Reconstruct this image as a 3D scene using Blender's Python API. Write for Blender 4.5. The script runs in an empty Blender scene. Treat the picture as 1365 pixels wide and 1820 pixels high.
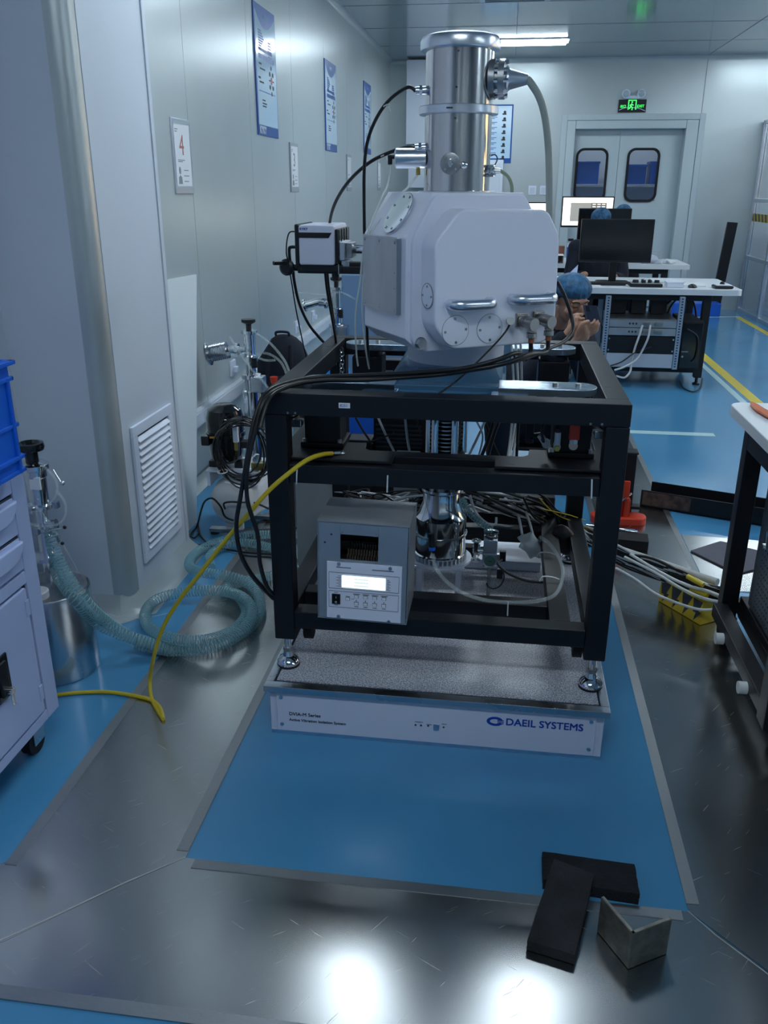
import bpy, bmesh, math, random
from mathutils import Vector, Matrix
from math import radians as R, sin, cos, pi
random.seed(7)
COL = bpy.context.scene.collection
SC = bpy.context.scene

# ------------------------------------------------------------------ camera
FPX, YAW, PIT, ROLL, EYE = 1513.7, -.1351, .3637, .0026, Vector((0, 0, 1.5))
fwd = Vector((sin(YAW)*cos(PIT), cos(YAW)*cos(PIT), -sin(PIT)))
rt = Vector((cos(YAW), -sin(YAW), 0)); up = rt.cross(fwd)
rt2 = rt*cos(ROLL)+up*sin(ROLL); up2 = up*cos(ROLL)-rt*sin(ROLL)
cd = bpy.data.cameras.new('camera'); cam = bpy.data.objects.new('camera', cd); COL.objects.link(cam)
cd.sensor_fit = 'HORIZONTAL'; cd.sensor_width = 36; cd.lens = FPX/1365*36; cd.clip_start = .05; cd.clip_end = 100
M = Matrix.Identity(4)
for i in range(3):
    M[i][0] = rt2[i]; M[i][1] = up2[i]; M[i][2] = -fwd[i]; M[i][3] = EYE[i]
cam.matrix_world = M; SC.camera = cam
# ------------------------------------------------------------------ world, exposure
w = bpy.data.worlds.new('world'); SC.world = w; w.use_nodes = True
w.node_tree.nodes['Background'].inputs[0].default_value = (.55, .68, .8, 1)
w.node_tree.nodes['Background'].inputs[1].default_value = .12
vs = SC.view_settings; vs.view_transform = 'Standard'; vs.look = 'None'; vs.gamma = 1
vs.use_curve_mapping = False; vs.exposure = 0.8
LAMP = 15.0          # emission strength of the ceiling lamps
LAMPC = (.80, .92, 1.0)

def at(px, py, y=None, z=None, x=None):
    """photo point -> place in the room, on a plane at known depth, height or side"""
    d = fwd+rt2*((px-682.5)/FPX)-up2*((py-910)/FPX)
    if y is not None: t = (y-EYE.y)/d.y
    elif z is not None: t = (z-EYE.z)/d.z
    else: t = (x-EYE.x)/d.x
    return EYE+d*t

# ------------------------------------------------------------------ materials
MT = {}
def mat(name, col, rough=.5, metal=0., coat=0., emit=0., trans=0., alpha=1., bump=0., bscale=200., var=0., vscale=8., ior=1.45, stretch=None, col2=None, rvar=0., csc=(0.,1.)):
    if name in MT: return MT[name]
    m = bpy.data.materials.new(name); m.use_nodes = True; nt = m.node_tree; b = nt.nodes['Principled BSDF']
    c = (*col, 1)
    b.inputs['Base Color'].default_value = c; b.inputs['Roughness'].default_value = rough; b.inputs['Metallic'].default_value = metal
    b.inputs['Coat Weight'].default_value = coat; b.inputs['Coat Roughness'].default_value = .08; b.inputs['IOR'].default_value = ior
    b.inputs['Transmission Weight'].default_value = trans; b.inputs['Alpha'].default_value = alpha
    if emit: b.inputs['Emission Color'].default_value = c; b.inputs['Emission Strength'].default_value = emit
    if bump or var or rvar or col2:
        tc = nt.nodes.new('ShaderNodeTexCoord'); mp = nt.nodes.new('ShaderNodeMapping')
        nt.links.new(tc.outputs['Object'], mp.inputs[0])
        if stretch: mp.inputs['Scale'].default_value = stretch
    if var or col2 or rvar:
        n = nt.nodes.new('ShaderNodeTexNoise'); n.inputs['Scale'].default_value = vscale; n.inputs['Detail'].default_value = 5
        nt.links.new(mp.outputs[0], n.inputs['Vector'])
        if var or col2:
            cr = nt.nodes.new('ShaderNodeValToRGB'); cr.color_ramp.elements[0].position = .35*(1-csc[0])+csc[0]*.48; cr.color_ramp.elements[1].position = .65 if csc[0]==0 else .54
            k = 1-var
            cr.color_ramp.elements[0].color = (*(col2 if col2 else (col[0]*k, col[1]*k, col[2]*k)), 1); cr.color_ramp.elements[1].color = c
            nt.links.new(n.outputs['Fac'], cr.inputs[0]); nt.links.new(cr.outputs[0], b.inputs['Base Color'])
        if rvar:
            mr = nt.nodes.new('ShaderNodeMapRange'); mr.inputs['From Min'].default_value = .3; mr.inputs['From Max'].default_value = .7
            mr.inputs['To Min'].default_value = rough-rvar; mr.inputs['To Max'].default_value = rough+rvar
            nt.links.new(n.outputs['Fac'], mr.inputs[0]); nt.links.new(mr.outputs[0], b.inputs['Roughness'])
    if bump:
        n2 = nt.nodes.new('ShaderNodeTexNoise'); n2.inputs['Scale'].default_value = bscale; n2.inputs['Detail'].default_value = 3
        bp = nt.nodes.new('ShaderNodeBump'); bp.inputs['Strength'].default_value = bump; bp.inputs['Distance'].default_value = .01
        nt.links.new(mp.outputs[0], n2.inputs['Vector']); nt.links.new(n2.outputs['Fac'], bp.inputs['Height']); nt.links.new(bp.outputs[0], b.inputs['Normal'])
    MT[name] = m; return m
def glass(name, col, alpha, rough=.05):
    """thin clear sheet: mostly see-through with a glossy face"""
    if name in MT: return MT[name]
    m = bpy.data.materials.new(name); m.use_nodes = True; nt = m.node_tree; nt.nodes.clear()
    o = nt.nodes.new('ShaderNodeOutputMaterial'); t = nt.nodes.new('ShaderNodeBsdfTransparent'); p = nt.nodes.new('ShaderNodeBsdfPrincipled')
    p.inputs['Base Color'].default_value = (*col, 1); p.inputs['Roughness'].default_value = rough
    mx = nt.nodes.new('ShaderNodeMixShader'); mx.inputs[0].default_value = alpha
    nt.links.new(t.outputs[0], mx.inputs[1]); nt.links.new(p.outputs[0], mx.inputs[2]); nt.links.new(mx.outputs[0], o.inputs[0])
    MT[name] = m; return m

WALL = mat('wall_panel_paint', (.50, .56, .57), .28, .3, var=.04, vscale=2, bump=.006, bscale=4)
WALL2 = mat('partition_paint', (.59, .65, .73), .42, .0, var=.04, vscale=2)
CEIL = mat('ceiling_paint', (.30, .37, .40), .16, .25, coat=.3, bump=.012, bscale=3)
DOORP = mat('door_paint', (.50, .58, .61), .4)
FLOORB = mat('blue_epoxy', (.07, .27, .49), .2, var=.12, vscale=1.3, bump=.02, bscale=9, coat=.2)
SEAL = mat('sealant', (.40, .42, .42), .5)
BLACKP = mat('black_powder_coat', (.0035, .0045, .008), .45)
BLACK = mat('black_plastic', (.006, .008, .012), .4)
BLACKG = mat('gloss_black', (.005, .006, .008), .12, coat=.5)
RUB = mat('black_rubber', (.010, .010, .012), .75)
FOAM = mat('black_foam', (.013, .015, .020), .85, bump=.5, bscale=120, var=.5, vscale=14)
FOAM2 = mat('worn_foam', (.030, .031, .036), .85, bump=.5, bscale=120, var=.6, vscale=9)
WHITE = mat('white_paint', (.70, .76, .88), .35)
CHAMB = mat('chamber_lacquer', (.70, .73, .84), .3, coat=.2)
CABP = mat('cabinet_lacquer', (.40, .48, .72), .38)
STEEL = mat('brushed_steel', (.56, .58, .62), .27, 1., rvar=.07, vscale=5)
TUBES = mat('column_steel', (.60, .585, .60), .13, 1., stretch=(6, 6, .6), rvar=.03, vscale=3)
ALU = mat('satin_aluminium', (.68, .72, .80), .28, 1.)
CHROME = mat('chrome', (.74, .77, .80), .10, 1.)
DSTEEL = mat('dull_steel', (.42, .44, .46), .38, 1., bump=.1, bscale=80, var=.3, vscale=20)
PLATE = mat('side_plate_steel', (.42, .45, .50), .32, 1., var=.18, vscale=6, stretch=(2, 2, 1))
NICKEL = mat('nickel', (.38, .36, .34), .28, 1.)
BLUEP = mat('blue_plastic', (.01, .12, .62), .35)
BLUED = mat('print_blue', (.01, .085, .36), .35)
PALE = mat('poster_pale', (.50, .70, .86), .09, coat=.4)
INK = mat('ink', (.03, .04, .06), .5)
INKB = mat('ink_navy', (.01, .03, .25), .5)
GREYI = mat('grey_ink', (.22, .24, .26), .5)
REDI = mat('red_ink', (.42, .16, .15), .5)
PAPER = mat('paper', (.74, .78, .82), .5)
YEL = mat('yellow_cable', (.55, .42, .02), .45)
YELP = mat('yellow_paint', (.62, .50, .03), .4)
LINEP = mat('white_line_paint', (.42, .62, .66), .3)
RED = mat('red_paint', (.62, .05, .02), .35)
ORNG = mat('orange_plastic', (.60, .13, .03), .4)
BRASS = mat('brass', (.55, .42, .12), .3, 1.)
TANK = mat('tank_paint', (.58, .60, .62), .35)
GREYC = mat('grey_cable', (.50, .52, .54), .45)
WHITEC = mat('white_cable', (.62, .65, .66), .45)
CLEAR = glass('clear_tubing', (.62, .72, .73), .2, .06)
HOSE = glass('teal_hose', (.36, .58, .64), .17, .07)
HOSEW = mat('teal_hose_rib', (.18, .40, .46), .22)
GLASS = glass('window_glass', (.10, .14, .17), .15, .03)
ACRY = glass('clear_acrylic', (.45, .52, .60), .32, .05)
FILM = mat('film_wrapped_metal', (.42, .54, .66), .18, .85, bump=.22, bscale=11, rvar=.04, vscale=20)
BASEM = mat('film_wrapped_base', (.10, .24, .38), .22, .5, bump=.12, bscale=22)
CLOTH = mat('navy_cloth', (.006, .009, .02), .85, bump=.3, bscale=60)
SKIN = mat('skin', (.46, .25, .17), .5, var=.15, vscale=20)
BONNET = mat('blue_bonnet', (.035, .145, .30), .6, bump=1., bscale=38, var=.6, vscale=26, col2=None)
BRIGHT = mat('lit_screen', (1., .97, .86), .3, emit=.9)
SCRG = mat('lit_screen_grey', (.46, .45, .41), .3, emit=.3)
SCRD = mat('lit_screen_panel', (.28, .27, .25), .3, emit=.22)
LCD = mat('lit_lcd', (.88, 1., .96), .3, emit=.7)
GRN = mat('exit_green', (.05, 1., .12), .3, emit=1.2)
DIFF = mat('lamp_diffuser', LAMPC, .4, emit=LAMP)
CABLEB = mat('black_cable_sheath', (.006, .007, .009), .38)
LENS = mat('lamp_lens', (.4, .5, .56), .15, coat=.5)
GREYMAT = mat('grey_mat', (.10, .10, .13), .85, bump=.3, bscale=150)
TABLE = mat('white_laminate', (.66, .70, .74), .35)

# steel floor sheet with fine scratches
def sheet_mat(name, col, rough, sx):
    m = mat(name, col, rough, 1.); nt = m.node_tree; b = nt.nodes['Principled BSDF']
    tc = nt.nodes.new('ShaderNodeTexCoord')
    n = nt.nodes.new('ShaderNodeTexNoise'); n.inputs['Scale'].default_value = 1.6; n.inputs['Detail'].default_value = 2
    nt.links.new(tc.outputs['Object'], n.inputs['Vector'])
    mr = nt.nodes.new('ShaderNodeMapRange'); mr.inputs['From Min'].default_value = .3; mr.inputs['From Max'].default_value = .7
    mr.inputs['To Min'].default_value = rough-.03; mr.inputs['To Max'].default_value = rough+.04
    nt.links.new(n.outputs['Fac'], mr.inputs[0])
    # scratches: thin cells of stretched noise in two directions
    tot = None
    for ang, sc in ((-.95, 1.), (-.6, 1.3), (.5, .8)):
        mr_ = nt.nodes.new('ShaderNodeMapping'); mr_.inputs['Rotation'].default_value = (0, 0, ang); nt.links.new(tc.outputs['Object'], mr_.inputs[0])
        mp = nt.nodes.new('ShaderNodeMapping'); mp.inputs['Scale'].default_value = (6*sc, 190*sc, 1)
        nt.links.new(mr_.outputs[0], mp.inputs[0])
        ns = nt.nodes.new('ShaderNodeTexNoise'); ns.inputs['Scale'].default_value = 1.4; ns.inputs['Detail'].default_value = 1
        nt.links.new(mp.outputs[0], ns.inputs['Vector'])
        gt = nt.nodes.new('ShaderNodeMapRange'); gt.inputs['From Min'].default_value = .74; gt.inputs['From Max'].default_value = .82
        nt.links.new(ns.outputs['Fac'], gt.inputs[0])
        if tot is None: tot = gt.outputs[0]
        else:
            ad = nt.nodes.new('ShaderNodeMath'); ad.operation = 'MAXIMUM'; nt.links.new(tot, ad.inputs[0]); nt.links.new(gt.outputs[0], ad.inputs[1]); tot = ad.outputs[0]
    a2 = nt.nodes.new('ShaderNodeMath'); a2.operation = 'MULTIPLY_ADD'; a2.inputs[1].default_value = .16
    nt.links.new(tot, a2.inputs[0]); nt.links.new(mr.outputs[0], a2.inputs[2]); nt.links.new(a2.outputs[0], b.inputs['Roughness'])
    mc = nt.nodes.new('ShaderNodeMix'); mc.data_type = 'RGBA'; mc.inputs[6].default_value = (*col, 1); mc.inputs[7].default_value = (min(1, col[0]*1.25), min(1, col[1]*1.25), min(1, col[2]*1.22), 1)
    nt.links.new(tot, mc.inputs[0]); nt.links.new(mc.outputs[2], b.inputs['Base Color'])
    bp = nt.nodes.new('ShaderNodeBump'); bp.inputs['Strength'].default_value = .0; bp.inputs['Distance'].default_value = .001
    n3 = nt.nodes.new('ShaderNodeTexNoise'); n3.inputs['Scale'].default_value = 2.2; n3.inputs['Detail'].default_value = 0; nt.links.new(tc.outputs['Object'], n3.inputs['Vector'])
    nt.links.new(n3.outputs['Fac'], bp.inputs['Height']); nt.links.new(bp.outputs[0], b.inputs['Normal'])
    return m
SHEET = sheet_mat('steel_floor_sheet', (.43, .44, .44), .225, 1)
# speckled slab
SLAB = mat('speckled_slab', (.62, .64, .70), .33, var=0, col2=(.26, .27, .32), vscale=260, csc=(1., 1.), rvar=.04)
# hazard stripes
def stripe_mat(name, sc, axis, tilt, c1, c2):
    m = mat(name, c1, .4); nt = m.node_tree; b = nt.nodes['Principled BSDF']
    tc = nt.nodes.new('ShaderNodeTexCoord'); mp = nt.nodes.new('ShaderNodeMapping'); mp.inputs['Rotation'].default_value = tilt
    wv = nt.nodes.new('ShaderNodeTexWave'); wv.inputs['Scale'].default_value = sc; wv.bands_direction = axis
    cr = nt.nodes.new('ShaderNodeValToRGB'); cr.color_ramp.interpolation = 'CONSTANT'; cr.color_ramp.elements[0].color = (*c1, 1); cr.color_ramp.elements[1].color = (*c2, 1); cr.color_ramp.elements[1].position = .5
    nt.links.new(tc.outputs['Object'], mp.inputs[0]); nt.links.new(mp.outputs[0], wv.inputs[0]); nt.links.new(wv.outputs['Fac'], cr.inputs[0]); nt.links.new(cr.outputs[0], b.inputs['Base Color'])
    return m
TAPE = stripe_mat('hazard_tape', 2.6, 'Y', (R(35), 0, 0), (.03, .03, .02), (.60, .42, .03))

# ------------------------------------------------------------------ mesh helpers
def V(*a): return Vector(a)
def merge(bm, src, Mx=None):
    if Mx is not None: bmesh.ops.transform(src, matrix=Mx, verts=src.verts)
    me = bpy.data.meshes.new('tmp'); src.to_mesh(me); bm.from_mesh(me); bpy.data.meshes.remove(me); src.free()
def box(bm, lo, hi, bev=0., Mx=None, seg=2):
    b = bmesh.new(); bmesh.ops.create_cube(b, size=1)
    c = [(lo[i]+hi[i])/2 for i in range(3)]; s = [abs(hi[i]-lo[i]) for i in range(3)]
    bmesh.ops.transform(b, matrix=Matrix.Translation(c) @ Matrix.Diagonal((*s, 1)), verts=b.verts)
    if bev: bmesh.ops.bevel(b, geom=b.edges[:], offset=min(bev, min(s)*.45), segments=seg, affect='EDGES', profile=.5)
    merge(bm, b, Mx)
def frame_to(p0, d):
    d = Vector(d).normalized(); q = d.to_track_quat('Z', 'Y'); return Matrix.Translation(p0) @ q.to_matrix().to_4x4()
def lathe(bm, prof, p0=(0, 0, 0), d=(0, 0, 1), n=28, Mx=None):
    F = frame_to(p0, d) if tuple(d) != (0, 0, 1) else Matrix.Translation(p0)
    if Mx is not None: F = Mx @ F
    rings = []
    for r, z in prof:
        if r <= 1e-6: rings.append([bm.verts.new(F @ V(0, 0, z))])
        else: rings.append([bm.verts.new(F @ V(r*cos(2*pi*i/n), r*sin(2*pi*i/n), z)) for i in range(n)])
    for a, b in zip(rings, rings[1:]):
        if len(a) == 1 and len(b) == 1: continue
        for i in range(n):
            j = (i+1) % n
            if len(a) == 1: bm.faces.new((a[0], b[i], b[j]))
            elif len(b) == 1: bm.faces.new((a[i], a[j], b[0]))
            else: bm.faces.new((a[i], a[j], b[j], b[i]))
def cyl(bm, p0, p1, r0, r1=None, n=20, Mx=None, cap=True):
    p0 = Vector(p0); p1 = Vector(p1); r1 = r0 if r1 is None else r1; L = (p1-p0).length
    pr = [(r0, 0), (r1, L)]
    if cap: pr = [(0, 0)]+pr+[(0, L)]
    lathe(bm, pr, p0, p1-p0, n, Mx)
def ball(bm, c, r, n=16, Mx=None):
    b = bmesh.new(); bmesh.ops.create_uvsphere(b, u_segments=n, v_segments=max(6, n//2), radius=1)
    r = (r, r, r) if isinstance(r, (int, float)) else r
    F = Matrix.Translation(c) @ Matrix.Diagonal((*r, 1))
    merge(bm, b, (Mx @ F) if Mx is not None else F)
def prism(bm, poly, Mx, d, bev=0., bevel_back=False):
    """poly (u,v) in local XY, extruded along +Z by d"""
    b = bmesh.new(); lo = [b.verts.new((u, v, 0)) for u, v in poly]; hi = [b.verts.new((u, v, d)) for u, v in poly]
    b.faces.new(lo[::-1]); top = b.faces.new(hi); n = len(poly)
    for i in range(n): b.faces.new((lo[i], lo[(i+1) % n], hi[(i+1) % n], hi[i]))
    bmesh.ops.recalc_face_normals(b, faces=b.faces)
    if bev: bmesh.ops.bevel(b, geom=[e for e in b.edges if bevel_back or top in e.link_faces], offset=bev, segments=3, affect='EDGES', profile=.5)
    merge(bm, b, Mx)
def spline(pts, k=8, closed=False):
    P = [Vector(p) for p in pts]; n = len(P); out = []
    if n < 3: return P
    for i in range(n if closed else n-1):
        g = lambda j: P[j % n] if closed else P[max(0, min(n-1, j))]
        a, b, c, d = g(i-1), g(i), g(i+1), g(i+2)
        for s in range(k):
            t = s/k; out.append(.5*((2*b)+(c-a)*t+(2*a-5*b+4*c-d)*t*t+(3*b-a-3*c+d)*t**3))
    if not closed: out.append(P[-1])
    return out
def frames(P, closed=False):
    n = len(P); T = []
    for i in range(n):
        a = P[(i-1) % n] if closed or i > 0 else P[i]; b = P[(i+1) % n] if closed or i < n-1 else P[i]
        t = b-a; T.append(t.normalized() if t.length > 1e-9 else V(0, 0, 1))
    u = T[0].orthogonal().normalized(); out = []
    for i in range(n):
        u = (u-T[i]*u.dot(T[i])); u = u.normalized() if u.length > 1e-6 else T[i].orthogonal().normalized()
        out.append((T[i], u, T[i].cross(u)))
    return out
def tube(bm, pts, r, n=8, closed=False, cap=True, rf=None):
    F = frames(pts, closed); rings = []
    for i, (p, (t, u, v)) in enumerate(zip(pts, F)):
        rr = rf(i/(len(pts)-1)) if rf else r
        rings.append([bm.verts.new(p+u*(rr*cos(2*pi*k/n))+v*(rr*sin(2*pi*k/n))) for k in range(n)])
    m = len(rings)
    for i in range(m if closed else m-1):
        a, b = rings[i], rings[(i+1) % m]
        for k in range(n): bm.faces.new((a[k], a[(k+1) % n], b[(k+1) % n], b[k]))
    if cap and not closed: bm.faces.new(rings[0][::-1]); bm.faces.new(rings[-1])
def rrect(w, h, r, n=5, cx=0, cy=0):
    out = []
    for sx, sy, a0 in ((1, 1, 0), (-1, 1, 90), (-1, -1, 180), (1, -1, 270)):
        for i in range(n+1):
            a = R(a0+90*i/n); out.append((cx+sx*(w/2-r)+r*cos(a), cy+sy*(h/2-r)+r*sin(a)))
    return out
def circ(r, n=28, cx=0, cy=0): return [(cx+r*cos(2*pi*i/n), cy+r*sin(2*pi*i/n)) for i in range(n)]
def MXf(o, u, v):
    u = Vector(u).normalized(); v = Vector(v).normalized(); nn = u.cross(v); m = Matrix.Identity(4)
    for i in range(3): m[i][0] = u[i]; m[i][1] = v[i]; m[i][2] = nn[i]; m[i][3] = o[i]
    return m
def thing(name, label, cat, loc=(0, 0, 0), group=None):
    o = bpy.data.objects.new(name, None); o.empty_display_size = .1; COL.objects.link(o); o.location = loc
    o['label'] = label; o['category'] = cat
    if group: o['group'] = group
    return o
def pinv(p):
    L = Matrix.Translation(p.location) if p.type == 'EMPTY' else Matrix.Identity(4)
    return L.inverted()
def obj(name, bm, m, parent=None, smooth=35, label=None, **kw):
    me = bpy.data.meshes.new(name); bmesh.ops.recalc_face_normals(bm, faces=bm.faces); bm.to_mesh(me); bm.free()
    if smooth:
        me.shade_smooth(); me.set_sharp_from_angle(angle=R(smooth))
    me.materials.append(m); o = bpy.data.objects.new(name, me); COL.objects.link(o)
    if parent is not None:
        o.parent = parent
        if parent.type == 'EMPTY': o.matrix_parent_inverse = Matrix.Translation(parent.location).inverted()
    if smooth and smooth <= 40: md = o.modifiers.new('weighted', 'WEIGHTED_NORMAL'); md.keep_sharp = True
    if label: o['label'] = label
    for k, v in kw.items(): o[k] = v
    return o
def tag(o, label, cat, group=None):
    o['label'] = label; o['category'] = cat
    if group: o['group'] = group
    return o
def struct(name, bm, m, parent=None, smooth=35, **kw):
    o = obj(name, bm, m, parent, smooth, **kw)
    if parent is None: o['kind'] = 'structure'
    return o
def P(name, m, parent, fn, *a, label=None, smooth=35, **kw):
    """one part from one shape call"""
    bm = bmesh.new(); fn(bm, *a, **kw); return obj(name, bm, m, parent, smooth, label)
def dup(root, delta, label=None, group=None):
    r = root.copy(); COL.objects.link(r); r.location = root.location+Vector(delta)
    if label: r['label'] = label
    if group: r['group'] = group
    for ch in list(root.children):
        c = ch.copy(); COL.objects.link(c); c.parent = r
        for g in ch.children:
            d = g.copy(); COL.objects.link(d); d.parent = c
    return r
def text(name, s, size, Mx, m, parent, ext=.0004, align='LEFT', bold=0., **kw):
    cu = bpy.data.curves.new('t', 'FONT'); cu.body = s; cu.size = size; cu.extrude = ext; cu.align_x = align; cu.resolution_u = 3
    to = bpy.data.objects.new('t', cu); COL.objects.link(to); bpy.context.view_layer.update()
    me = bpy.data.meshes.new_from_object(to.evaluated_get(bpy.context.evaluated_depsgraph_get()))
    bpy.data.objects.remove(to); bpy.data.curves.remove(cu); 
    if bold:
        b_ = bmesh.new(); b_.from_mesh(me)
        for dx, dy, dz in ((bold, 0, .00008), (0, bold, .00016), (bold, bold, .00024)):
            m2 = me.copy(); m2.transform(Matrix.Translation((dx, dy, dz))); b_.from_mesh(m2); bpy.data.meshes.remove(m2)
        b_.to_mesh(me); b_.free()
    me.transform(Mx); me.name = name
    me.materials.clear(); me.materials.append(m); o = bpy.data.objects.new(name, me); COL.objects.link(o)
    if parent is not None:
        o.parent = parent
        if parent.type == 'EMPTY': o.matrix_parent_inverse = Matrix.Translation(parent.location).inverted()
    return o
def cable(name, label, pts, r, m, group=None, n=8, k=8, cat='cable'):
    """pts: (px,py,depth y) seen in the photo, or Vectors"""
    Q = [p if isinstance(p, Vector) else at(p[0], p[1], y=p[2]) for p in pts]
    bm = bmesh.new(); tube(bm, spline(Q, k), r, n); o = obj(name, bm, m, None, 60)
    return tag(o, label, cat, group)
def fz(px, py, z=.012): return at(px, py, z=z)
def screw(bm, c, d, r=.004, h=.003):
    cyl(bm, c, Vector(c)+Vector(d).normalized()*h, r, r*.85, 10)
# ================================================================== SETTING
XW, YB, ZC = -1.58, 12.0, 3.0
XC = -1.31   # aisle face of the boxed-in pillar
bm = bmesh.new(); box(bm, (-2.2, -4, -.1), (8, 14, 0)); FLOOR = struct('floor', bm, FLOORB)
# painted lines on the floor
def strip(a, b, wd, z0=0.0, z1=.0012):
    a = Vector(a); b = Vector(b); d = (b-a).normalized(); nrm = V(-d.y, d.x, 0)*wd/2; b2 = bmesh.new()
    vs_ = [b2.verts.new(p+V(0, 0, zz)) for zz in (z0, z1) for p in (a-nrm, b-nrm, b+nrm, a+nrm)]
    b2.faces.new(vs_[:4][::-1]); b2.faces.new(vs_[4:])
    for i in range(4): b2.faces.new((vs_[i], vs_[(i+1) % 4], vs_[4+(i+1) % 4], vs_[4+i]))
    return b2
obj('line_marking', strip((1.93, 4.8, 0), (1.93, 11.2, 0), .085), YELP, FLOOR, label='yellow painted floor line')
obj('line_marking', strip((1.83, 4.8, 0), (1.83, 8.8, 0), .05), LINEP, FLOOR, label='faint white edge beside the yellow line')
obj('line_marking', strip((.87, 5.61, 0), (1.41, 5.61, 0), .075), LINEP, FLOOR, label='short white line across the blue floor')
obj('line_marking', strip((1.93, 11.15, 0), (2.95, 11.35, 0), .07), LINEP, FLOOR)
obj('line_marking', strip((2.92, 11.3, 0), (2.92, 7.6, 0), .07), YELP, FLOOR)
# steel sheets let into the floor: (name, polygon)
SZ = .003
def sheet(poly, sh=.014):
    b2 = bmesh.new(); prism(b2, poly, Matrix.Translation((0, 0, .0002)), SZ); return struct('trim_1', b2, SHEET, smooth=0)
def sheets():
    T = [[(-1.10, 1.455), (-.685, 1.53), (-.685, 5.6), (-1.10, 5.6)],
         [(-1.45, .75), (-1.02, 1.10), (-.688, 1.526), (-1.103, 1.45), (-1.45, 1.05)],
         [(-.98, 1.125), (.86, 1.115), (.478, 1.527), (-.682, 1.527)],
         [(.476, 1.53), (.863, 1.12), (.87, 5.75), (.474, 5.75)],
         [(.873, 3.22), (2.6, 3.22), (2.6, 3.69), (.873, 3.80)]]
    T[0] = [(-1.10, 1.03), (-.685, 1.53), (-.685, 5.6), (-1.10, 5.6)]
    T[2] = [(-1.10, 1.115), (.865, 1.115), (.474, 1.527), (-.682, 1.527)]
    T[0] = [(-1.16, 1.11), (-.98, 1.245), (-.80, 1.425), (-.684, 1.530), (-.684, 5.6), (-1.10, 5.6), (-1.10, 1.46), (-1.16, 1.40)]; T[2] = [(-1.30, 1.115), (.865, 1.115), (.474, 1.527), (-.684, 1.529), (-.80, 1.424), (-.98, 1.244), (-1.155, 1.118)]
    for i in (0, 2, 3, 4):
        b2 = bmesh.new(); prism(b2, T[i], Matrix.Translation((0, 0, .0002)), SZ); o = struct('trim_%d' % (i+1), b2, SHEET, smooth=0)
        o['label'] = 'scratched steel sheet set into the blue floor'
        # folded, duller lip along each long edge
    return
sheets()
LIP = mat('sheet_lip', (.36, .38, .39), .42, 1., bump=.1, bscale=60)
for a, b, wd in (((-.70, 1.55, .0034), (-.70, 5.6, .0034), .028), ((-.66, 1.513, .0034), (.46, 1.513, .0034), .028), ((.489, 1.55, .0034), (.489, 5.7, .0034), .028), ((-1.085, 1.45, .0034), (-1.085, 5.6, .0034), .03), ((-1.0, 1.13, .0034), (.82, 1.13, .0034), .03), ((.856, 1.3, .0034), (.856, 5.7, .0034), .026)):
    o = struct('trim_6', strip(a, b, wd, 0, .0011), LIP, smooth=0)
SEAML = [(-1.10, 1.16, 0), (-.99, 1.245, 0), (-.90, 1.33, 0), (-.80, 1.43, 0), (-.685, 1.531, 0)]
bm = bmesh.new(); tube(bm, [V(x, y, 0.0034) for x, y, z in SEAML], .0016, 6); tube(bm, [V(.475, 1.528, .0034), V(.52, 1.47, .0034), V(.86, 1.12, .0034)], .0013, 6)
struct('trim_7', bm, SEAL)
# walls
bm = bmesh.new(); box(bm, (XW-.12, 2.9, 0), (XW, YB+.1, ZC)); WL = struct('wall_left', bm, WALL)
for y in (3.31, 4.41, 5.51, 6.62, 7.79, 8.85, 9.88, 11.0):
    pass
ys = [3.29, 4.41, 5.51, 6.62, 7.79, 8.85, 9.88, 10.95, YB]
for a, b in zip(ys, ys[1:]):
    bm = bmesh.new(); box(bm, (XW, a+.002, .06), (XW+.006, b-.002, ZC-.02), .0015); obj('wall_panel', bm, WALL, WL)
bm = bmesh.new(); box(bm, (-1.78, -4, 0), (-1.66, 2.75, ZC)); struct('wall_near', bm, WALL2)
bm = bmesh.new()
box(bm, (XW, YB, 0), (.69, YB+.12, ZC)); box(bm, (2.30, YB, 0), (8, YB+.12, ZC)); box(bm, (.69, YB, 2.30), (2.30, YB+.12, ZC))
WB = struct('wall_back', bm, WALL)
for x in (-.45, 2.31, 3.45, 4.6, 5.75):
    bm = bmesh.new(); box(bm, (x-.003, YB-.003, .0), (x+.003, YB, ZC)); obj('joint_strip', bm, GREYI, WB)
bm = bmesh.new(); box(bm, (6.2, -4, 0), (6.3, 12.1, ZC)); struct('wall_right', bm, WALL)
bm = bmesh.new(); box(bm, (-1.78, -4.1, 0), (6.3, -4, ZC)); struct('wall_behind', bm, WALL)
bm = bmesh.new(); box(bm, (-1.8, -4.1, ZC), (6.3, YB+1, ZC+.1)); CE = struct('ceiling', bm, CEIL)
for y in (1.6, 2.75, 3.9, 5.05, 6.2, 7.35, 8.5, 9.65, 10.8):
    bm = bmesh.new(); box(bm, (-1.58, y-.003, ZC-.002), (6.2, y+.003, ZC)); obj('joint_strip', bm, GREYI, CE)
for x in (.0, 2.3, 4.6):
    bm = bmesh.new(); box(bm, (x-.003, -4, ZC-.002), (x+.003, 12, ZC)); obj('joint_strip', bm, GREYI, CE)
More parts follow.
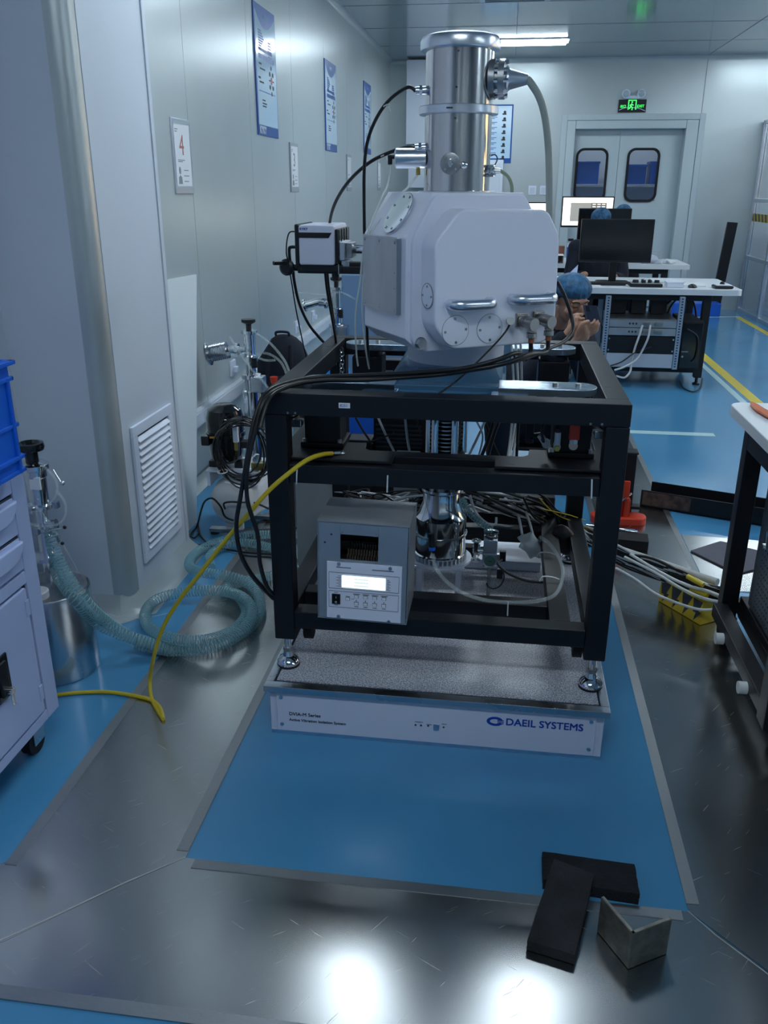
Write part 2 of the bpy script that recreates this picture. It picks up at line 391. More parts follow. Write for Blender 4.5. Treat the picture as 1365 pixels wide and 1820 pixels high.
# rounded cove along the wall tops and bottoms
def cove(name, a, b, inward, r=.05, z=ZC, sgn=-1):
    bm = bmesh.new(); n = 8; a = Vector(a); b = Vector(b); inward = Vector(inward); A = []; B = []
    for i in range(n+1):
        t = pi/2*i/n; off = inward*(r*(1-sin(t)))+V(0, 0, sgn*(r*(1-cos(t))))
        A.append(bm.verts.new(a+off)); B.append(bm.verts.new(b+off))
    for i in range(n): bm.faces.new((A[i], A[i+1], B[i+1], B[i]))
    struct(name, bm, WALL)
cove('trim_8', (XW+.006, 3.3, ZC), (XW+.006, YB, ZC), (1, 0, 0))
cove('trim_9', (XW, YB, ZC), (6.2, YB, ZC), (0, -1, 0))
cove('baseboard_left', (XW+.006, 3.3, 0), (XW+.006, YB, 0), (1, 0, 0), .05, 0, 1)
# pillar boxed in with panels, rounded aluminium corner
bm = bmesh.new(); box(bm, (-1.70, 2.76, 0), (XC, 3.285, ZC)); box(bm, (-1.66, 2.70, 0), (XC-.075, 2.78, ZC))
PIL = struct('trim_10', bm, WALL2); PIL['label'] = 'boxed-in pillar panels against the left wall'
prof = []
for i in range(11):
    a = R(-90+9*i); prof.append((XC-.075+.075*cos(a), 2.775+.075*sin(a)))
bm = bmesh.new(); prism(bm, prof+[(XC-.075, 2.775)], Matrix.Translation((0, 0, 0)), ZC); obj('corner_profile', bm, mat('corner_aluminium', (.50, .55, .56), .33, .45), PIL)
bm = bmesh.new(); box(bm, (XC-.004, 3.262, .05), (XC+.006, 3.29, ZC), .002); obj('corner_profile', bm, WALL2, PIL)
# sloped cement cove at its foot
bm = bmesh.new()
pp = [(-1.66, 2.70), (XC-.05, 2.70), (XC, 2.76), (XC, 3.29)]; qq = [(-1.66, 2.62), (XC-.02, 2.62), (XC+.075, 2.72), (XC+.07, 3.36)]
n = 6; prev = None
for i in range(n+1):
    t = i/n; row = [bm.verts.new((p[0]*(1-t)+q[0]*t, p[1]*(1-t)+q[1]*t, .075*(1-t)**2+.001)) for p, q in zip(pp, qq)]
    if prev:
        for k in range(3): bm.faces.new((prev[k], prev[k+1], row[k+1], row[k]))
    prev = row
struct('baseboard_pillar', bm, mat('cove_grey', (.36, .42, .44), .3))
# louvred return-air grille on the pillar
V0 = thing('louvred_vent', 'white louvred air grille low on the grey pillar', 'vent', (XC, 3.02, .16))
y0, y1, z0, z1 = 2.822, 3.205, .155, .69
for nm, lo, hi in (('frame_rail', (XC, y0, z1-.04), (XC+.012, y1, z1)), ('frame_rail', (XC, y0, z0), (XC+.012, y1, z0+.04)), ('frame_rail', (XC, y0, z0+.04), (XC+.012, y0+.04, z1-.04)), ('frame_rail', (XC, y1-.04, z0+.04), (XC+.012, y1, z1-.04))):
    P(nm, WHITE, V0, box, lo, hi, .003)
P('backing', INK, V0, box, (XC+.0005, y0+.035, z0+.035), (XC+.002, y1-.035, z1-.035))
for i in range(17):
    z = z0+.052+i*.0265
    bm = bmesh.new(); box(bm, (-.011, y0+.04, -.0025), (.011, y1-.04, .0025), .0015, Matrix.Translation((XC+.009, 0, z)) @ Matrix.Rotation(R(48), 4, 'Y')); obj('slat', bm, WHITE, V0)
# cable trunking and socket on the left wall
TK = thing('cable_trunking', 'long white cable trunking running low along the left wall', 'trunking', (XW+.006, 7, .33))
P('duct', WALL2, TK, box, (XW+.006, 3.9, .325), (XW+.04, 11.5, .41), .004); P('lid', WALL2, TK, box, (XW+.04, 3.9, .335), (XW+.045, 11.5, .40), .003)
for i, (y, z) in enumerate(((4.86, .455), (6.5, .45), (7.1, .45))):
    s = thing('wall_socket', ['white double wall socket above the trunking beside the leaning board', 'white wall socket above the trunking behind the black bag', 'white wall socket far along the trunking'][i], 'socket', (XW+.006, y, z))
    P('socket_plate', WHITE, s, box, (XW+.006, y-.045, z), (XW+.02, y+.045, z+.09), .004); P('plug', WHITE, s, box, (XW+.02, y-.02, z+.02), (XW+.045, y+.02, z+.055), .005)
# double door in a recess
bm = bmesh.new()
for lo, hi in (((.69, YB, 0), (.80, YB+.35, 2.30)), ((2.15, YB, 0), (2.30, YB+.35, 2.30)), ((.80, YB, 2.2), (2.15, YB+.35, 2.30))): box(bm, lo, hi, .01)
struct('door_frame', bm, DOORP)
bm = bmesh.new()
for lo, hi in (((.62, YB-.012, 0), (.69, YB, 2.37)), ((2.30, YB-.012, 0), (2.37, YB, 2.37)), ((.69, YB-.012, 2.30), (2.30, YB, 2.37))): box(bm, lo, hi, .004)
struct('trim_11', bm, DOORP)
def leaf(n, xa, xb, wx):
    za, zb = .01, 2.195; ww, wh, wz = .38, .62, 1.66; yd = YB+.14
    bm = bmesh.new()
    box(bm, (xa, yd, za), (wx-ww/2, yd+.045, zb)); box(bm, (wx+ww/2, yd, za), (xb, yd+.045, zb)); box(bm, (wx-ww/2, yd, za), (wx+ww/2, yd+.045, wz-wh/2)); box(bm, (wx-ww/2, yd, wz+wh/2), (wx+ww/2, yd+.045, zb))
    d = struct('door_%d' % n, bm, DOORP, smooth=0)
    # gasket ring
    bm = bmesh.new(); F = MXf((wx, yd-.004, wz), (1, 0, 0), (0, 0, 1)); o = rrect(ww+.03, wh+.03, .10, 6); i_ = rrect(ww-.03, wh-.03, .075, 6); rings = []
    for poly, zz in ((o, -.004), (o, .012), (i_, .012), (i_, -.004)): rings.append([bm.verts.new(F @ V(u, v, zz)) for u, v in poly])
    for a, b in zip(rings, rings[1:]+rings[:1]):
        for k in range(len(o)): bm.faces.new((a[k], a[(k+1) % len(o)], b[(k+1) % len(o)], b[k]))
    obj('window_gasket', bm, RUB, d)
    bm = bmesh.new(); prism(bm, rrect(ww-.02, wh-.02, .07, 6), MXf((wx, yd+.012, wz), (1, 0, 0), (0, 0, 1)), .004); obj('window_pane', bm, GLASS, d)
    P('door_handle', STEEL, d, box, ((xb-.06 if n == 1 else xa+.03), yd-.05, .98), ((xb-.04 if n == 1 else xa+.05), yd, 1.12), .004)
leaf(1, .80, 1.372, 1.045); leaf(2, 1.378, 2.15, 1.69)
# room behind the doors: wall, shelf units, blue crates
bm = bmesh.new(); box(bm, (.2, YB+1.9, 0), (2.8, YB+2, ZC)); box(bm, (.1, YB+.12, 0), (.2, YB+2, ZC)); box(bm, (2.8, YB+.12, 0), (2.9, YB+2, ZC)); box(bm, (.1, YB+1, ZC), (2.9, YB+2, ZC+.1)); struct('wall_store', bm, WALL2)
SH = thing('storage_shelf', 'pale shelving seen through the door windows', 'shelf', (1.4, YB+1.3, 0))
for x in (.5, 1.52, 2.5): P('upright', WHITE, SH, box, (x, YB+1.2, 0), (x+.12 if x == 1.52 else x+.05, YB+1.25, 2.4), .004)
for z in (.95, 1.52, 2.1): P('shelf_board', WHITE, SH, box, (.5, YB+1.2, z), (2.55, YB+1.6, z+.035), .004)
for i, (x, z, s_) in enumerate(((.75, 1.555, .3), (1.1, 1.555, .3), (1.75, 1.555, .26), (2.1, 1.555, .3), (1.7, .985, .3), (.8, .985, .2), (2.1, .985, .3))):
    bm = bmesh.new(); box(bm, (x-.15, YB+1.22, z), (x+.15, YB+1.55, z+s_), .012); box(bm, (x-.16, YB+1.21, z+s_-.03), (x+.16, YB+1.56, z+s_), .006)
    tag(obj('plastic_crate', bm, BLUEP), 'blue plastic crate on the shelving behind the double door', 'crate', 'blue crates behind the doors')

# ------------------------------------------------------------------ ceiling lamps (light of the room)
k = 0
LX = (-.06, 3.38, 5.6); LY = (.15, 3.72, 7.05, 10.6)
for yi, y in enumerate(LY):
    for xi, x in enumerate(LX):
        vis = (yi == 3 and xi == 0)
        if (yi, xi) == (1, 0): x = -.17
        t = thing('ceiling_lamp', 'lit long ceiling lamp behind the top of the steel column' if vis else 'long lit ceiling lamp outside the picture', 'lamp', (x, y, ZC-.03), None if vis else 'ceiling lamps out of view')
        P('lamp_housing', WHITE, t, box, (x-.63, y-.16, ZC-.012), (x+.63, y+.16, ZC), .003)
        P('diffuser', DIFF, t, box, (x-.60, y-.145, ZC-.03), (x+.60, y+.145, ZC-.012), .004)
t = thing('ceiling_vent', 'grey slotted vent in the ceiling at the top edge', 'vent', (0, 8.1, ZC-.02))
P('frame', WALL2, t, box, (-.33, 7.75, ZC-.012), (.27, 8.45, ZC), .004)
for i in range(9): P('slat', GREYI, t, box, (-.28, 7.82+i*.07, ZC-.018), (.22, 7.84+i*.07, ZC-.012))

t = thing('ceiling_lamp', 'added unseen ceiling lamp brightening the store room behind the double door', 'lamp', (1.5, YB+1, ZC-.03)); P('lamp_housing', WHITE, t, box, (.9, YB+1.05, ZC-.012), (2.1, YB+1.2, ZC), .003); P('diffuser', DIFF, t, box, (.93, YB+1.06, ZC-.03), (2.07, YB+1.19, ZC-.012), .004)  # added lamp, brightens the store room seen through the door windows
bm = bmesh.new(); box(bm, (6.19, 5.2, .9), (6.199, 5.55, 2.3)); box(bm, (6.19, 6.3, .9), (6.199, 6.6, 2.3)); W_ = struct('glow_panel_1', bm, mat('warm_glow_panel', (1., .62, .25), .4, emit=5.)); W_['label'] = 'added warm glowing panels on the right wall, out of view'  # added unseen glowing panels, give the steel column its gold streaks
# exit sign with twin emergency lights
E_ = thing('exit_sign', 'lit green exit sign on black above the double door', 'sign', (1.465, YB-.03, 2.40))
P('housing', BLACK, E_, box, (1.30, YB-.03, 2.385), (1.635, YB, 2.53), .004)
FE = lambda u, v: MXf((1.30+u, YB-.0305, 2.385+v), (1, 0, 0), (0, 0, 1))
text('lettering', 'EXIT', .042, FE(.225, .055), GRN, E_, .001); text('lettering', '出口', .036, FE(.02, .055), GRN, E_, .001)
bm = bmesh.new()
for u0, v0, u1, v1 in ((.115, .03, .125, .135), (.205, .03, .215, .135), (.115, .13, .215, .138)): box(bm, (1.30+u0, YB-.032, 2.385+v0), (1.30+u1, YB-.030, 2.385+v1))
for a, b in (((.16, .10), (.15, .07)), ((.15, .07), (.17, .05)), ((.17, .05), (.165, .025)), ((.15, .07), (.135, .04)), ((.155, .09), (.18, .08)), ((.155, .09), (.135, .075))):
    cyl(bm, (1.30+a[0], YB-.031, 2.385+a[1]), (1.30+b[0], YB-.031, 2.385+b[1]), .005, n=8)
ball(bm, (1.463, YB-.031, 2.50), .009, 8); obj('running_figure', bm, GRN, E_)
for v in (.022,): P('arrow', WHITE, E_, tube, spline([V(1.31, YB-.031, 2.41), V(1.38, YB-.031, 2.435), V(1.47, YB-.031, 2.44), V(1.56, YB-.031, 2.425), V(1.625, YB-.031, 2.40)]), .004, 6)
t = thing('emergency_light', 'pair of round emergency lamp heads above the exit sign', 'lamp', (1.465, YB-.03, 2.55))
P('base', WHITE, t, box, (1.38, YB-.04, 2.535), (1.55, YB, 2.57), .004)
for x in (1.375, 1.56):
    P('lamp_head', WHITE, t, lathe, [(0, 0), (.045, 0), (.052, .03), (.048, .034), (0, .034)], (x, YB-.03, 2.595), (0, -1, -.15)); P('lens', LENS, t, lathe, [(0, 0), (.038, 0), (.03, .006), (0, .009)], (x, YB-.066, 2.59), (0, -1, -.15))

# ------------------------------------------------------------------ posters and clip frames on the walls
def poster(F, wd, ht, label, kind=0):
    o = F.translation; t = thing('poster', label, 'poster', tuple(o))
    bm = bmesh.new(); box(bm, (0, 0, 0), (wd, ht, .008), .002, F); obj('backing_board', bm, BLUED, t)
    bm = bmesh.new(); box(bm, (.018, .06, .008), (wd-.018, ht-.018, .0095), 0, F); obj('printed_sheet', bm, PALE, t)
    if kind == 0:
        bm = bmesh.new(); N = 14
        arc = [(.018+(wd-.036)*i/N, ht-.018) for i in range(N+1)]
        low = [(.018+(wd-.036)*i/N, ht-.035-.085*sin(pi*i/N)) for i in range(N+1)][::-1]
        prism(bm, arc+low, F @ Matrix.Translation((0, 0, .0095)), .0006); obj('title_band', bm, BLUED, t)
        text('lettering', 'SAFETY', .035, F @ Matrix.Translation((wd/2, ht-.065, .0105)), PALE, t, align='CENTER')
        text('lettering', 'KYKY', .062, F @ Matrix.Translation((.03, .010, .0085)), PAPER, t, .001, bold=.0025)
        def lines(m, rows):
            bm = bmesh.new()
            for u, v, l, h in rows:
                q = u
                while q < u+l:
                    s_ = random.uniform(.6, 1.1)*h; box(bm, (q, v, .0095), (min(q+s_, u+l), v+h, .0102), 0, F); q += s_*1.25
            obj('printed_lines', bm, m, t, kind='stuff')
        lines(BLUED, [(.08, ht*.80-i*.014, .13-.02*abs(i-3), .010) for i in range(8)]+[(.30, ht*.74-i*.016, .07+.006*i, .009) for i in range(6)])
        lines(BLUED, [(.07, ht*.655, .32, .018), (.07, ht*.595, .36, .028)])
        lines(INK, [(.07, ht*.55, .06, .01), (.09, ht*.515, .12, .008), (.05, ht*.44, .05, .012), (.07, ht*.41, .1, .01), (.12, ht*.275, .07, .008), (.12, ht*.25, .1, .008), (.12, ht*.228, .09, .008)])
        bm = bmesh.new(); box(bm, (.06, ht*.345, .0095), (wd-.06, ht*.352, .0102), 0, F); box(bm, (.19, .02, .0081), (wd-.03, .026, .0088), 0, F); box(bm, (.19, .034, .0081), (wd-.03, .040, .0088), 0, F); box(bm, (.19, .05, .0081), (wd-.03, .054, .0088), 0, F); obj('rule', bm, BLUED, t)
        bm = bmesh.new(); cx_, cy_ = .36, ht*.455
        for a in range(6):
            an = R(30+60*a); prism(bm, circ(.014, 8, cx_+.05*cos(an), cy_+.075*sin(an)), F @ Matrix.Translation((0, 0, .0095)), .0007)
            box(bm, (-.004, .03, .0095), (.004, .06, .0101), 0, F @ Matrix.Translation((cx_, cy_, 0)) @ Matrix.Rotation(an, 4, 'Z'))
        obj('diagram', bm, INK, t)
        bm = bmesh.new(); prism(bm, circ(.022, 12, cx_, cy_), F @ Matrix.Translation((0, 0, .0095)), .0012); obj('diagram_centre', bm, REDI, t)
    else:
        bm = bmesh.new()
        for i in range(9):
            for j in range(2):
                box(bm, (.05, ht-.09-i*.06-j*.016, .0095), (wd*.55-.03*j, ht-.083-i*.06-j*.016, .0102), 0, F)
        obj('printed_lines', bm, BLUED, t, kind='stuff')
        bm = bmesh.new()
        for i in range(8): cx_, cy_ = wd*.76, ht-.09-i*.075; prism(bm, circ(.018, 8, cx_, cy_), F @ Matrix.Translation((0, 0, .0095)), .0008); box(bm, (cx_-.03, cy_-.03, .0095), (cx_+.02, cy_-.012, .0102), 0, F)
        obj('pictograms', bm, INK, t)
    return t
LF = lambda y, z: MXf((XW+.006, y, z), (0, 1, 0), (0, 0, 1))
poster(LF(5.66, 1.81), .5, .735, 'tall blue-bordered safety poster nearest the camera on the left wall')
poster(LF(7.79, 1.80), .5, .705, 'middle of the three blue posters on the left wall')
poster(LF(9.86, 1.85), .5, .705, 'farthest blue poster on the left wall, behind the black cable')
poster(MXf((-.43, YB, 1.80), (1, 0, 0), (0, 0, 1)), .44, .69, 'blue poster with pictograms on the back wall beside the steel column', 1)
for i, (y, lab, num) in enumerate(((4.16, 'clip frame holding a sheet with a large red 4', '4'), (6.48, 'clip frame holding a sheet with a large 3', '3'), (8.80, 'grey clip frame below the middle blue poster', '2'), (10.9, 'small grey clip frame near the far wall corner', '1'))):
    t = thing('document_holder', lab+' on the left wall' if i < 2 else lab+' on the left wall', 'document holder', (XW+.006, y, 1.47)); F = LF(y, 1.47)
    P('acrylic_back', ALU if i == 0 else mat('holder_grey', (.36, .40, .44), .3, .3), t, box, (0, 0, 0), (.245, .335, .008), .003, Mx=F)
    P('sheet', PAPER, t, box, (.02, .035, .008), (.225, .31, .009), Mx=F)
    if i < 2:
        text('numeral', num, .13, F @ Matrix.Translation((.11, .175, .0095)), REDI if i == 0 else GREYI, t, align='CENTER')
    bm = bmesh.new(); ball(bm, (.065, .105, .009), (.014, .018, .001), 10, F); prism(bm, [(.04, .045), (.09, .045), (.085, .075), (.065, .085), (.045, .075)], F @ Matrix.Translation((0, 0, .009)), .0006); obj('portrait', bm, GREYI, t)
    bm = bmesh.new()
    for u, v, l in ((.03, .285, .04), (.03, .275, .03), (.05, .150, .09), (.05, .143, .06), (.12, .105, .06), (.115, .08, .07), (.115, .055, .06)): box(bm, (u, v, .009), (u+l, v+.004, .0096), 0, F)
    obj('printed_lines', bm, GREYI, t, kind='stuff')
# white box on wall and switches near column
for i, x in enumerate((.255, .40)):
    t = thing('light_switch', ['left white switch plate on the back wall', 'right white switch plate on the back wall by the door'][i], 'switch', (x, YB, 1.42))
    P('plate', WHITE, t, box, (x, YB-.01, 1.42), (x+.10, YB, 1.53), .004); P('rocker', WALL2, t, box, (x+.02, YB-.014, 1.44), (x+.08, YB-.009, 1.51), .003)
t = thing('wall_cabinet', 'tall pale cabinet unit behind the steel column', 'cabinet', (-.2, 11.6, 0))
P('body', WALL2, t, box, (-.9, 11.55, 0), (-.08, 11.98, 1.83), .01); P('door', WALL2, t, box, (-.86, 11.53, .1), (-.12, 11.55, 1.79), .006); P('handle', STEEL, t, box, (-.2, 11.515, 1.0), (-.18, 11.53, 1.12), .003)
t = thing('distribution_box', 'white steel box mounted high behind the microscope column', 'box', (-1.18, 11.85, 2.0))
P('body', WALL2, t, box, (-1.33, 11.75, 2.02), (-.85, 12.0, 3.0-.02), .008); P('lower_body', WALL2, t, box, (-1.30, 11.78, 1.5), (-.9, 12.0, 2.0), .008)
# leaning board beside the pillar
bm = bmesh.new(); a = at(297, 500, x=-1.56); 
b0, b1 = V(-1.57, 4.41, 1.07), V(-1.57, 3.80, 1.085); c0, c1 = V(-1.26, 3.62, .0), V(-1.30, 3.30, .0)
pa = [V(-1.555, 3.85, 1.10), V(-1.555, 4.32, 1.085), V(-1.40, 3.64, .0), V(-1.40, 3.30, .0)]
vsA = [bm.verts.new(p) for p in pa]+[bm.verts.new(p+V(-.012, -.004, 0)) for p in pa]
bm.faces.new(vsA[:4]); bm.faces.new(vsA[4:][::-1])
for i in range(4): bm.faces.new((vsA[i], vsA[(i+1) % 4], vsA[4+(i+1) % 4], vsA[4+i]))
tag(obj('leaning_board', bm, mat('board_white', (.62, .69, .72), .35)), 'white board leaning on the left wall behind the pillar', 'board')
# ================================================================== VIBRATION TABLE
BX0, BX1, BY0, BY1 = -.613, .336, 2.049, 3.20
T_ = thing('vibration_table', 'low white vibration isolation table with a speckled top under the black frame', 'table', ((BX0+BX1)/2, 2.6, 0))
P('base_cabinet', MT.get('x') or mat('panel_lavender', (.60, .64, .76), .4), T_, box, (BX0, BY0+.006, .002), (BX1, BY1, .150), .004)
P('front_panel', mat('panel_lavender', (.60, .64, .76), .4), T_, box, (BX0+.022, BY0, .012), (BX1-.022, BY0+.006, .146), .002)
P('foot_strip', ALU, T_, box, (BX0+.002, BY0+.002, .0), (BX1-.002, BY0+.012, .012), .001)
for nm, lo, hi in (('rim', (BX0-.012, BY0-.012, .146), (BX1+.012, BY0+.018, .166)), ('rim', (BX0-.012, BY0+.018, .146), (BX0+.012, BY1, .166)), ('rim', (BX1-.012, BY0+.018, .146), (BX1+.012, BY1, .166))):
    P(nm, STEEL, T_, box, lo, hi, .002)
P('joint', INK, T_, box, (BX0+.01, BY0+.016, .150), (BX1-.01, BY1-.02, .158))
P('top_slab', SLAB, T_, box, (BX0+.016, BY0+.034, .150), (BX1-.016, BY1, .162), .002)
for x in (BX0+.036, BX1-.036):
    for z in (.035, .125): P('screw', CHROME, T_, screw, (x, BY0, z), (0, -1, 0), .0065, .003)
FB = lambda x, z: MXf((x, BY0-.0003, z), (1, 0, 0), (0, 0, 1))
text('lettering', 'DAEIL SYSTEMS', .0315, FB(.066, .092), mat('logo_blue', (.006, .05, .36), .4), T_, bold=.0012)
bm = bmesh.new(); N = 30; ring = []
for i in range(N):
    a = R(25+i*310/(N-1)); ring.append(((.022+.002*sin(a/2))*cos(a), .015*sin(a)))
inn = [(.62*u+.002, .55*v) for u, v in ring][::-1]
for i in range(N-1):
    q = [ring[i], ring[i+1], (ring[i+1][0]*.62, ring[i+1][1]*.5), (ring[i][0]*.62, ring[i][1]*.5)]
    prism(bm, q, FB(.038, .1015), .0005)
for vz in (.004, -.001, -.006): box(bm, (.044, BY0-.0008, .1015+vz-.0012), (.062, BY0-.0003, .1015+vz+.0012))
obj('logo', bm, MT['logo_blue'], T_, smooth=0)
text('lettering', 'DVIA-M Series', .0155, FB(-.556, .066), INK, T_, bold=.0004)
text('lettering', 'Active Vibration Isolation System', .0125, FB(-.556, .047), INK, T_, bold=.0004)
for i, x in enumerate((-.186, -.170, -.150, -.106)): P('indicator', INK, T_, cyl, (x, BY0-.001, .068), (x, BY0, .068), .0028, n=10)
P('push_button', ALU, T_, box, (-.135, BY0-.004, .058), (-.118, BY0, .077), .001)
bm = bmesh.new()
for x0, x1, z in ((-.188, -.165, .078), (-.155, -.140, .072), (-.112, -.098, .078)): box(bm, (x0, BY0-.0008, z), (x1, BY0, z+.0012))
obj('printed_marks', bm, INK, T_)

# ================================================================== BLACK FRAME
FX0, FX1, FY0, FY1 = -.613, .334, 2.141, 3.089
F_ = thing('support_frame', 'square black steel frame carrying the microscope on four levelling feet', 'frame', (-.14, 2.615, .162))
S = .060
for x in (FX0, FX1-S):
    for y in (FY0, FY1-S):
        P('post', BLACKP, F_, box, (x, y, .262), (x+S, y+S, .937), .004)
        cx_, cy_ = x+S/2, y+S/2
        ft = P('levelling_foot', CHROME, F_, lathe, [(0, .006), (.033, .006), (.034, .015), (.029, .024), (.016, .032), (.012, .050), (0, .050)], (cx_, cy_, .162), (0, 0, 1))
        P('foot_stem', CHROME, ft, cyl, (cx_, cy_, .20), (cx_, cy_, .264), .010); P('rubber_pad', RUB, ft, cyl, (cx_, cy_, .1625), (cx_, cy_, .169), .034)
        P('lock_nut', DSTEEL, ft, cyl, (cx_, cy_, .210), (cx_, cy_, .222), .015, n=6)
def rail(nm, lo, hi, b=.004): return P(nm, BLACKP, F_, box, lo, hi, b)
rail('top_rail', (FX0, FY0, .937), (FX1, FY0+S, .997)); rail('top_rail', (FX0, FY1-S, .937), (FX1, FY1, .997))
rail('top_rail', (FX0, FY0+S, .937), (FX0+S, FY1-S, .997)); rail('top_rail', (FX1-S, FY0+S, .937), (FX1, FY1-S, .997))
for y in (FY0+.004, FY1-S): rail('middle_rail', (FX0+S, y, .747), (FX1-S, y+.05, .800))
for x in (FX0+.004, FX1-.054): rail('middle_rail', (x, FY0+S, .747), (x+.05, FY1-S, .800))
rail('inner_rail', (FX0+.05, 2.245, .752), (FX1-.05, 2.295, .805)); rail('inner_rail', (FX0+.05, 2.93, .752), (FX1-.05, 2.98, .805))
for y in (FY0+.002, FY1-.062): rail('bottom_rail', (FX0+S, y, .300), (FX1-S, y+.056, .354))
for x in (FX0+.002, FX1-.058): rail('bottom_rail', (x, FY0+S, .300), (x+.056, FY1-S, .354))
rail('bottom_inner_rail', (.176, FY0+.058, .300), (.236, FY1-.062, .354)); rail('bottom_inner_rail', (-.555, 2.285, .300), (.176, 2.340, .350)); rail('bottom_inner_rail', (-.555, 2.88, .300), (.176, 2.93, .352)); rail('bottom_inner_rail', (-.38, 2.34, .300), (-.32, 2.88, .350))
for x in (FX0+.055, FX1-.105):
    c = P('caster', RUB, F_, cyl, (x+.02, 2.215, .268), (x+.045, 2.215, .268), .034, n=24); P('caster_hub', CHROME, c, cyl, (x+.018, 2.215, .268), (x+.047, 2.215, .268), .008); P('caster_fork', BLACKP, c, box, (x+.012, 2.195, .268), (x+.053, 2.235, .300), .004)
P('asset_sticker', PAPER, F_, box, (-.411, FY0-.0006, .962), (-.381, FY0, .976))
text('lettering', '8251', .0105, MXf((-.408, FY0-.0008, .9655), (1, 0, 0), (0, 0, 1)), INKB, F_, .0002)
for x, y, z, w_ in ((-.46, FY0+.03, .9972, .012), (.21, 2.6, .0, 0), (.295, 2.34, .9972, .010), (-.58, 2.85, .9972, .01)):
    if w_: P('slot', INK, F_, prism, rrect(.02, .008, .0039), Matrix.Translation((x, y, z-.0005)), .0008)
for x in (-.548, -.528, .235, .263): P('bolt', DSTEEL, F_, screw, (x, FY0, .944), (0, -1, 0), .0035, .002)
# isolator carrier plates on the middle rails
def plate_poly(sx):
    pl = [(0, 0), (.165, 0), (.165, .075), (.15, .092), (.095, .092), (.075, .115), (.07, .17), (0, .17)]
    return [(sx*u, v) for u, v in pl][::sx]
for nm, ox, oy, sx in (('carrier_plate', -.44, 2.175, 1), ('carrier_plate', .165, 2.175, -1)):
    P(nm, BLACKP, F_, prism, plate_poly(sx), Matrix.Translation((ox, oy, .803)), .008, .002)
P('carrier_plate', BLACKP, F_, box, (-.58, 2.175, .803), (-.44, 2.36, .811), .002); P('carrier_plate', BLACKP, F_, box, (.165, 2.175, .803), (.30, 2.36, .811), .002)
P('carrier_plate', BLACKP, F_, box, (-.58, 2.87, .803), (-.36, 3.03, .811), .002); P('carrier_plate', BLACKP, F_, box, (.08, 2.87, .803), (.30, 3.03, .811), .002)
P('plate_hole', INK, F_, prism, rrect(.018, .007, .0034), Matrix.Translation((-.305, 2.20, .8112)), .0004); P('plate_hole', INK, F_, prism, rrect(.018, .007, .0034), Matrix.Translation((.045, 2.20, .8112)), .0004)

# ================================================================== ISOLATORS (four)
def isolator(cx, cy, lab, front, sx):
    t = thing('air_isolator', lab, 'vibration isolator', (cx, cy, .811), None)
    P('body', BLACKP, t, box, (cx-.052, cy-.052, .811), (cx+.052, cy+.052, .962), .006)
    P('base_flange', BLACKP, t, box, (cx-.062, cy-.062, .811), (cx+.062, cy+.062, .826), .003)
    for a in (-1, 1): P('bolt', STEEL, t, cyl, (cx+a*.05, cy-.055, .826), (cx+a*.05, cy-.055, .836), .007, n=6)
    P('cap', BLACK, t, cyl, (cx, cy, .962), (cx, cy, .975), .045)
    P('piston', STEEL, t, cyl, (cx, cy, .975), (cx, cy, .9835), .02)
    if front:
        # levelling valve at the side
        v = P('levelling_valve', NICKEL, t, cyl, (cx+sx*.055, cy-.03, .885), (cx+sx*.105, cy-.04, .90), .013)
        P('valve_arm', CHROME, v, tube, spline([V(cx+sx*.06, cy-.05, .905), V(cx+sx*.085, cy-.06, .893), V(cx+sx*.11, cy-.05, .915)]), .005, 6)
        P('valve_nut', STEEL, v, cyl, (cx+sx*.085, cy-.05, .90), (cx+sx*.085, cy-.05, .935), .008, n=6)
        P('valve_body', STEEL, v, box, (cx+sx*.058 if sx > 0 else cx-.10, cy-.06, .868), (cx+.10 if sx > 0 else cx-.058, cy-.03, .888), .003)
    return t
isolator(.205, 2.335, 'black vibration isolator at the front right with a red pull tag', True, 1)
isolator(-.487, 2.335, 'black vibration isolator at the front left beside the yellow cable end', True, -1)
isolator(.18, 2.92, 'black vibration isolator at the rear right of the frame', False, 1)
isolator(-.45, 2.92, 'black vibration isolator at the rear left of the frame', False, 1)
# push fittings and tag on the front right isolator
ff = thing('push_fitting', 'white push fitting with a capped stub on the front right isolator', 'fitting', (.165, 2.283, .85))
P('elbow', WHITE, ff, cyl, (.165, 2.283, .845), (.165, 2.262, .845), .010); P('stub', WHITE, ff, cyl, (.165, 2.266, .85), (.165, 2.266, .885), .0085); P('collar', BLACK, ff, cyl, (.165, 2.266, .885), (.165, 2.266, .895), .007); P('nut', BRASS, ff, cyl, (.165, 2.262, .842), (.165, 2.254, .842), .008, n=6)
ff = thing('push_fitting', 'grey elbow fitting with a black tube on the front right isolator', 'fitting', (.13, 2.283, .85))
P('elbow', GREYC, ff, cyl, (.135, 2.283, .852), (.135, 2.258, .852), .011); P('stub', GREYC, ff, cyl, (.135, 2.262, .852), (.118, 2.262, .876), .009)
tg = thing('pull_tag', 'red tag on a chain hanging over a fitting of the front right isolator', 'tag', (.206, 2.27, .85))
P('tag_body', RED, tg, box, (.194, 2.258, .866), (.222, 2.270, .908), .003)
P('fitting', NICKEL, tg, cyl, (.208, 2.283, .845), (.208, 2.262, .85), .012); P('white_collar', WHITE, tg, cyl, (.208, 2.267, .856), (.208, 2.267, .868), .011)
for i in range(4):
    bm = bmesh.new(); tube(bm, [V(.207+.006*cos(a*pi/4)*(1 if i != 0 else 1.7), 2.266+.002*sin(a*pi/4+i), .914+i*.010+.007*sin(a*pi/4)*(1 if i else 1.4)) for a in range(8)], .0012, 5, closed=True); obj('chain_link', bm, CHROME, tg)
ch = thing('hanging_chain', 'small chain hanging from the rear left arm plate', 'chain', (-.50, 2.72, .9))
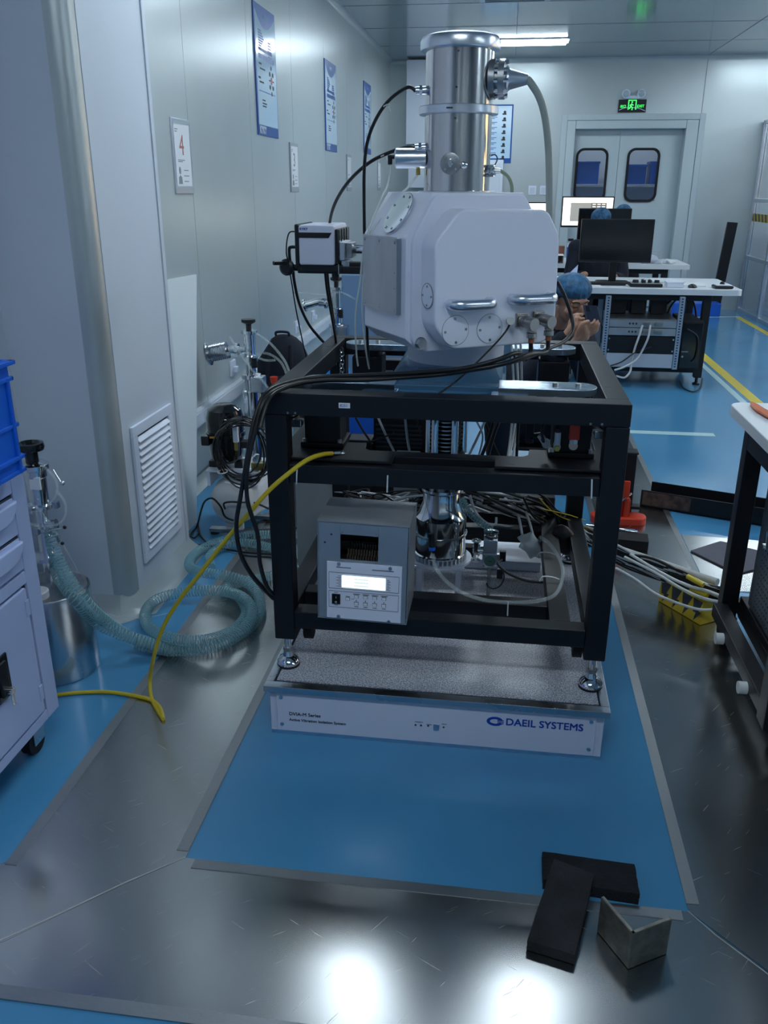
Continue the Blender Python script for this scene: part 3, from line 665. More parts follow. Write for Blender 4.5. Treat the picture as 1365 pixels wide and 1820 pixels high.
for i in range(8):
    bm = bmesh.new(); c_ = at(607+(i % 2), 622+i*7, y=2.85); tube(bm, [c_+V(.006*cos(a*pi/4), .004*((i % 2)*2-1)*cos(a*pi/4), .010*sin(a*pi/4)) for a in range(8)], .0014, 5, closed=True); obj('chain_link', bm, CHROME, ch)

# ================================================================== FILM-WRAPPED BASE + ARMS
def rounded_arm(bm, x0, x1, y0, y1, z0, z1, right):
    r = (y1-y0)/2; pl = []
    if right: pl = [(x0, y0), (x1-r, y0)]+[(x1-r+r*cos(R(a)), (y0+y1)/2+r*sin(R(a))) for a in range(-75, 90, 15)]+[(x1-r, y1), (x0, y1)]
    else: pl = [(x1, y1), (x0+r, y1)]+[(x0+r+r*cos(R(a)), (y0+y1)/2+r*sin(R(a))) for a in range(105, 270, 15)]+[(x0+r, y0), (x1, y0)]
    prism(bm, pl, Matrix.Translation((0, 0, z0)), z1-z0, .002)
B_ = thing('isolated_base', 'blue film-wrapped base plate under the chamber with four long arms', 'base plate', (-.14, 2.6, .945))
P('base_plate', BASEM, B_, box, (-.31, 2.315, .945), (.02, 2.90, .992), .004)
P('cross_bar', BASEM, B_, box, (-.37, 2.245, .950), (.03, 2.315, .975), .004)
bm = bmesh.new(); pl = [(-.31, 2.36), (.01, 2.36), (.01, 2.86), (-.31, 2.86)]
lo = [bm.verts.new((x, y, .992)) for x, y in pl]; hi = [bm.verts.new((x*.0+cx_, y*.0+cy_, 1.018)) for (x, y), cx_, cy_ in zip(pl, (-.285, -.01, -.01, -.285), (2.44, 2.44, 2.82, 2.82))]
bm.faces.new(lo[::-1]); bm.faces.new(hi)
for i in range(4): bm.faces.new((lo[i], lo[(i+1) % 4], hi[(i+1) % 4], hi[i]))
obj('raised_pad', bm, BASEM, B_)
for nm, a in (('arm', (.00, .262, 2.26, 2.36, .9835, 1.003, True)), ('arm', (-.545, -.28, 2.26, 2.36, .9835, 1.003, False)), ('arm', (.02, .25, 2.87, 2.97, .9835, 1.003, True)), ('arm', (-.53, -.28, 2.87, 2.97, .9835, 1.003, False))):
    bm = bmesh.new(); rounded_arm(bm, *a); ar = obj(nm, bm, FILM, B_)
    xs = (a[0], a[1]); ym = (a[2]+a[3])/2
    for xx in ((a[1]-.05, a[1]-.11) if a[6] else (a[0]+.05, a[0]+.11)): P('hex_screw', DSTEEL, ar, cyl, (xx, ym, 1.003), (xx, ym, 1.010), .008, n=6)
for x0, x1 in ((-.37, -.27), (-.02, .08)): P('arm_clamp', FILM, B_, box, (x0, 2.235, .965), (x1, 2.30, .985), .004)
# mirror-like label plate on the base, right
P('foil_plate', FILM, B_, box, (-.045, 2.70, .992), (.032, 2.715, 1.085), .002)

# ================================================================== MICROSCOPE
CA = R(32); CC = Vector((-.14, 2.6, 0)); ML = Matrix.Translation(CC) @ Matrix.Rotation(CA, 4, 'Z')
E0 = thing('electron_microscope', 'white electron microscope chamber with a tall polished steel column on the black frame', 'microscope', (-.14, 2.6, 1.018))
def L3(x, y, z): return ML @ V(x, y, z)
bm = bmesh.new(); b = bmesh.new()
fr = [(-.19, 1.489), (.088, 1.489), (.165, 1.38), (.165, 1.13), (.12, 1.088), (-.225, 1.088), (-.262, 1.12), (-.262, 1.378)]
bk = [(-.13, 1.489), (.06, 1.489), (.12, 1.38), (.12, 1.15), (.08, 1.11), (-.14, 1.11), (-.18, 1.15), (-.18, 1.378)]
for x, z in fr: b.verts.new((x, -.2, z))
for x, z in fr: b.verts.new((x if z < 1.45 else x, .075 if z < 1.45 else .04, z))
for x, z in bk: b.verts.new((x, .20, z))
bmesh.ops.convex_hull(b, input=b.verts); bmesh.ops.dissolve_limit(b, angle_limit=R(3), verts=b.verts, edges=b.edges)
bmesh.ops.bevel(b, geom=b.edges[:], offset=.003, segments=2, affect='EDGES', profile=.5); merge(bm, b, ML)
body = obj('chamber_body', bm, CHAMB, E0, 30)
def fplate(poly, y0, d, bev, m, nm, **kw):
    # poly (x,z) outline, front face at y0, thickness d towards the back
    Mx = ML @ MXf((0, y0+d, 0), (1, 0, 0), (0, 0, 1)); bm = bmesh.new(); prism(bm, poly, Mx, d, bev); return obj(nm, bm, m, E0, 40, **kw)
def roundpoly(p, r, n=4):
    out = []; N = len(p)
    for i in range(N):
        a, b, c = Vector(p[i-1]), Vector(p[i]), Vector(p[(i+1) % N]); u = (a-b).normalized(); v = (c-b).normalized()
        for k in range(n+1):
            t = k/n; q0 = b+u*r; q1 = b+v*r; out.append(tuple(q0*(1-t)**2+b*2*t*(1-t)+q1*t*t))
    return out
fr2 = [(-.185, 1.484), (.084, 1.484), (.155, 1.378), (.155, 1.13), (.115, 1.084), (-.222, 1.084), (-.248, 1.115), (-.248, 1.376)]
fplate(roundpoly(fr2, .018), -.214, .014, .003, CHAMB, 'front_flange')
door = fplate(roundpoly([(-.153, 1.451), (.11, 1.447), (.153, 1.38), (.158, 1.16), (.128, 1.098), (-.168, 1.099), (-.220, 1.162), (-.224, 1.372)], .02, 5), -.29, .076, .007, CHAMB, 'chamber_door')
def handle(xa, xb, z):
    bm = bmesh.new(); y = -.29
    pts = spline([L3(xa+.008, y+.004, z), L3(xa+.009, y-.018, z), L3(xa+.022, y-.033, z), L3(xa+.045, y-.037, z), L3(xb-.045, y-.037, z), L3(xb-.022, y-.033, z), L3(xb-.009, y-.018, z), L3(xb-.008, y+.004, z)], 6)
    tube(bm, pts, .0150, 14); h = obj('door_handle', bm, ALU, door); P('end_socket', INK, door, cyl, L3(xa+.014, y-.034, z), L3(xa+.010, y-.0355, z), .006); P('socket_screw', CHROME, door, cyl, L3(xa+.013, y-.036, z), L3(xa+.008, y-.039, z), .0035)
handle(-.184, -.054, 1.218); handle(.003, .137, 1.223)
def cover(x, z, r):
    Mx = ML @ MXf((x, -.2899, z), (1, 0, 0), (0, 0, 1)); o = P('round_cover', CHAMB, door, prism, circ(r, 36), Mx, .0016, .0006)
    bm = bmesh.new(); tube(bm, [Mx @ V((r+.001)*cos(a*pi/18), (r+.001)*sin(a*pi/18), .0002) for a in range(36)], .0006, 5, closed=True); obj('groove', bm, GREYI, door)
    for a in range(4):
        an = R(90*a+4); P('screw', DSTEEL, door, cyl, Mx @ V((r-.008)*cos(an), (r-.008)*sin(an), .001), Mx @ V((r-.008)*cos(an), (r-.008)*sin(an), .003), .0036)
cover(-.158, 1.149, .039); cover(-.054, 1.148, .038)
# small cover on the door's left flank
Mx = ML @ MXf((-.2225, -.252, 1.237), (0, -1, 0), (0, 0, 1)); bm = bmesh.new(); prism(bm, circ(.031, 30), Mx, .0016, .0006); o = obj('round_cover', bm, CHAMB, door)
bm = bmesh.new(); tube(bm, [Mx @ V(.032*cos(a*pi/18), .032*sin(a*pi/18), .0012) for a in range(36)], .0009, 5, closed=True); obj('groove', bm, GREYI, door)
for a in range(4): P('screw', DSTEEL, door, cyl, Mx @ V(.024*cos(R(90*a)), .024*sin(R(90*a)), .001), Mx @ V(.024*cos(R(90*a)), .024*sin(R(90*a)), .0034), .003)
# big hex bolt low on the flange
bt = P('flange_bolt', ALU, E0, cyl, L3(-.222, -.214, 1.108), L3(-.222, -.227, 1.108), .014, n=6); P('washer', STEEL, bt, cyl, L3(-.222, -.213, 1.108), L3(-.222, -.216, 1.108), .0175)
# steel side plate
def sbox(bm, y0, y1, z0, z1, x0, x1, bev=.002): box(bm, (x0, y0, z0), (x1, y1, z1), bev, ML)
bm = bmesh.new(); sbox(bm, -.174, .054, 1.180, 1.378, -.276, -.260); sp = obj('side_plate', bm, PLATE, E0)
for y in (-.160, -.06, .04):
    for z in (1.192, 1.366): P('screw', DSTEEL, sp, screw, L3(-.276, y, z), ML.to_3x3() @ V(-1, 0, 0), .0045, .002)
for z in (1.25, 1.29): P('screw', DSTEEL, sp, screw, L3(-.276, -.160, z), ML.to_3x3() @ V(-1, 0, 0), .0035, .0015)
# round blank flange on the slanted left face
nrm = V(-.111, 0, .072).normalized(); up_ = V(.072, 0, .111).normalized(); ctr = V(-.226, -.088, 1.4335)
Mx = ML @ MXf(ctr, V(0, -1, 0), up_)
vp = P('blank_flange', CHROME, E0, lathe, [(0, 0), (.058, 0), (.060, .002), (.060, .008), (.057, .010), (0, .010)], Mx=Mx, n=40)
for a in range(8):
    an = R(45*a+20); P('screw', CHROME, vp, cyl, Mx @ V(.05*cos(an), .05*sin(an), .009), Mx @ V(.05*cos(an), .05*sin(an), .0125), .0035)
# neck below the body
P('neck', CHAMB, E0, cyl, (-.135, 2.60, 1.018), (-.135, 2.60, 1.095), .145, n=48)
# --- column
AX, AY = -.148, 2.6
col = P('column_tube', TUBES, E0, lathe, [(.098, 1.487), (.100, 1.492), (.0925, 1.493), (.0925, 1.86), (0, 1.86)], (AX, AY, 0), n=56)
for sx_, rr in ((0, 0),): pass
P('base_ring', ALU, E0, cyl, (AX, AY, 1.486), (AX, AY, 1.492), .108, n=48)
P('collar', ALU, E0, lathe, [(.092, 1.688), (.107, 1.688), (.109, 1.690), (.109, 1.708), (.107, 1.710), (.092, 1.710)], (AX, AY, 0), n=56)
P('cap', ALU, E0, lathe, [(0, 1.846), (.106, 1.846), (.108, 1.850), (.108, 1.868), (.103, 1.878), (.085, 1.884), (0, 1.884)], (AX, AY, 0), n=56)
P('collar_slot', INK, E0, prism, rrect(.018, .004, .0019), MXf((AX-.018, AY-.1088, 1.699), (1, 0, 0), (0, 0, 1)), .0012)
for z, dx in ((1.835, .0), (1.75, -.002), (1.675, -.003)): P('dowel_hole', INK, col, cyl, (AX+dx, AY-.0932, z), (AX+dx, AY-.090, z), .0028, n=8)
# aperture port with knob in the column front
pt = P('aperture_port', DSTEEL, E0, lathe, [(0, 0), (.026, 0), (.028, .002), (.028, .012), (.024, .014), (0, .014)], (AX-.012, AY-.085, 1.562), (-.05, -1, 0), n=32)
for a in range(4): P('screw', CHROME, pt, cyl, (AX-.012+.02*cos(R(90*a+45)), AY-.0995, 1.562+.02*sin(R(90*a+45))), (AX-.012+.02*cos(R(90*a+45)), AY-.102, 1.562+.02*sin(R(90*a+45))), .0028)
P('port_knob', CHROME, pt, lathe, [(0, 0), (.007, 0), (.007, .012), (.004, .015), (0, .015)], (AX-.012, AY-.098, 1.562), (0, -1, 0)); P('port_key', CHROME, pt, box, (AX-.016, AY-.115, 1.552), (AX-.008, AY-.110, 1.574), .002)
pk = P('side_knob', CHROME, E0, lathe, [(0, 0), (.005, 0), (.005, .008), (.009, .009), (.009, .016), (.005, .018), (0, .018)], (AX+.022, AY-.088, 1.558), (.2, -1, 0))
# grey actuator drum on the left with elbow and fittings
ac = P('actuator_drum', ALU, E0, lathe, [(0, 0), (.026, 0), (.027, .002), (.027, .085), (.024, .088), (0, .088)], (AX-.085, AY-.02, 1.578), (-1, -.03, 0), n=32)
P('elbow_fitting', BLACK, ac, cyl, (AX-.172, AY-.02, 1.582), (AX-.188, AY-.02, 1.582), .006); P('elbow_fitting', BLACK, ac, cyl, (AX-.188, AY-.02, 1.586), (AX-.188, AY-.02, 1.562), .0065)
P('brass_fitting', BRASS, ac, cyl, (AX-.108, AY-.02, 1.553), (AX-.108, AY-.02, 1.534), .006, n=6)
for z in (1.565, 1.592): P('drum_screw', DSTEEL, ac, cyl, (AX-.172, AY-.018, z), (AX-.176, AY-.018, z), .004)
for z, nm in ((1.750, 'upper_gland'), (1.606, 'lower_gland')):
    g = P('cable_gland', ALU, E0, cyl, (AX-.088, AY-.02, z), (AX-.118, AY-.025, z-.002), .0105); P('gland_nut', CHROME, g, cyl, (AX-.10, AY-.022, z), (AX-.108, AY-.023, z), .0135, n=6)
# right: gun feedthrough flange with bolts and cone
gf = P('feedthrough_flange', DSTEEL, E0, lathe, [(0, 0), (.05, 0), (.05, .016), (.036, .016), (.036, .026), (.05, .026), (.05, .042), (.03, .044), (0, .044)], (AX+.082, AY-.01, 1.775), (1, -.1, .0), n=36)
for a in range(10):
    an = R(36*a+10); c_ = V(AX+.086, AY-.012+.043*cos(an), 1.775+.043*sin(an)); P('flange_bolt', CHROME, gf, cyl, c_+V(-.004, 0, 0), c_+V(.046, -.004, 0), .0055, n=6)
gc = P('cable_cone', ALU, E0, lathe, [(0, 0), (.030, 0), (.032, .006), (.026, .012), (.013, .060), (0, .060)], (AX+.125, AY-.014, 1.775), (1, -.1, -.03), n=28)
gs = P('signal_port', CHROME, E0, lathe, [(0, 0), (.016, 0), (.016, .006), (.010, .008), (.010, .014), (.015, .015), (.015, .02), (.008, .022), (.006, .036), (0, .036)], (AX+.088, AY-.02, 1.545), (1, -.15, 0))
for a in range(4): P('bolt', DSTEEL, gs, cyl, (AX+.09, AY-.023+.017*cos(R(90*a+45)), 1.545+.017*sin(R(90*a+45))), (AX+.104, AY-.025+.017*cos(R(90*a+45)), 1.545+.017*sin(R(90*a+45))), .004, n=6)
# two connector blocks on the door
def connector(x, z, nm):
    y = -.29
    c = P('connector', NICKEL, door, box, (x-.018, y-.008, z+.006-.018), (x+.018, y, z+.006+.018), .002, ML)
    P('barrel', NICKEL, door, lathe, [(0, 0), (.015, 0), (.016, .012), (.0145, .013), (.0145, .018), (.0165, .019), (.0165, .026), (0, .026)], L3(x, y-.008, z+.004), ML.to_3x3() @ V(.15, -1, -.05))
    q = L3(x+.006, y-.046, z); P('barrel', NICKEL, door, lathe, [(0, 0), (.0165, 0), (.0175, .003), (.0175, .024), (.0165, .026), (0, .026)], L3(x+.004, y-.032, z+.001), ML.to_3x3() @ V(.15, -1, -.05))
    P('elbow', NICKEL, door, lathe, [(0, 0), (.012, 0), (.0125, .008), (.010, .010), (.0135, .012), (.0135, .024), (.010, .026), (0, .026)], L3(x+.008, y-.045, z-.012), (0, 0, -1)); P('boot', mat('red_boot', (.28, .08, .04), .4), door, cyl, L3(x+.008, y-.045, z-.038), L3(x+.008, y-.045, z-.050), .008)
    return L3(x+.008, y-.045, z-.050)
CA1 = connector(.043, 1.160, 'a'); CA2 = connector(.098, 1.163, 'b')
bn = P('coaxial_plug', CHROME, door, lathe, [(0, 0), (.009, 0), (.009, .010), (.006, .011), (.006, .018), (.010, .019), (.010, .030), (0, .030)], L3(.005, -.29, 1.166), ML.to_3x3() @ V(-.4, -1, .1))

# ================================================================== DETECTOR UNIT (left)
D_ = thing('detector_unit', 'white box detector with a black stripe on a black rail, left of the chamber', 'detector', (-.58, 2.78, 1.26))
d0, d1 = at(532, 402, y=2.75), at(601, 470, y=2.75); x0, x1, z1, z0 = -.642, -.527, 1.392, 1.272
P('housing', CHAMB, D_, box, (x0, 2.72, z0), (x1, 2.94, z1), .008); P('rear_cover', BLACK, D_, box, (x0-.012, 2.722, z0-.002), (x0+.001, 2.938, z1+.002), .004)
P('front_face', BLACK, D_, box, (x1-.001, 2.728, z0+.004), (x1+.010, 2.932, z1-.012), .004); P('stripe', BLACKG, D_, prism, [(x0, 1.354), (x1-.018, 1.354), (x1-.008, 1.370), (x0, 1.370)], MXf((0, 2.7196, 0), (1, 0, 0), (0, 0, 1)), .0015)
text('lettering', 'KYKY', .0105, MXf((x0+.005, 2.7192, 1.3765), (1, 0, 0), (0, 0, 1)), INKB, D_, .0003, bold=.0004)
for i in range(4): P('cooling_fin', BLACKG, D_, box, (x1+.008, 2.74+i*.045, 1.30), (x1+.012, 2.76+i*.045, 1.378), .001)
P('mount_block', ALU, D_, box, (x1+.010, 2.74, 1.286), (x1+.028, 2.86, 1.342), .003); P('mount_block', DSTEEL, D_, box, (x1+.028, 2.76, 1.292), (x1+.048, 2.84, 1.338), .003)
P('detector_tube', CHROME, D_, cyl, (x1+.04, 2.79, 1.318), (-.30, 2.71, 1.318), .0135)
P('rail', BLACK, D_, box, (x0-.01, 2.74, 1.245), (-.395, 2.80, 1.268), .003); P('carriage', BLACK, D_, box, (x0+.002, 2.735, 1.250), (x1+.02, 2.86, 1.2725), .003)
P('saddle', STEEL, D_, box, (x1+.015, 2.745, 1.262), (x1+.042, 2.80, 1.286), .003); P('saddle', BLACK, D_, box, (x1+.035, 2.75, 1.266), (x1+.085, 2.80, 1.28), .003)
P('clamp_strip', STEEL, D_, box, (x1+.008, 2.732, 1.244), (x1+.011, 2.74, 1.275)); P('scale_bar', ALU, D_, box, (x1+.08, 2.79, 1.268), (-.42, 2.81, 1.276), .001)
hw = P('hand_wheel', BLACK, D_, lathe, [(0, 0), (.022, 0), (.026, .006), (.026, .014), (.018, .02), (0, .02)], (x0-.045, 2.765, 1.262), (-.3, -1, 0)); P('crank_knob', BLACK, hw, cyl, (x0-.06, 2.74, 1.276), (x0-.082, 2.72, 1.277), .0065)
P('spindle', BLACK, D_, cyl, (x0-.045, 2.765, 1.262), (x0+.01, 2.765, 1.258), .010); P('support_bolt', BLACK, D_, cyl, (x1-.008, 2.77, 1.225), (x1-.008, 2.77, 1.246), .012)
P('handle_bar', BLACK, D_, tube, spline([V(x0-.008, 2.75, 1.324), V(x0-.03, 2.75, 1.324), V(x0-.037, 2.75, 1.316), V(x0-.037, 2.755, 1.275)]), .005, 8)
P('mount_flange', DSTEEL, D_, box, (-.425, 2.70, 1.255), (-.405, 2.86, 1.345), .003)
P('support_post', BLACKP, D_, box, (-.40, 2.70, 1.235), (-.31, 2.80, 1.25), .003)

# ================================================================== CONTROLLER BOX
K_ = thing('pump_controller', 'grey metal controller box with a lit display on the lower front rail', 'controller', (-.347, 2.2, .354))
kx0, kx1, kz0, kz1, ky = -.478, -.219, .3555, .655, 2.115
FK = Matrix.Translation((kx0, ky, kz0)) @ Matrix.Rotation(R(1.2), 4, 'Y'); W_, H_ = .255, .298
def kb(nm, m, lo, hi, bev=.001): return P(nm, m, K_, box, lo, hi, bev, FK)
CASE = mat('controller_case', (.40, .43, .47), .38, .7, var=.1, vscale=12)
kb('case', CASE, (0, .16, 0), (W_, .19, H_)); kb('case', CASE, (0, .004, 0), (.003, .17, H_)); kb('case', CASE, (W_-.003, .004, 0), (W_, .17, H_)); kb('case_top', CASE, (0, 0, H_-.003), (W_, .19, H_+.001)); kb('case_bottom', CASE, (0, 0, 0), (W_, .19, .003))
wy0, wy1, wx0, wx1 = .188, .262, .065, .170
for lo, hi in (((.004, 0, .004), (wx0, .004, H_-.004)), ((wx1, 0, .004), (W_-.004, .004, H_-.004)), ((wx0, 0, .004), (wx1, .004, wy0)), ((wx0, 0, wy1), (wx1, .004, H_-.004))): kb('front_sheet', CASE, lo, hi)
kb('inner_tray', DSTEEL, (.02, .1, .15), (W_-.02, .104, .2)); kb('inner_floor', BLACK, (.01, .01, .17), (W_-.01, .155, .173))
bm = bmesh.new()
for i in range(13):
    for j in range(4): box(bm, (.078+i*.0075, .012+j*.016, .174), (.082+i*.0075, .024+j*.016, .176+.012*j), 0, FK)
obj('vent_fins', bm, mat('fin_brown', (.10, .08, .07), .5, .3), K_)
fp = kb('front_panel', CHAMB, (.028, -.004, .006), (.238, 0, .180), .001)
MK = lambda u, v: FK @ MXf((u, -.0042, v), (1, 0, 0), (0, 0, 1))
P('display', LCD, fp, box, (.071, -.006, .105), (.193, -.004, .141), 0, FK)
def kbox(bm, u0, v0, u1, v1, d=.0007): box(bm, (u0, -.004-d, v0), (u1, -.004, v1), 0, FK)
bm = bmesh.new()
for (u0, v0, u1, v1) in ((.034, .099, .231, .149), (.034, .041, .231, .092)):
    for q in ((u0, v0, u1, v0+.0009), (u0, v1-.0009, u1, v1), (u0, v0, u0+.0009, v1), (u1-.0009, v0, u1, v1)): kbox(bm, *q)
for i in range(8): kbox(bm, .071-.010-(.006 if i % 2 else 0), .138-i*.0045, .068, .1388-i*.0045); kbox(bm, .197, .136-i*.0045, .203+(.004 if i % 2 else 0), .1370-i*.0045)
for i, u in enumerate((.112, .138, .164, .190)):
    kbox(bm, u-.009, .0855, u+.010, .0872); kbox(bm, u-.005, .0465, u+.006, .048); kbox(bm, u-.001, .064, u+.001, .068)
kbox(bm, .082, .0765, .094, .078); kbox(bm, .098, .070, .106, .071); kbox(bm, .049, .086, .06, .0872); kbox(bm, .049, .047, .06, .0482)
for u0, u1, v in ((.055, .095, .1635), (.155, .213, .163)):
    q = u0
    while q < u1: kbox(bm, q, v, q+.0025, v+.0024); q += .0032
for r_ in range(4): kbox(bm, .075, .133-r_*.009, .10, .1335-r_*.009, .0022)
obj('panel_print', bm, INK, fp)
bm = bmesh.new()
for r_ in range(3):
    for c_ in range(10): kbox(bm, .107+c_*.004, .131-r_*.010, .109+c_*.004, .1345-r_*.010, .0024)
obj('display_digits', bm, mat('lcd_digit', (.5, .62, .58), .4), fp)
sw = P('rocker_switch', BLACKG, fp, box, (.043, -.008, .052), (.067, -.004, .083), .001, FK)
text('switch_mark', 'I', .009, FK @ MXf((.054, -.0083, .070), (1, 0, 0), (0, 0, 1)), PAPER, fp, .0001); text('switch_mark', 'O', .008, FK @ MXf((.0515, -.0083, .056), (1, 0, 0), (0, 0, 1)), PAPER, fp, .0001)
for i, (u, v) in enumerate([(.088, .070)]+[(.112+.026*c_, .079-.0215*r_) for c_ in range(4) for r_ in range(2)]):
    b_ = P('button_edge', INK, fp, box, (u-.0062, -.0052, v-.005), (u+.0062, -.004, v+.005), .0005, FK)
    P('push_button', PAPER, fp, box, (u-.0052, -.0064, v-.004), (u+.0052, -.005, v+.004), .0005, FK)
for u, v in ((.062, .175), (.205, .173), (.062, .012), (.205, .009)): P('panel_screw', STEEL, fp, screw, FK @ V(u, -.004, v), (0, -1, 0), .0055, .003)
for u in (wx0+.006, wx1-.006):
    for v in (wy0-.006, wy1+.006): P('window_screw', DSTEEL, K_, screw, FK @ V(u, 0, v), (0, -1, 0), .0028, .001)
for u, v in ((.04, .26), (.022, .235)): P('hole', INK, K_, cyl, FK @ V(u, -.0005, v), FK @ V(u, .0005, v), .003, n=10)

# ================================================================== PUMP under the base
U_ = thing('turbo_pump', 'polished steel pump hanging below the base plate inside the frame', 'pump', (-.165, 2.6, .37))
px_, py_ = -.165, 2.6
P('lower_bell', CHROME, U_, lathe, [(0, .372), (.087, .372), (.087, .376), (.083, .38), (.083, .50), (.072, .515), (.060, .55), (.060, .585), (.066, .592), (.066, .60), (0, .60)], (px_, py_, 0), n=44)
P('band', STEEL, U_, lathe, [(.084, .44), (.088, .441), (.088, .446), (.084, .447)], (px_, py_, 0), n=44)
bm = bmesh.new()
for i in range(36): an = 2*pi*i/36; box(bm, (-.002, -.003, .354), (.002, .003, .374), 0, Matrix.Translation((px_+.086*cos(an), py_+.086*sin(an), 0)) @ Matrix.Rotation(an, 4, 'Z'))
obj('fin_ring', bm, WHITE, U_)
P('bottom_flange', WHITE, U_, lathe, [(0, .350), (.105, .350), (.105, .356), (0, .356)], (px_, py_, 0), n=40)
P('mid_pipe', CHROME, U_, cyl, (px_, py_, .60), (px_, py_, .70), .045, n=32)
P('upper_flange', STEEL, U_, lathe, [(0, .70), (.065, .70), (.065, .712), (.04, .714), (.04, .84), (.07, .85), (.072, .868), (.05, .872), (.05, .94), (0, .94)], (px_+.01, py_, 0), n=40)
for an in (100, 170, 235, 300, 20): P('tie_rod', CHROME, U_, cyl, (px_+.01+.056*cos(R(an)), py_+.056*sin(R(an)), .712), (px_+.01+.056*cos(R(an)), py_+.056*sin(R(an)), .852), .012)
for i in range(9): P('bellows_ring', BLACK, U_, lathe, [(.042, 0), (.050, .004), (.042, .008)], (px_+.01, py_, .72+i*.013), n=28)
# base tray under the pump
t = thing('mounting_tray', 'flat white tray lying on the speckled slab below the pump', 'tray', (-.05, 2.9, .163))
P('tray', WHITE, t, box, (-.31, 2.94, .1625), (.19, 3.17, .20), .004)
P('pump_bracket', BLACKP, t, box, (-.27, 2.955, .20), (-.06, 3.0, .24), .003)
P('pump_saddle', ALU, U_, box, (-.25, 2.52, .340), (-.08, 2.68, .3505), .003)
P('saddle_leg', ALU, U_, box, (-.24, 2.56, .163), (-.22, 2.64, .340), .003); P('saddle_leg', ALU, U_, box, (-.11, 2.56, .163), (-.09, 2.64, .340), .003)
# right-angle valve with dial
G_ = thing('vacuum_valve', 'grey block valve with a green round dial beside the pump', 'valve', (.0, 2.5, .37))
gx, gy, gz = .0, 2.53, .405
P('valve_block', ALU, G_, box, (gx-.022, gy-.025, gz-.02), (gx+.022, gy+.025, gz+.055), .003)
g = P('dial', ALU, G_, box, (gx-.024, gy-.032, gz-.036), (gx+.024, gy-.024, gz+.012), .003); P('dial_face', mat('dial_green', (.10, .22, .20), .3), g, cyl, (gx, gy-.036, gz-.012), (gx, gy-.031, gz-.012), .018, n=24); P('needle', INK, g, box, (gx-.006, gy-.0375, gz-.013), (gx+.006, gy-.036, gz-.011))
for a, b in ((-1, -1), (1, -1), (-1, 1), (1, 1)): P('screw', STEEL, g, screw, (gx+a*.019, gy-.032, gz-.012+b*.019), (0, -1, 0), .0035, .003)
P('top_flange', CHROME, G_, lathe, [(0, 0), (.022, 0), (.022, .006), (.015, .007), (.015, .014), (.024, .015), (.024, .022), (.014, .024), (0, .024)], (gx, gy, gz+.055)); P('side_flange', CHROME, G_, lathe, [(0, 0), (.014, 0), (.014, .01), (.02, .011), (.02, .018), (.012, .019), (.012, .034), (0, .034)], (gx-.022, gy, gz+.01), (-1, 0, 0))
P('wing_nut', CHROME, G_, cyl, (gx-.045, gy-.01, gz-.022), (gx-.045, gy-.01, gz+.045), .009, n=8); P('wing_head', CHROME, G_, ball, (gx-.045, gy-.01, gz-.022), (.016, .010, .008)); P('wing_head', CHROME, G_, ball, (gx-.045, gy-.01, gz+.045), (.016, .010, .008))
P('solenoid', BLACK, G_, box, (gx+.030, gy-.03, gz-.015), (gx+.050, gy-.01, gz+.02), .003); P('solenoid_plug', BLACK, G_, box, (gx+.024, gy-.045, gz-.068), (gx+.044, gy-.03, gz-.035), .003); P('link', DSTEEL, G_, box, (gx+.02, gy-.03, gz-.01), (gx+.032, gy-.015, gz+.01), .002)
P('support', DSTEEL, G_, cyl, (gx, gy+.005, .163), (gx, gy+.005, gz-.02), .006)
# ================================================================== LEFT: roll cabinet, crate, barrel, valve
CX_ = -1.205
R_ = thing('tool_cabinet', 'lavender-grey steel tool cabinet on castors at the left edge', 'cabinet', (-1.4, 1.6, 0))
P('carcass', CABP, R_, box, (-1.72, 1.05, .115), (CX_-.02, 1.945, .815), .004)
P('top_tray', CABP, R_, box, (-1.72, 1.04, .815), (CX_+.0, 1.95, .835), .006)
for nm, lo, hi in (('corner_post', (CX_-.025, 1.885, .105), (CX_, 1.945, .82)), ('bottom_rail', (CX_-.025, 1.05, .105), (CX_, 1.885, .135)), ('middle_rail', (CX_-.025, 1.05, .525), (CX_, 1.885, .56)), ('top_rail', (CX_-.025, 1.05, .775), (CX_, 1.885, .82))):
    P(nm, CABP, R_, box, lo, hi, .003)
def drawer(z0, z1):
    d = P('drawer', CABP, R_, box, (CX_-.02, 1.06, z0), (CX_+.002, 1.880, z1), .003)
    # full-width lip pull, folded outward, ends cut on a curve
    pl = [(1.07, z1-.055), (1.07, z1-.004), (1.872, z1-.004), (1.872, z1-.016), (1.862, z1-.032), (1.845, z1-.047), (1.815, z1-.055)]
    P('drawer_pull', CABP, d, prism, pl, MXf((CX_+.002, 0, 0), (0, 1, 0), (0, 0, 1)), .016, .006)
    P('drawer_gap', INK, d, box, (CX_-.015, 1.06, z1), (CX_-.002, 1.88, z1+.006))
drawer(.665, .765); drawer(.568, .655)
dr = P('door', CABP, R_, box, (CX_-.02, 1.10, .142), (CX_+.003, 1.872, .518), .004)
P('door_gap', INK, dr, box, (CX_-.018, 1.873, .14), (CX_-.004, 1.879, .52))
P('lock_plate', BLACKG, dr, box, (CX_+.003, 1.655, .285), (CX_+.010, 1.735, .405), .006); P('lock_handle', BLACK, dr, box, (CX_+.010, 1.68, .30), (CX_+.020, 1.715, .395), .006); P('lock_key', CHROME, dr, cyl, (CX_+.018, 1.70, .315), (CX_+.035, 1.70, .315), .010); P('key_blade', CHROME, dr, box, (CX_+.028, 1.695, .272), (CX_+.031, 1.707, .315), .001)
P('hinge', CABP, dr, box, (CX_+.001, 1.855, .18), (CX_+.006, 1.872, .225), .001); P('hinge', CABP, dr, box, (CX_+.001, 1.855, .44), (CX_+.006, 1.872, .485), .001)
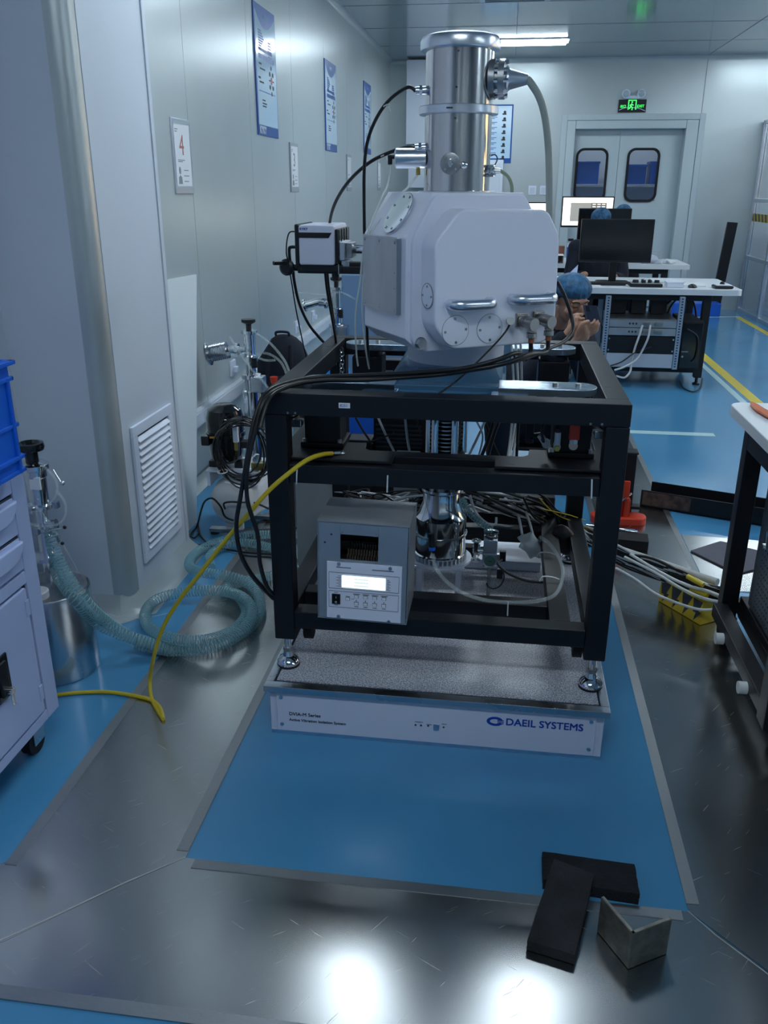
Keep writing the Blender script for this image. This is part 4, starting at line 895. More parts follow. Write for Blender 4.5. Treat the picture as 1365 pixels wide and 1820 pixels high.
for y in (1.12, 1.87):
    for x in (-1.255, -1.67):
        wh = P('castor_wheel', RUB, R_, cyl, (x-.014, y, .042), (x+.014, y, .042), .042, n=28)
        P('castor_fork', STEEL, wh, box, (x-.019, y-.02, .03), (x-.015, y+.035, .108), .002); P('castor_fork', STEEL, wh, box, (x+.015, y-.02, .03), (x+.019, y+.035, .108), .002); P('castor_plate', STEEL, wh, box, (x-.03, y-.035, .104), (x+.03, y+.045, .115), .002); P('axle', CHROME, wh, cyl, (x-.022, y, .042), (x+.022, y, .042), .007)
# blue crate on top
K2 = thing('plastic_crate', 'bright blue plastic crate standing on the tool cabinet', 'crate', (-1.38, 1.7, .836))
bm = bmesh.new()
kx0, kx1, ky0, ky1, kz0, kz1 = -1.60, -1.165, 1.25, 1.885, .837, 1.115
for lo, hi in (((kx0, ky0, kz0), (kx1, ky1, kz0+.01)), ((kx0, ky0, kz0), (kx0+.006, ky1, kz1)), ((kx1-.006, ky0, kz0), (kx1, ky1, kz1)), ((kx0, ky0, kz0), (kx1, ky0+.006, kz1)), ((kx0, ky1-.006, kz0), (kx1, ky1, kz1))): box(bm, lo, hi, .002)
obj('crate_shell', bm, BLUEP, K2)
for zz, t_ in ((kz1-.012, .014), (kz1-.05, .007), (kz0+.115, .005), (kz0+.035, .009), (kz0+.0, .006)):
    bm = bmesh.new(); e = t_
    for lo, hi in (((kx1-.001, ky0-e, zz), (kx1+e, ky1+e, zz+.010)), ((kx0-e, ky1-.001, zz), (kx1+e, ky1+e, zz+.010)), ((kx0-e, ky0-e, zz), (kx0+.001, ky1+e, zz+.010)), ((kx0-e, ky0-e, zz), (kx1+e, ky0+.001, zz+.010))): box(bm, lo, hi, .002)
    obj('crate_rim', bm, BLUEP, K2)
for i in range(7): P('crate_rib', BLUEP, K2, box, (kx1, ky0+.03+i*.097, kz0), (kx1+.008, ky0+.037+i*.097, kz1-.04), .002)
for i in range(4): P('crate_rib', BLUEP, K2, box, (kx0+.05+i*.1, ky1, kz0), (kx0+.057+i*.1, ky1+.008, kz1-.04), .002)
# steel drum behind the cabinet
DR = thing('steel_drum', 'polished round steel drum on the blue floor behind the tool cabinet', 'drum', (-1.405, 2.31, 0))
P('drum_shell', STEEL, DR, lathe, [(0, .002), (.126, .002), (.128, .006), (.128, .293), (.125, .298), (.120, .290), (0, .290)], (-1.405, 2.31, 0), n=56)
P('drum_lid', DSTEEL, DR, lathe, [(0, .290), (.119, .290), (.119, .2955), (0, .2965)], (-1.405, 2.31, 0), n=48); P('drum_cap', GREYC, DR, lathe, [(0, 0), (.035, 0), (.035, .02), (.03, .024), (0, .024)], (-1.40, 2.235, .2965), n=28)
# valve stack with black knob behind the cabinet
VX, VY = -1.42, 2.36
S_ = thing('valve_stand', 'chrome valve stack with a black knob standing behind the tool cabinet', 'valve', (VX, VY, .36))
prof = [(0, .376), (.05, .376), (.05, .388), (.022, .392), (.022, .47), (.03, .475), (.03, .485), (.018, .49), (.018, .545), (.040, .55), (.040, .562), (.030, .566), (.030, .65), (.034, .655), (.034, .675), (.044, .68), (.044, .695), (.036, .70), (0, .70)]
P('valve_body', CHROME, S_, lathe, prof, (VX, VY, 0), n=32)
P('knob', BLACKG, S_, lathe, [(0, .70), (.02, .70), (.02, .732), (.026, .735), (.040, .74), (.043, .75), (.040, .762), (.030, .764), (.024, .755), (0, .753)], (VX-.005, VY, 0), n=32)
P('label', PAPER, S_, box, (VX-.006, VY-.0325, .62), (VX+.028, VY-.024, .66), .001)
for z, rr in ((.556, .046), (.481, .034)):
    for a in range(3): P('clamp_lug', STEEL, S_, box, (VX+rr*cos(R(120*a+20))-.01, VY+rr*sin(R(120*a+20))-.01, z-.012), (VX+rr*cos(R(120*a+20))+.01, VY+rr*sin(R(120*a+20))+.01, z+.012), .003)
for z, dx in ((.495, .10), (.44, .085)):
    c = P('side_port', CHROME, S_, cyl, (VX+.015, VY, z), (VX+.045, VY, z+.005), .013); P('wing_screw', CHROME, S_, cyl, (VX+.04, VY-.03, z-.01), (VX+dx, VY-.05, z+.012), .003); P('wing_tip', BLACK, S_, ball, (VX+dx, VY-.05, z+.012), .006)
P('lever', CHROME, S_, cyl, at(95, 835, y=2.34), at(108, 856, y=2.33), .0028); P('lever_ball', CHROME, S_, ball, at(111, 859, y=2.33), .008)
P('foot_pipe', CHROME, S_, cyl, (VX, VY, .292), (VX, VY, .38), .02)
for i, pts in enumerate(([(72, 825, 2.33), (88, 838, 2.32), (100, 855, 2.31), (101, 876, 2.30), (90, 893, 2.29), (72, 906, 2.28), (50, 912, 2.27)], [(100, 872, 2.34), (114, 890, 2.33), (117, 910, 2.32), (110, 927, 2.31), (95, 934, 2.30), (70, 936, 2.29), (52, 930, 2.29)], [(52, 894, 2.30), (68, 905, 2.30), (85, 925, 2.31), (105, 955, 2.33), (125, 990, 2.36), (150, 1035, 2.42), (165, 1060, 2.5), (190, 1090, 2.56), (250, 1098, 2.66), (300, 1090, 2.72)])):
    cable('clear_tube', ['looped clear tube at the top of the valve stack behind the cabinet', 'larger clear tube loop hanging low on the valve stack behind the cabinet', 'thin clear tube running from the valve stack down to the floor by the pillar'][i], pts, .0042 if i < 2 else .0028, CLEAR, cat='tube')

# ================================================================== TEAL SPIRAL HOSES
def hose(label, pts, r, ribs=True):
    Q = spline(pts, 22); t = thing('spiral_hose', label, 'hose', tuple(Q[0]))
    bm = bmesh.new(); tube(bm, Q, r, 14); obj('hose_wall', bm, HOSE, t, 60)
    # resample by length for the helix
    L = [0]
    for a, b in zip(Q, Q[1:]): L.append(L[-1]+(b-a).length)
    step = .0014; n = int(L[-1]/step); S_ = []; j = 0
    for i in range(n):
        s_ = i*step
        while L[j+1] < s_: j += 1
        f = (s_-L[j])/max(1e-9, L[j+1]-L[j]); S_.append(Q[j].lerp(Q[j+1], f))
    F = frames(S_); H = [p+u*(r*.94*cos(2*pi*i*step/.0120))+v*(r*.94*sin(2*pi*i*step/.0120)) for i, (p, (tt, u, v)) in enumerate(zip(S_, F))]
    bm = bmesh.new(); tube(bm, H, .0017, 4); obj('hose_rib', bm, HOSEW, t, 60)
zf = .024
hose('teal spiral hose from the valve stack, outer coil on the floor by the pillar', [at(86, 935, y=2.36), at(95, 975, y=2.345), at(113, 1015, y=2.31), at(138, 1052, y=2.27), at(165, 1085, y=2.28), at(200, 1113, z=.12), at(240, 1135, z=.045), at(300, 1148, z=zf), at(370, 1146, z=zf), at(425, 1128, z=zf), at(458, 1096, z=zf), at(461, 1065, z=zf), at(440, 1037, z=.04), at(405, 1024, z=.06), at(365, 1018, z=.06), at(340, 1010, z=.05), at(338, 995, z=.04), at(356, 978, z=zf), at(385, 965, z=zf), at(420, 955, z=zf), at(470, 950, z=zf), at(560, 950, z=zf), at(640, 952, z=zf)], .021)
hose('teal spiral hose lying inside the other coil in front of the pillar', [at(83, 945, y=2.40), at(88, 985, y=2.38), at(108, 1030, y=2.33), at(135, 1066, y=2.25), at(185, 1114, z=.14), at(300, 1156, z=zf), at(380, 1156, z=zf), at(440, 1130, z=zf), at(466, 1092, z=.05), at(458, 1055, z=.06), at(430, 1036, z=.03)][:6]+[at(240, 1143, z=.055), at(300, 1156, z=zf), at(380, 1150, z=.06), at(432, 1120, z=.07), at(448, 1086, z=.065), at(428, 1060, z=.06), at(385, 1050, z=.05), at(330, 1052, z=.04), at(280, 1065, z=.035), at(258, 1090, z=zf), at(268, 1118, z=.05), at(310, 1136, z=.07), at(365, 1138, z=.075), at(415, 1120, z=.03), at(438, 1090, z=zf), at(425, 1062, z=zf), at(400, 1048, z=zf), at(425, 1036, z=zf), at(470, 1026, z=zf), at(540, 1015, z=zf), at(600, 1000, z=zf)], .021)
hose('upper small teal hose loop near the blue floor edge behind the coils', [at(376, 1010, z=.03), at(372, 990, z=.03), at(385, 977, z=zf), at(410, 968, z=zf), at(440, 965, z=zf), at(475, 972, z=zf), at(520, 985, z=zf), at(600, 990, z=zf)], .019)

# ================================================================== COMPRESSOR
cx, cy = -1.17, 3.62
Z_ = thing('air_compressor', 'small air compressor with a black motor on a white tank by the left wall', 'compressor', (cx, cy, 0))
P('tank', TANK, Z_, lathe, [(0, 0), (.05, .004), (.095, .03), (.112, .07), (.112, .25), (.095, .29), (.05, .316), (0, .32)], (cx-.02, cy-.16, .165), (.25, .97, 0), n=36)
P('top_plate', WHITE, Z_, box, (cx-.12, cy-.11, .300), (cx+.12, cy+.12, .308), .002); P('plate_leg', WHITE, Z_, box, (cx-.115, cy-.11, .235), (cx-.10, cy+.02, .30), .002); P('plate_leg', WHITE, Z_, box, (cx+.09, cy-.1, .235), (cx+.105, cy+.02, .30), .002)
P('skid', DSTEEL, Z_, box, (cx-.12, cy-.12, .012), (cx+.10, cy-.08, .03), .003); P('skid', DSTEEL, Z_, box, (cx-.09, cy+.07, .012), (cx+.12, cy+.11, .03), .003)
for dx, dy in ((-.1, -.1), (.08, -.1), (-.07, .09), (.1, .09)): P('rubber_foot', RUB, Z_, cyl, (cx+dx, cy+dy, .0), (cx+dx, cy+dy, .014), .02)
for dy in (-.1, .09): P('saddle_strap', TANK, Z_, box, (cx-.04, cy+dy-.012, .025), (cx+.04, cy+dy+.012, .08), .003)
mx, my = cx-.04, cy-.03
P('motor_shell', BLACKG, Z_, lathe, [(0, .335), (.06, .335), (.074, .355), (.080, .44), (.080, .455), (.089, .457), (.089, .474), (.082, .476), (.084, .54), (.074, .575), (.045, .595), (0, .60)], (mx, my, 0), n=40)
P('terminal_box', BLACKG, Z_, box, (mx-.088, my-.09, .425), (mx-.05, my-.02, .47), .006)
P('shell_label', mat('orange_label', (.6, .28, .04), .5), Z_, box, (mx-.045, my-.0905, .462), (mx-.008, my-.088, .470))
P('terminal_cap', BLACKG, Z_, lathe, [(0, 0), (.025, 0), (.025, .01), (.018, .014), (0, .014)], (mx+.03, my-.075, .53), (.4, -1, .2))
for dx in (-.06, .06): P('motor_foot', BLACK, Z_, box, (mx+dx-.02, my-.03, .308), (mx+dx+.02, my+.03, .338), .004)
P('outlet_pipe', BRASS, Z_, cyl, (mx+.0, my-.09, .308), (mx+.0, my-.09, .36), .008); P('white_tap', WHITE, Z_, box, (mx+.07, my-.12, .455), (mx+.093, my-.10, .53), .004); P('tap_neck', BRASS, Z_, cyl, (mx+.08, my-.11, .42), (mx+.08, my-.11, .456), .008)
P('filter_bowl', CLEAR, Z_, cyl, (mx+.115, my-.06, .33), (mx+.115, my-.06, .42), .026); P('filter_head', BLACK, Z_, box, (mx+.09, my-.085, .42), (mx+.14, my-.035, .45), .004); P('pressure_gauge', CHROME, Z_, lathe, [(0, 0), (.02, 0), (.02, .02), (.017, .022), (0, .02)], (mx+.16, my-.07, .375), (.3, -1, 0)); P('regulator', BRASS, Z_, box, (mx+.13, my-.07, .315), (mx+.19, my-.03, .35), .003)
# coil of black hose hung on the compressor
cc = at(428, 800, y=3.42)
t = thing('hose_coil', 'coil of thin black air hose hanging on the compressor', 'hose', tuple(cc))
for i in range(9):
    bm = bmesh.new(); rx = .098+.0055*((i*5) % 9)+random.uniform(-.004, .004); rz = .118+.005*((i*4) % 9); off = V(random.uniform(-.010, .010), i*.006, random.uniform(-.012, .008)-.008*i % .02)
    tube(bm, [cc+off+V(rx*cos(a*pi/18), .012*sin(a*pi/9+i), rz*sin(a*pi/18)) for a in range(36)], .0038, 7, closed=True); obj('hose_turn', bm, BLACKG, t, 60)
P('tie', WHITEC, t, tube, [cc+V(.10*cos(2.6)+.02*cos(a*pi/4), -.006+.03*sin(a*pi/4), -.10) for a in range(8)], .003, 5, closed=True)
# ================================================================== BACKGROUND LEFT: valve stand with bellows, bag, bottle
def stand(x, y, h, lab, bellows=True, s=1.):
    t = thing('valve_stand', lab, 'valve', (x, y, 0))
    P('column_pipe', CHROME, t, lathe, [(0, 0), (.12, .0), (.12, .015), (.048, .02), (.048, h-.33), (.036, h-.325), (.036, h-.27), (.05, h-.265), (.05, h-.245), (.026, h-.24), (.026, h-.18), (.040, h-.175), (.040, h-.15), (.030, h-.145), (.030, h-.04), (.042, h-.035), (.042, h-.02), (0, h-.02)], (x, y, 0), n=28)
    P('clamp_block', STEEL, t, box, (x+.01, y-.06, h-.33), (x+.075, y+.02, h-.25), .006)
    P('knob', BLACK, t, lathe, [(0, h-.02), (.014, h-.02), (.014, h+.01), (.036, h+.022), (.036, h+.036), (0, h+.038)], (x, y, 0), n=20)
    P('side_pipe', CHROME, t, cyl, (x-.02, y, h-.12), (x-.11, y-.01, h-.12), .018); P('side_flange', CHROME, t, cyl, (x-.06, y, h-.12), (x-.075, y, h-.12), .032)
    if bellows:
        n = 9
        P('bellows', STEEL, t, lathe, [(0, 0)]+[(.036 if i % 2 else .044, .004+i*.0055) for i in range(2*n)]+[(.06, .105), (.06, .112), (0, .112)], (x-.11, y-.01, h-.12), (-1, -.05, -.22), n=24)
    else: P('bent_pipe', CHROME, t, tube, spline([V(x-.02, y, h-.12), V(x-.10, y, h-.11), V(x-.16, y, h-.125), V(x-.20, y, h-.135)], 6), .022, 14); P('end_flange', CHROME, t, cyl, (x-.195, y, h-.134), (x-.205, y, h-.137), .038)
    P('thumb_screw', BLACK, t, cyl, (x+.035, y-.05, h-.2), (x+.035, y-.05, h-.15), .014)
    return t
stand(-1.275, 4.25, .84, 'chrome valve stand with a bellows on its left, beside the leaning board')
stand(-1.02, 5.3, .95, 'chrome valve stand with a bent side pipe under the detector box', False)
for i, pts in enumerate(([(452, 590, 4.2), (480, 610, 4.0), (505, 640, 3.6), (515, 665, 3.3)], [(456, 626, 4.2), (480, 630, 4.0), (500, 645, 3.7), (512, 672, 3.3)], [(375, 620, 4.15), (395, 627, 4.15), (420, 632, 4.15), (440, 628, 4.15), (470, 640, 4.1), (488, 640, 4.0)], [(408, 598, 4.1), (425, 625, 4.1), (450, 660, 4.0), (475, 688, 3.8), (492, 730, 3.7), fz(500, 905)], [(520, 520, 5.26), (545, 522, 5.26), (575, 524, 5.26), (605, 520, 5.26), (628, 530, 5.2), (636, 536, 5.1)])):
    cable('clear_tube', ['upper clear tube arching from the bellows valve stand towards the frame', 'lower clear tube arching from the bellows valve stand towards the frame', 'clear tube looping across the bellows valve stand', 'straight clear tube slanting down from the bellows to the frame corner', 'clear tube lying across the far valve stand under the detector'][i], pts, .006, CLEAR, cat='tube')
bg = thing('bag', 'black backpack standing by the left wall behind the valve stand', 'bag', (-1.22, 4.95, .42))
bm = bmesh.new(); ball(bm, (0, 0, 0), (1, 1, 1), 24)
for v in bm.verts:
    x, y, z = v.co; wv = 1+.06*sin(5*x+3*z)+.04*sin(9*z+4*y); f = 1.05-.35*max(0, z)**1.5; e = .72
    sg = lambda q: math.copysign(abs(q)**e, q)
    v.co = V(sg(x)*.155*f*wv-1.27, sg(y)*.12*wv+4.95, sg(z)*.25+.44)
obj('bag_body', bm, CLOTH, bg); P('bag_pocket', CLOTH, bg, ball, (-1.26, 4.82, .36), (.11, .05, .11)); P('bag_loop', CLOTH, bg, tube, spline([V(-1.31, 4.93, .67), V(-1.31, 4.92, .705), V(-1.24, 4.92, .705), V(-1.24, 4.93, .67)]), .008, 6)
for i in (0, 1): P('shoulder_strap', CLOTH, bg, tube, spline([V(-1.33+.12*i, 4.86, .64), V(-1.34+.14*i, 4.82, .54), V(-1.35+.15*i, 4.82, .40), V(-1.33+.13*i, 4.86, .28)]), .012, 6)
P('bag_stool_top', DSTEEL, None, box, (-1.42, 4.78, .17), (-1.0, 5.1, .20), .004)
st = bpy.data.objects['bag_stool_top']; st.name = 'low_platform'; tag(st, 'low grey platform under the black backpack', 'platform')
bm = bmesh.new()
for x in (-1.40, -1.04):
    for y in (4.8, 5.06): box(bm, (x, y, 0), (x+.02, y+.02, .17))
obj('platform_legs', bm, DSTEEL, st)
bo = thing('bottle', 'clear bottle with a red cap in front of the black backpack', 'bottle', tuple(at(487, 690, y=4.6)))
q = at(487, 680, y=4.62); P('bottle_body', CLEAR, bo, lathe, [(0, 0), (.03, 0), (.032, .01), (.032, .10), (.014, .14), (.014, .15), (0, .15)], (q.x, q.y, q.z-.15), n=20); P('bottle_cap', RED, bo, lathe, [(0, 0), (.017, 0), (.022, .035), (0, .035)], (q.x, q.y, q.z-.002), n=18)
bb = bmesh.new(); box(bb, (q.x-.08, q.y-.06, 0), (q.x+.08, q.y+.06, q.z-.1515), .006); tag(obj('grey_crate', bb, DSTEEL), 'grey block the bottle stands on', 'block')
# pale blue panel and blue bag behind frame left
bm = bmesh.new(); q = at(606, 488, y=5.5); box(bm, (q.x, 5.5, 0), (-.25, 5.9, q.z), .01); tag(obj('equipment_cabinet', bm, mat('blue_grey_panel', (.16, .27, .44), .45)), 'plain blue-grey cabinet behind the detector box and the chamber', 'cabinet')
bm = bmesh.new(); ball(bm, (0, 0, 0), (1, 1, 1), 16)
for v in bm.verts: v.co = V(v.co.x*.13-.93, v.co.y*.08+4.55, v.co.z*.13*(1+.1*sin(7*v.co.x))+.53)
tag(obj('plastic_bag', bm, mat('blue_film', (.03, .25, .62), .25)), 'small bright blue plastic bag behind the frame rear left', 'bag')
bm = bmesh.new(); box(bm, (-1.08, 4.40, 0), (-.80, 4.7, .41), .006); tag(obj('carton', bm, mat('carton_grey', (.4, .42, .42), .7)), 'grey box under the blue plastic bag', 'box')
bm = bmesh.new(); box(bm, (-.80, 3.95, 0), (-.35, 4.2, .60), .008); tag(obj('plastic_tub', bm, BLUEP), 'dark blue tub seen between the frame rails at the rear left', 'tub')

# ================================================================== BENCH AT RIGHT EDGE
W2 = thing('workbench', 'black-framed workbench with a white top at the right edge', 'bench', (1.2, 2.3, 0))
bm = bmesh.new(); prism(bm, rrect(1.3, 2.3, .05, 5, 1.452, 1.92), Matrix.Translation((0, 0, .765)), .036, .004); obj('bench_top', bm, TABLE, W2)
def bar(lo, hi, nm='frame_bar'): P(nm, BLACKP, W2, box, lo, hi, .004)
bx = .80
for y in (2.83, 2.10-.0): pass
bar((bx+.01, 2.80, .085), (bx+.065, 2.855, .765), 'bench_leg'); bar((bx-.022, 2.13, .085), (bx+.06, 2.20, .765), 'bench_leg'); bar((bx+.01, .95, .085), (bx+.07, 1.0, .765), 'bench_leg')
bar((bx+.01, 1.0, .705), (bx+.065, 2.80, .765)); bar((bx-.02, 2.20, .10), (bx+.03, 2.80, .150)); bar((bx+.07, 2.80, .705), (2.0, 2.855, .765)); bar((bx+.068, 2.2, .10), (bx+.17, 2.80, .148)); bar((bx+.07, 2.80, .10), (2.0, 2.855, .15)); bar((bx+.01, 1.0, .10), (bx+.065, 2.13, .15))
for y in (2.62, 2.32):
    P('roller', WHITEC, W2, cyl, (bx-.045, y, .105), (bx-.02, y, .105), .019, n=20); P('roller_axle', BLACK, W2, cyl, (bx-.03, y, .105), (bx+.0, y, .105), .01)
for y in (2.165, 2.82, 1.0):
    c = P('castor_cup', CHROME, W2, lathe, [(0, .085), (.03, .085), (.038, .07), (.03, .066), (0, .066)], (bx+.045, y, 0)); P('castor_wheel', RUB, c, cyl, (bx+.02, y, .036), (bx+.07, y, .036), .035)
# perforated metal cabinet in the bench
PM = mat('perforated_steel', (.30, .34, .38), .35, .9, var=.25, vscale=60)
N_ = thing('perforated_cabinet', 'grey perforated metal cabinet standing inside the workbench', 'cabinet', (1.3, 2.4, .18))
P('side_panel', PM, N_, box, (.872, 2.235, .185), (1.5, 2.73, .70), .006)
bm = bmesh.new()
for i in range(20):
    for j in range(22): cyl(bm, (.8705, 2.26+i*.021, .21+j*.021), (.8725, 2.26+i*.021, .21+j*.021), .0032, n=6)
o = obj('perforations', bm, INK, N_, 0); o['kind'] = 'stuff'
P('catch', CHROME, N_, box, (.862, 2.62, .43), (.872, 2.645, .49), .003); P('catch', CHROME, N_, cyl, (.855, 2.632, .44), (.872, 2.632, .44), .008); P('rubber_foot', RUB, N_, box, (.88, 2.26, .1805), (.92, 2.68, .185))
sh_ = bmesh.new(); box(sh_, (.868, 2.2, .150), (1.9, 2.80, .1805), .002); obj('bench_shelf', sh_, BLACKP, W2)
oc = thing('cable_coil', 'orange bundled cable lying on the white bench top', 'cable', tuple(at(1350, 727, z=.803)))
for i in range(5):
    a = [at(1336, 716+i, z=.808), at(1345, 720+i*2, z=.812), at(1356, 727+i*2, z=.81), at(1375, 737+i*2, z=.81), at(1400, 752, z=.81)]
    bm = bmesh.new(); tube(bm, spline(a, 5), .005, 6); obj('cable_strand', bm, ORNG, oc)

# ================================================================== FLOOR THINGS RIGHT
c = thing('steel_channel', 'long black steel channel lying across the floor behind the workbench', 'steel beam', (1.3, 4.1, .004))
A_ = V(.735, 4.165, .0045); dv = (V(2.6, 3.40, 0)-V(.735, 4.165, 0)).normalized(); dv = (V(1.26, 3.975, 0)-V(.735, 4.165, 0)).normalized()
MM = MXf(A_, dv, V(-dv.y, dv.x, 0))
P('web', BLACKP, c, box, (0, 0, 0), (1.9, .10, .006), .001, MM); P('flange', BLACKP, c, box, (0, 0, .0), (1.9, .006, .085), .001, MM); P('flange', BLACKP, c, box, (.03, .095, .006), (1.9, .101, .105), .001, MM)
P('worn_end', mat('worn_paint', (.10, .06, .05), .55, var=.7, vscale=30), c, box, (.01, -.0008, .01), (.24, 0, .08), 0, MM)
bm = bmesh.new(); pl = [(.875, 3.60), (1.03, 3.73), (1.30, 3.56), (1.02, 3.38)]; prism(bm, pl, Matrix.Translation((0, 0, .0045)), .006, .001); tag(obj('rubber_mat', bm, GREYMAT), 'grey diamond-laid mat on the steel sheet behind the bench leg', 'mat')
# bottle jack
J_ = thing('hydraulic_jack', 'red hydraulic toe jack with a black column beyond the frame right post', 'jack', (.6, 3.93, .004))
def jb(m, nm, lo, hi, b=.004): P(nm, m, J_, box, lo, hi, b)
bm = bmesh.new(); prism(bm, rrect(.26, .10, .045, 6, .60, 3.93), Matrix.Translation((0, 0, .004)), .035, .008); obj('base', bm, RED, J_)
P('cylinder', RED, J_, lathe, [(0, .039), (.035, .039), (.035, .10), (.030, .12), (.030, .20), (.022, .21), (.022, .29), (0, .29)], (.585, 3.93, 0), n=24)
jb(BLACKP, 'column', (.60, 3.965, .03), (.665, 4.03, .33), .006); jb(BLACK, 'column_cap', (.595, 3.96, .33), (.67, 4.035, .34), .004); jb(BLACK, 'toe', (.64, 3.95, .06), (.70, 4.0, .075), .003)
P('pump_barrel', RED, J_, cyl, (.63, 3.91, .039), (.63, 3.91, .13), .014); P('link', CHROME, J_, cyl, (.59, 3.905, .10), (.645, 3.90, .16), .005); P('release_lever', RED, J_, box, (.60, 3.89, .14), (.635, 3.905, .22), .004)
jb(RED, 'rib', (.555, 3.90, .039), (.562, 3.96, .12), .002); jb(RED, 'rib', (.64, 3.90, .039), (.647, 3.96, .12), .002)
bm = bmesh.new(); cyl(bm, (.44, 3.80, .022), (.655, 3.755, .022), .013); cyl(bm, (.655, 3.755, .022), (.668, 3.752, .022), .009); tag(obj('metal_rod', bm, CHROME), 'short chrome rod lying in front of the red jack', 'rod')
bm = bmesh.new(); box(bm, (.43, 3.60, .004), (.69, 3.70, .05), .004, Matrix.Translation((.43, 3.6, 0)) @ Matrix.Rotation(R(-6), 4, 'Z') @ Matrix.Translation((-.43, -3.6, 0))); tag(obj('rubber_block', bm, RUB), 'flat black block lying on the steel beyond the frame right post', 'block')
# grey pipe-like ducts lying on the cables
for i, (a, b) in enumerate((((1100, 976, 3.42), (1275, 1035, 3.10)), ((1095, 985, 3.40), (1240, 1038, 3.12)))):
    q0, q1 = at(*a[:2], y=a[2]), at(*b[:2], y=b[2]); bm = bmesh.new(); cyl(bm, q0, q1, .015-.003*i); tag(obj('grey_conduit', bm, mat('conduit_grey', (.42, .43, .42), .5)), ['upper thick grey conduit slanting over the black cables at right', 'lower grey conduit tucked under the other one at right'][i], 'conduit')
# striped cable ramp block
HZ = thing('hazard_block', 'yellow and black striped rubber block under the cables at right', 'block', (.72, 3.0, .004))
bl0, bl1, bl2 = V(.655, 3.085, .004), V(.775, 2.90, .004), V(.83, 2.975, .004); e1 = (bl1-bl0); e2 = (bl2-bl1); e2 = e2.normalized()*.075
MH = MXf(bl0, e1, V(0, 0, 1)); Lb = e1.length
P('block_body', mat('hazard_yellow', (.60, .43, .02), .45), HZ, box, (0, 0, -.09), (Lb, .095, 0), .004, MH)
for i in range(4):
    u = Lb*(.04+.25*i); pl = [(u, .093), (u+.05, .093), (u+.058, .045), (u+.072, .055), (u+.062, .004), (u+.03, .05), (u+.026, .035)]
    pl = [(u+.0, .093), (u+.050, .093), (u+.030, .050), (u+.044, .050), (u+.010, .004), (u+.018, .04), (u+.004, .04)]
    P('black_mark', INK, HZ, prism, [(min(Lb-.001, a), b) for a, b in pl], MH @ Matrix.Translation((0, 0, .0002)), .0006)
for i in range(3): P('black_mark', INK, HZ, box, (Lb*.08+i*.07, .0952, -.085), (Lb*.08+i*.07+.03, .0958, -.005), 0, MH)
# foam pads and angle bracket in front
fa = [at(964, 1513, z=.026), at(1128, 1538, z=.026), at(1136, 1588, z=.026), at(970, 1562, z=.026)]
def slab(name, poly, z0, th, m, lab, cat, dz=None, bev=.003):
    bm = bmesh.new(); b = bmesh.new(); dz = dz or [0]*len(poly); lo = [b.verts.new((p.x, p.y, z0+d)) for p, d in zip(poly, dz)]; hi = [b.verts.new((p.x, p.y, z0+th+d)) for p, d in zip(poly, dz)]; n = len(poly)
    b.faces.new(lo[::-1]); b.faces.new(hi)
    for i in range(n): b.faces.new((lo[i], lo[(i+1) % n], hi[(i+1) % n], hi[i]))
    bmesh.ops.recalc_face_normals(b, faces=b.faces); bmesh.ops.subdivide_edges(b, edges=b.edges[:], cuts=6, use_grid_fill=True)
    for v in b.verts: v.co += V(random.uniform(-1, 1), random.uniform(-1, 1), random.uniform(-.5, .5))*.0007
    merge(bm, b); return tag(obj(name, bm, m), lab, cat)
f1 = [at(964, 1513, z=.030), at(1128, 1536, z=.030), at(1137, 1590, z=.030), at(966, 1562, z=.030)]
slab('foam_pad', f1, .0005, .0295, FOAM, 'flat black foam pad lying on the blue floor under the other pad', 'pad')
f2 = [at(985, 1526, z=.058), at(1056, 1553, z=.058), at(1022, 1698, z=.030), at(937, 1672, z=.030)]
slab('foam_pad', f2, .0055, .026, FOAM2, 'grey-worn black foam pad leaning on the other pad and the steel', 'pad', [.0265, .0265, -.0005, -.0005])
q0, q1, q2 = at(1125, 1660, z=.10), at(1068, 1594, z=.10), at(1195, 1633, z=.10); z0 = .0045
ab = thing('angle_bracket', 'heavy steel angle bracket standing on end on the steel sheet', 'bracket', (q0.x, q0.y, z0))
def wall_slab(nm, a, b, th, z0, z1, m):
    d = (b-a); d.z = 0; d.normalize(); nn = V(-d.y, d.x, 0); nn = nn if nn.y > 0 else -nn
    b2 = bmesh.new(); ps = [a, b, b+nn*th, a+nn*th]; lo = [b2.verts.new((p.x, p.y, z0)) for p in ps]; hi = [b2.verts.new((p.x, p.y, z1)) for p in ps]
    b2.faces.new(lo[::-1]); b2.faces.new(hi)
    for i in range(4): b2.faces.new((lo[i], lo[(i+1) % 4], hi[(i+1) % 4], hi[i]))
    bmesh.ops.recalc_face_normals(b2, faces=b2.faces); bmesh.ops.bevel(b2, geom=b2.edges[:], offset=.001, segments=2, affect='EDGES'); obj(nm, b2, m, ab)
RST = mat('hot_rolled_steel', (.34, .32, .28), .40, .8, var=.45, vscale=25, bump=.2, bscale=90)
wall_slab('angle_leg', q0, q1, .008, z0, .10, RST); wall_slab('angle_leg', q0, q2, .008, z0, .10, RST)
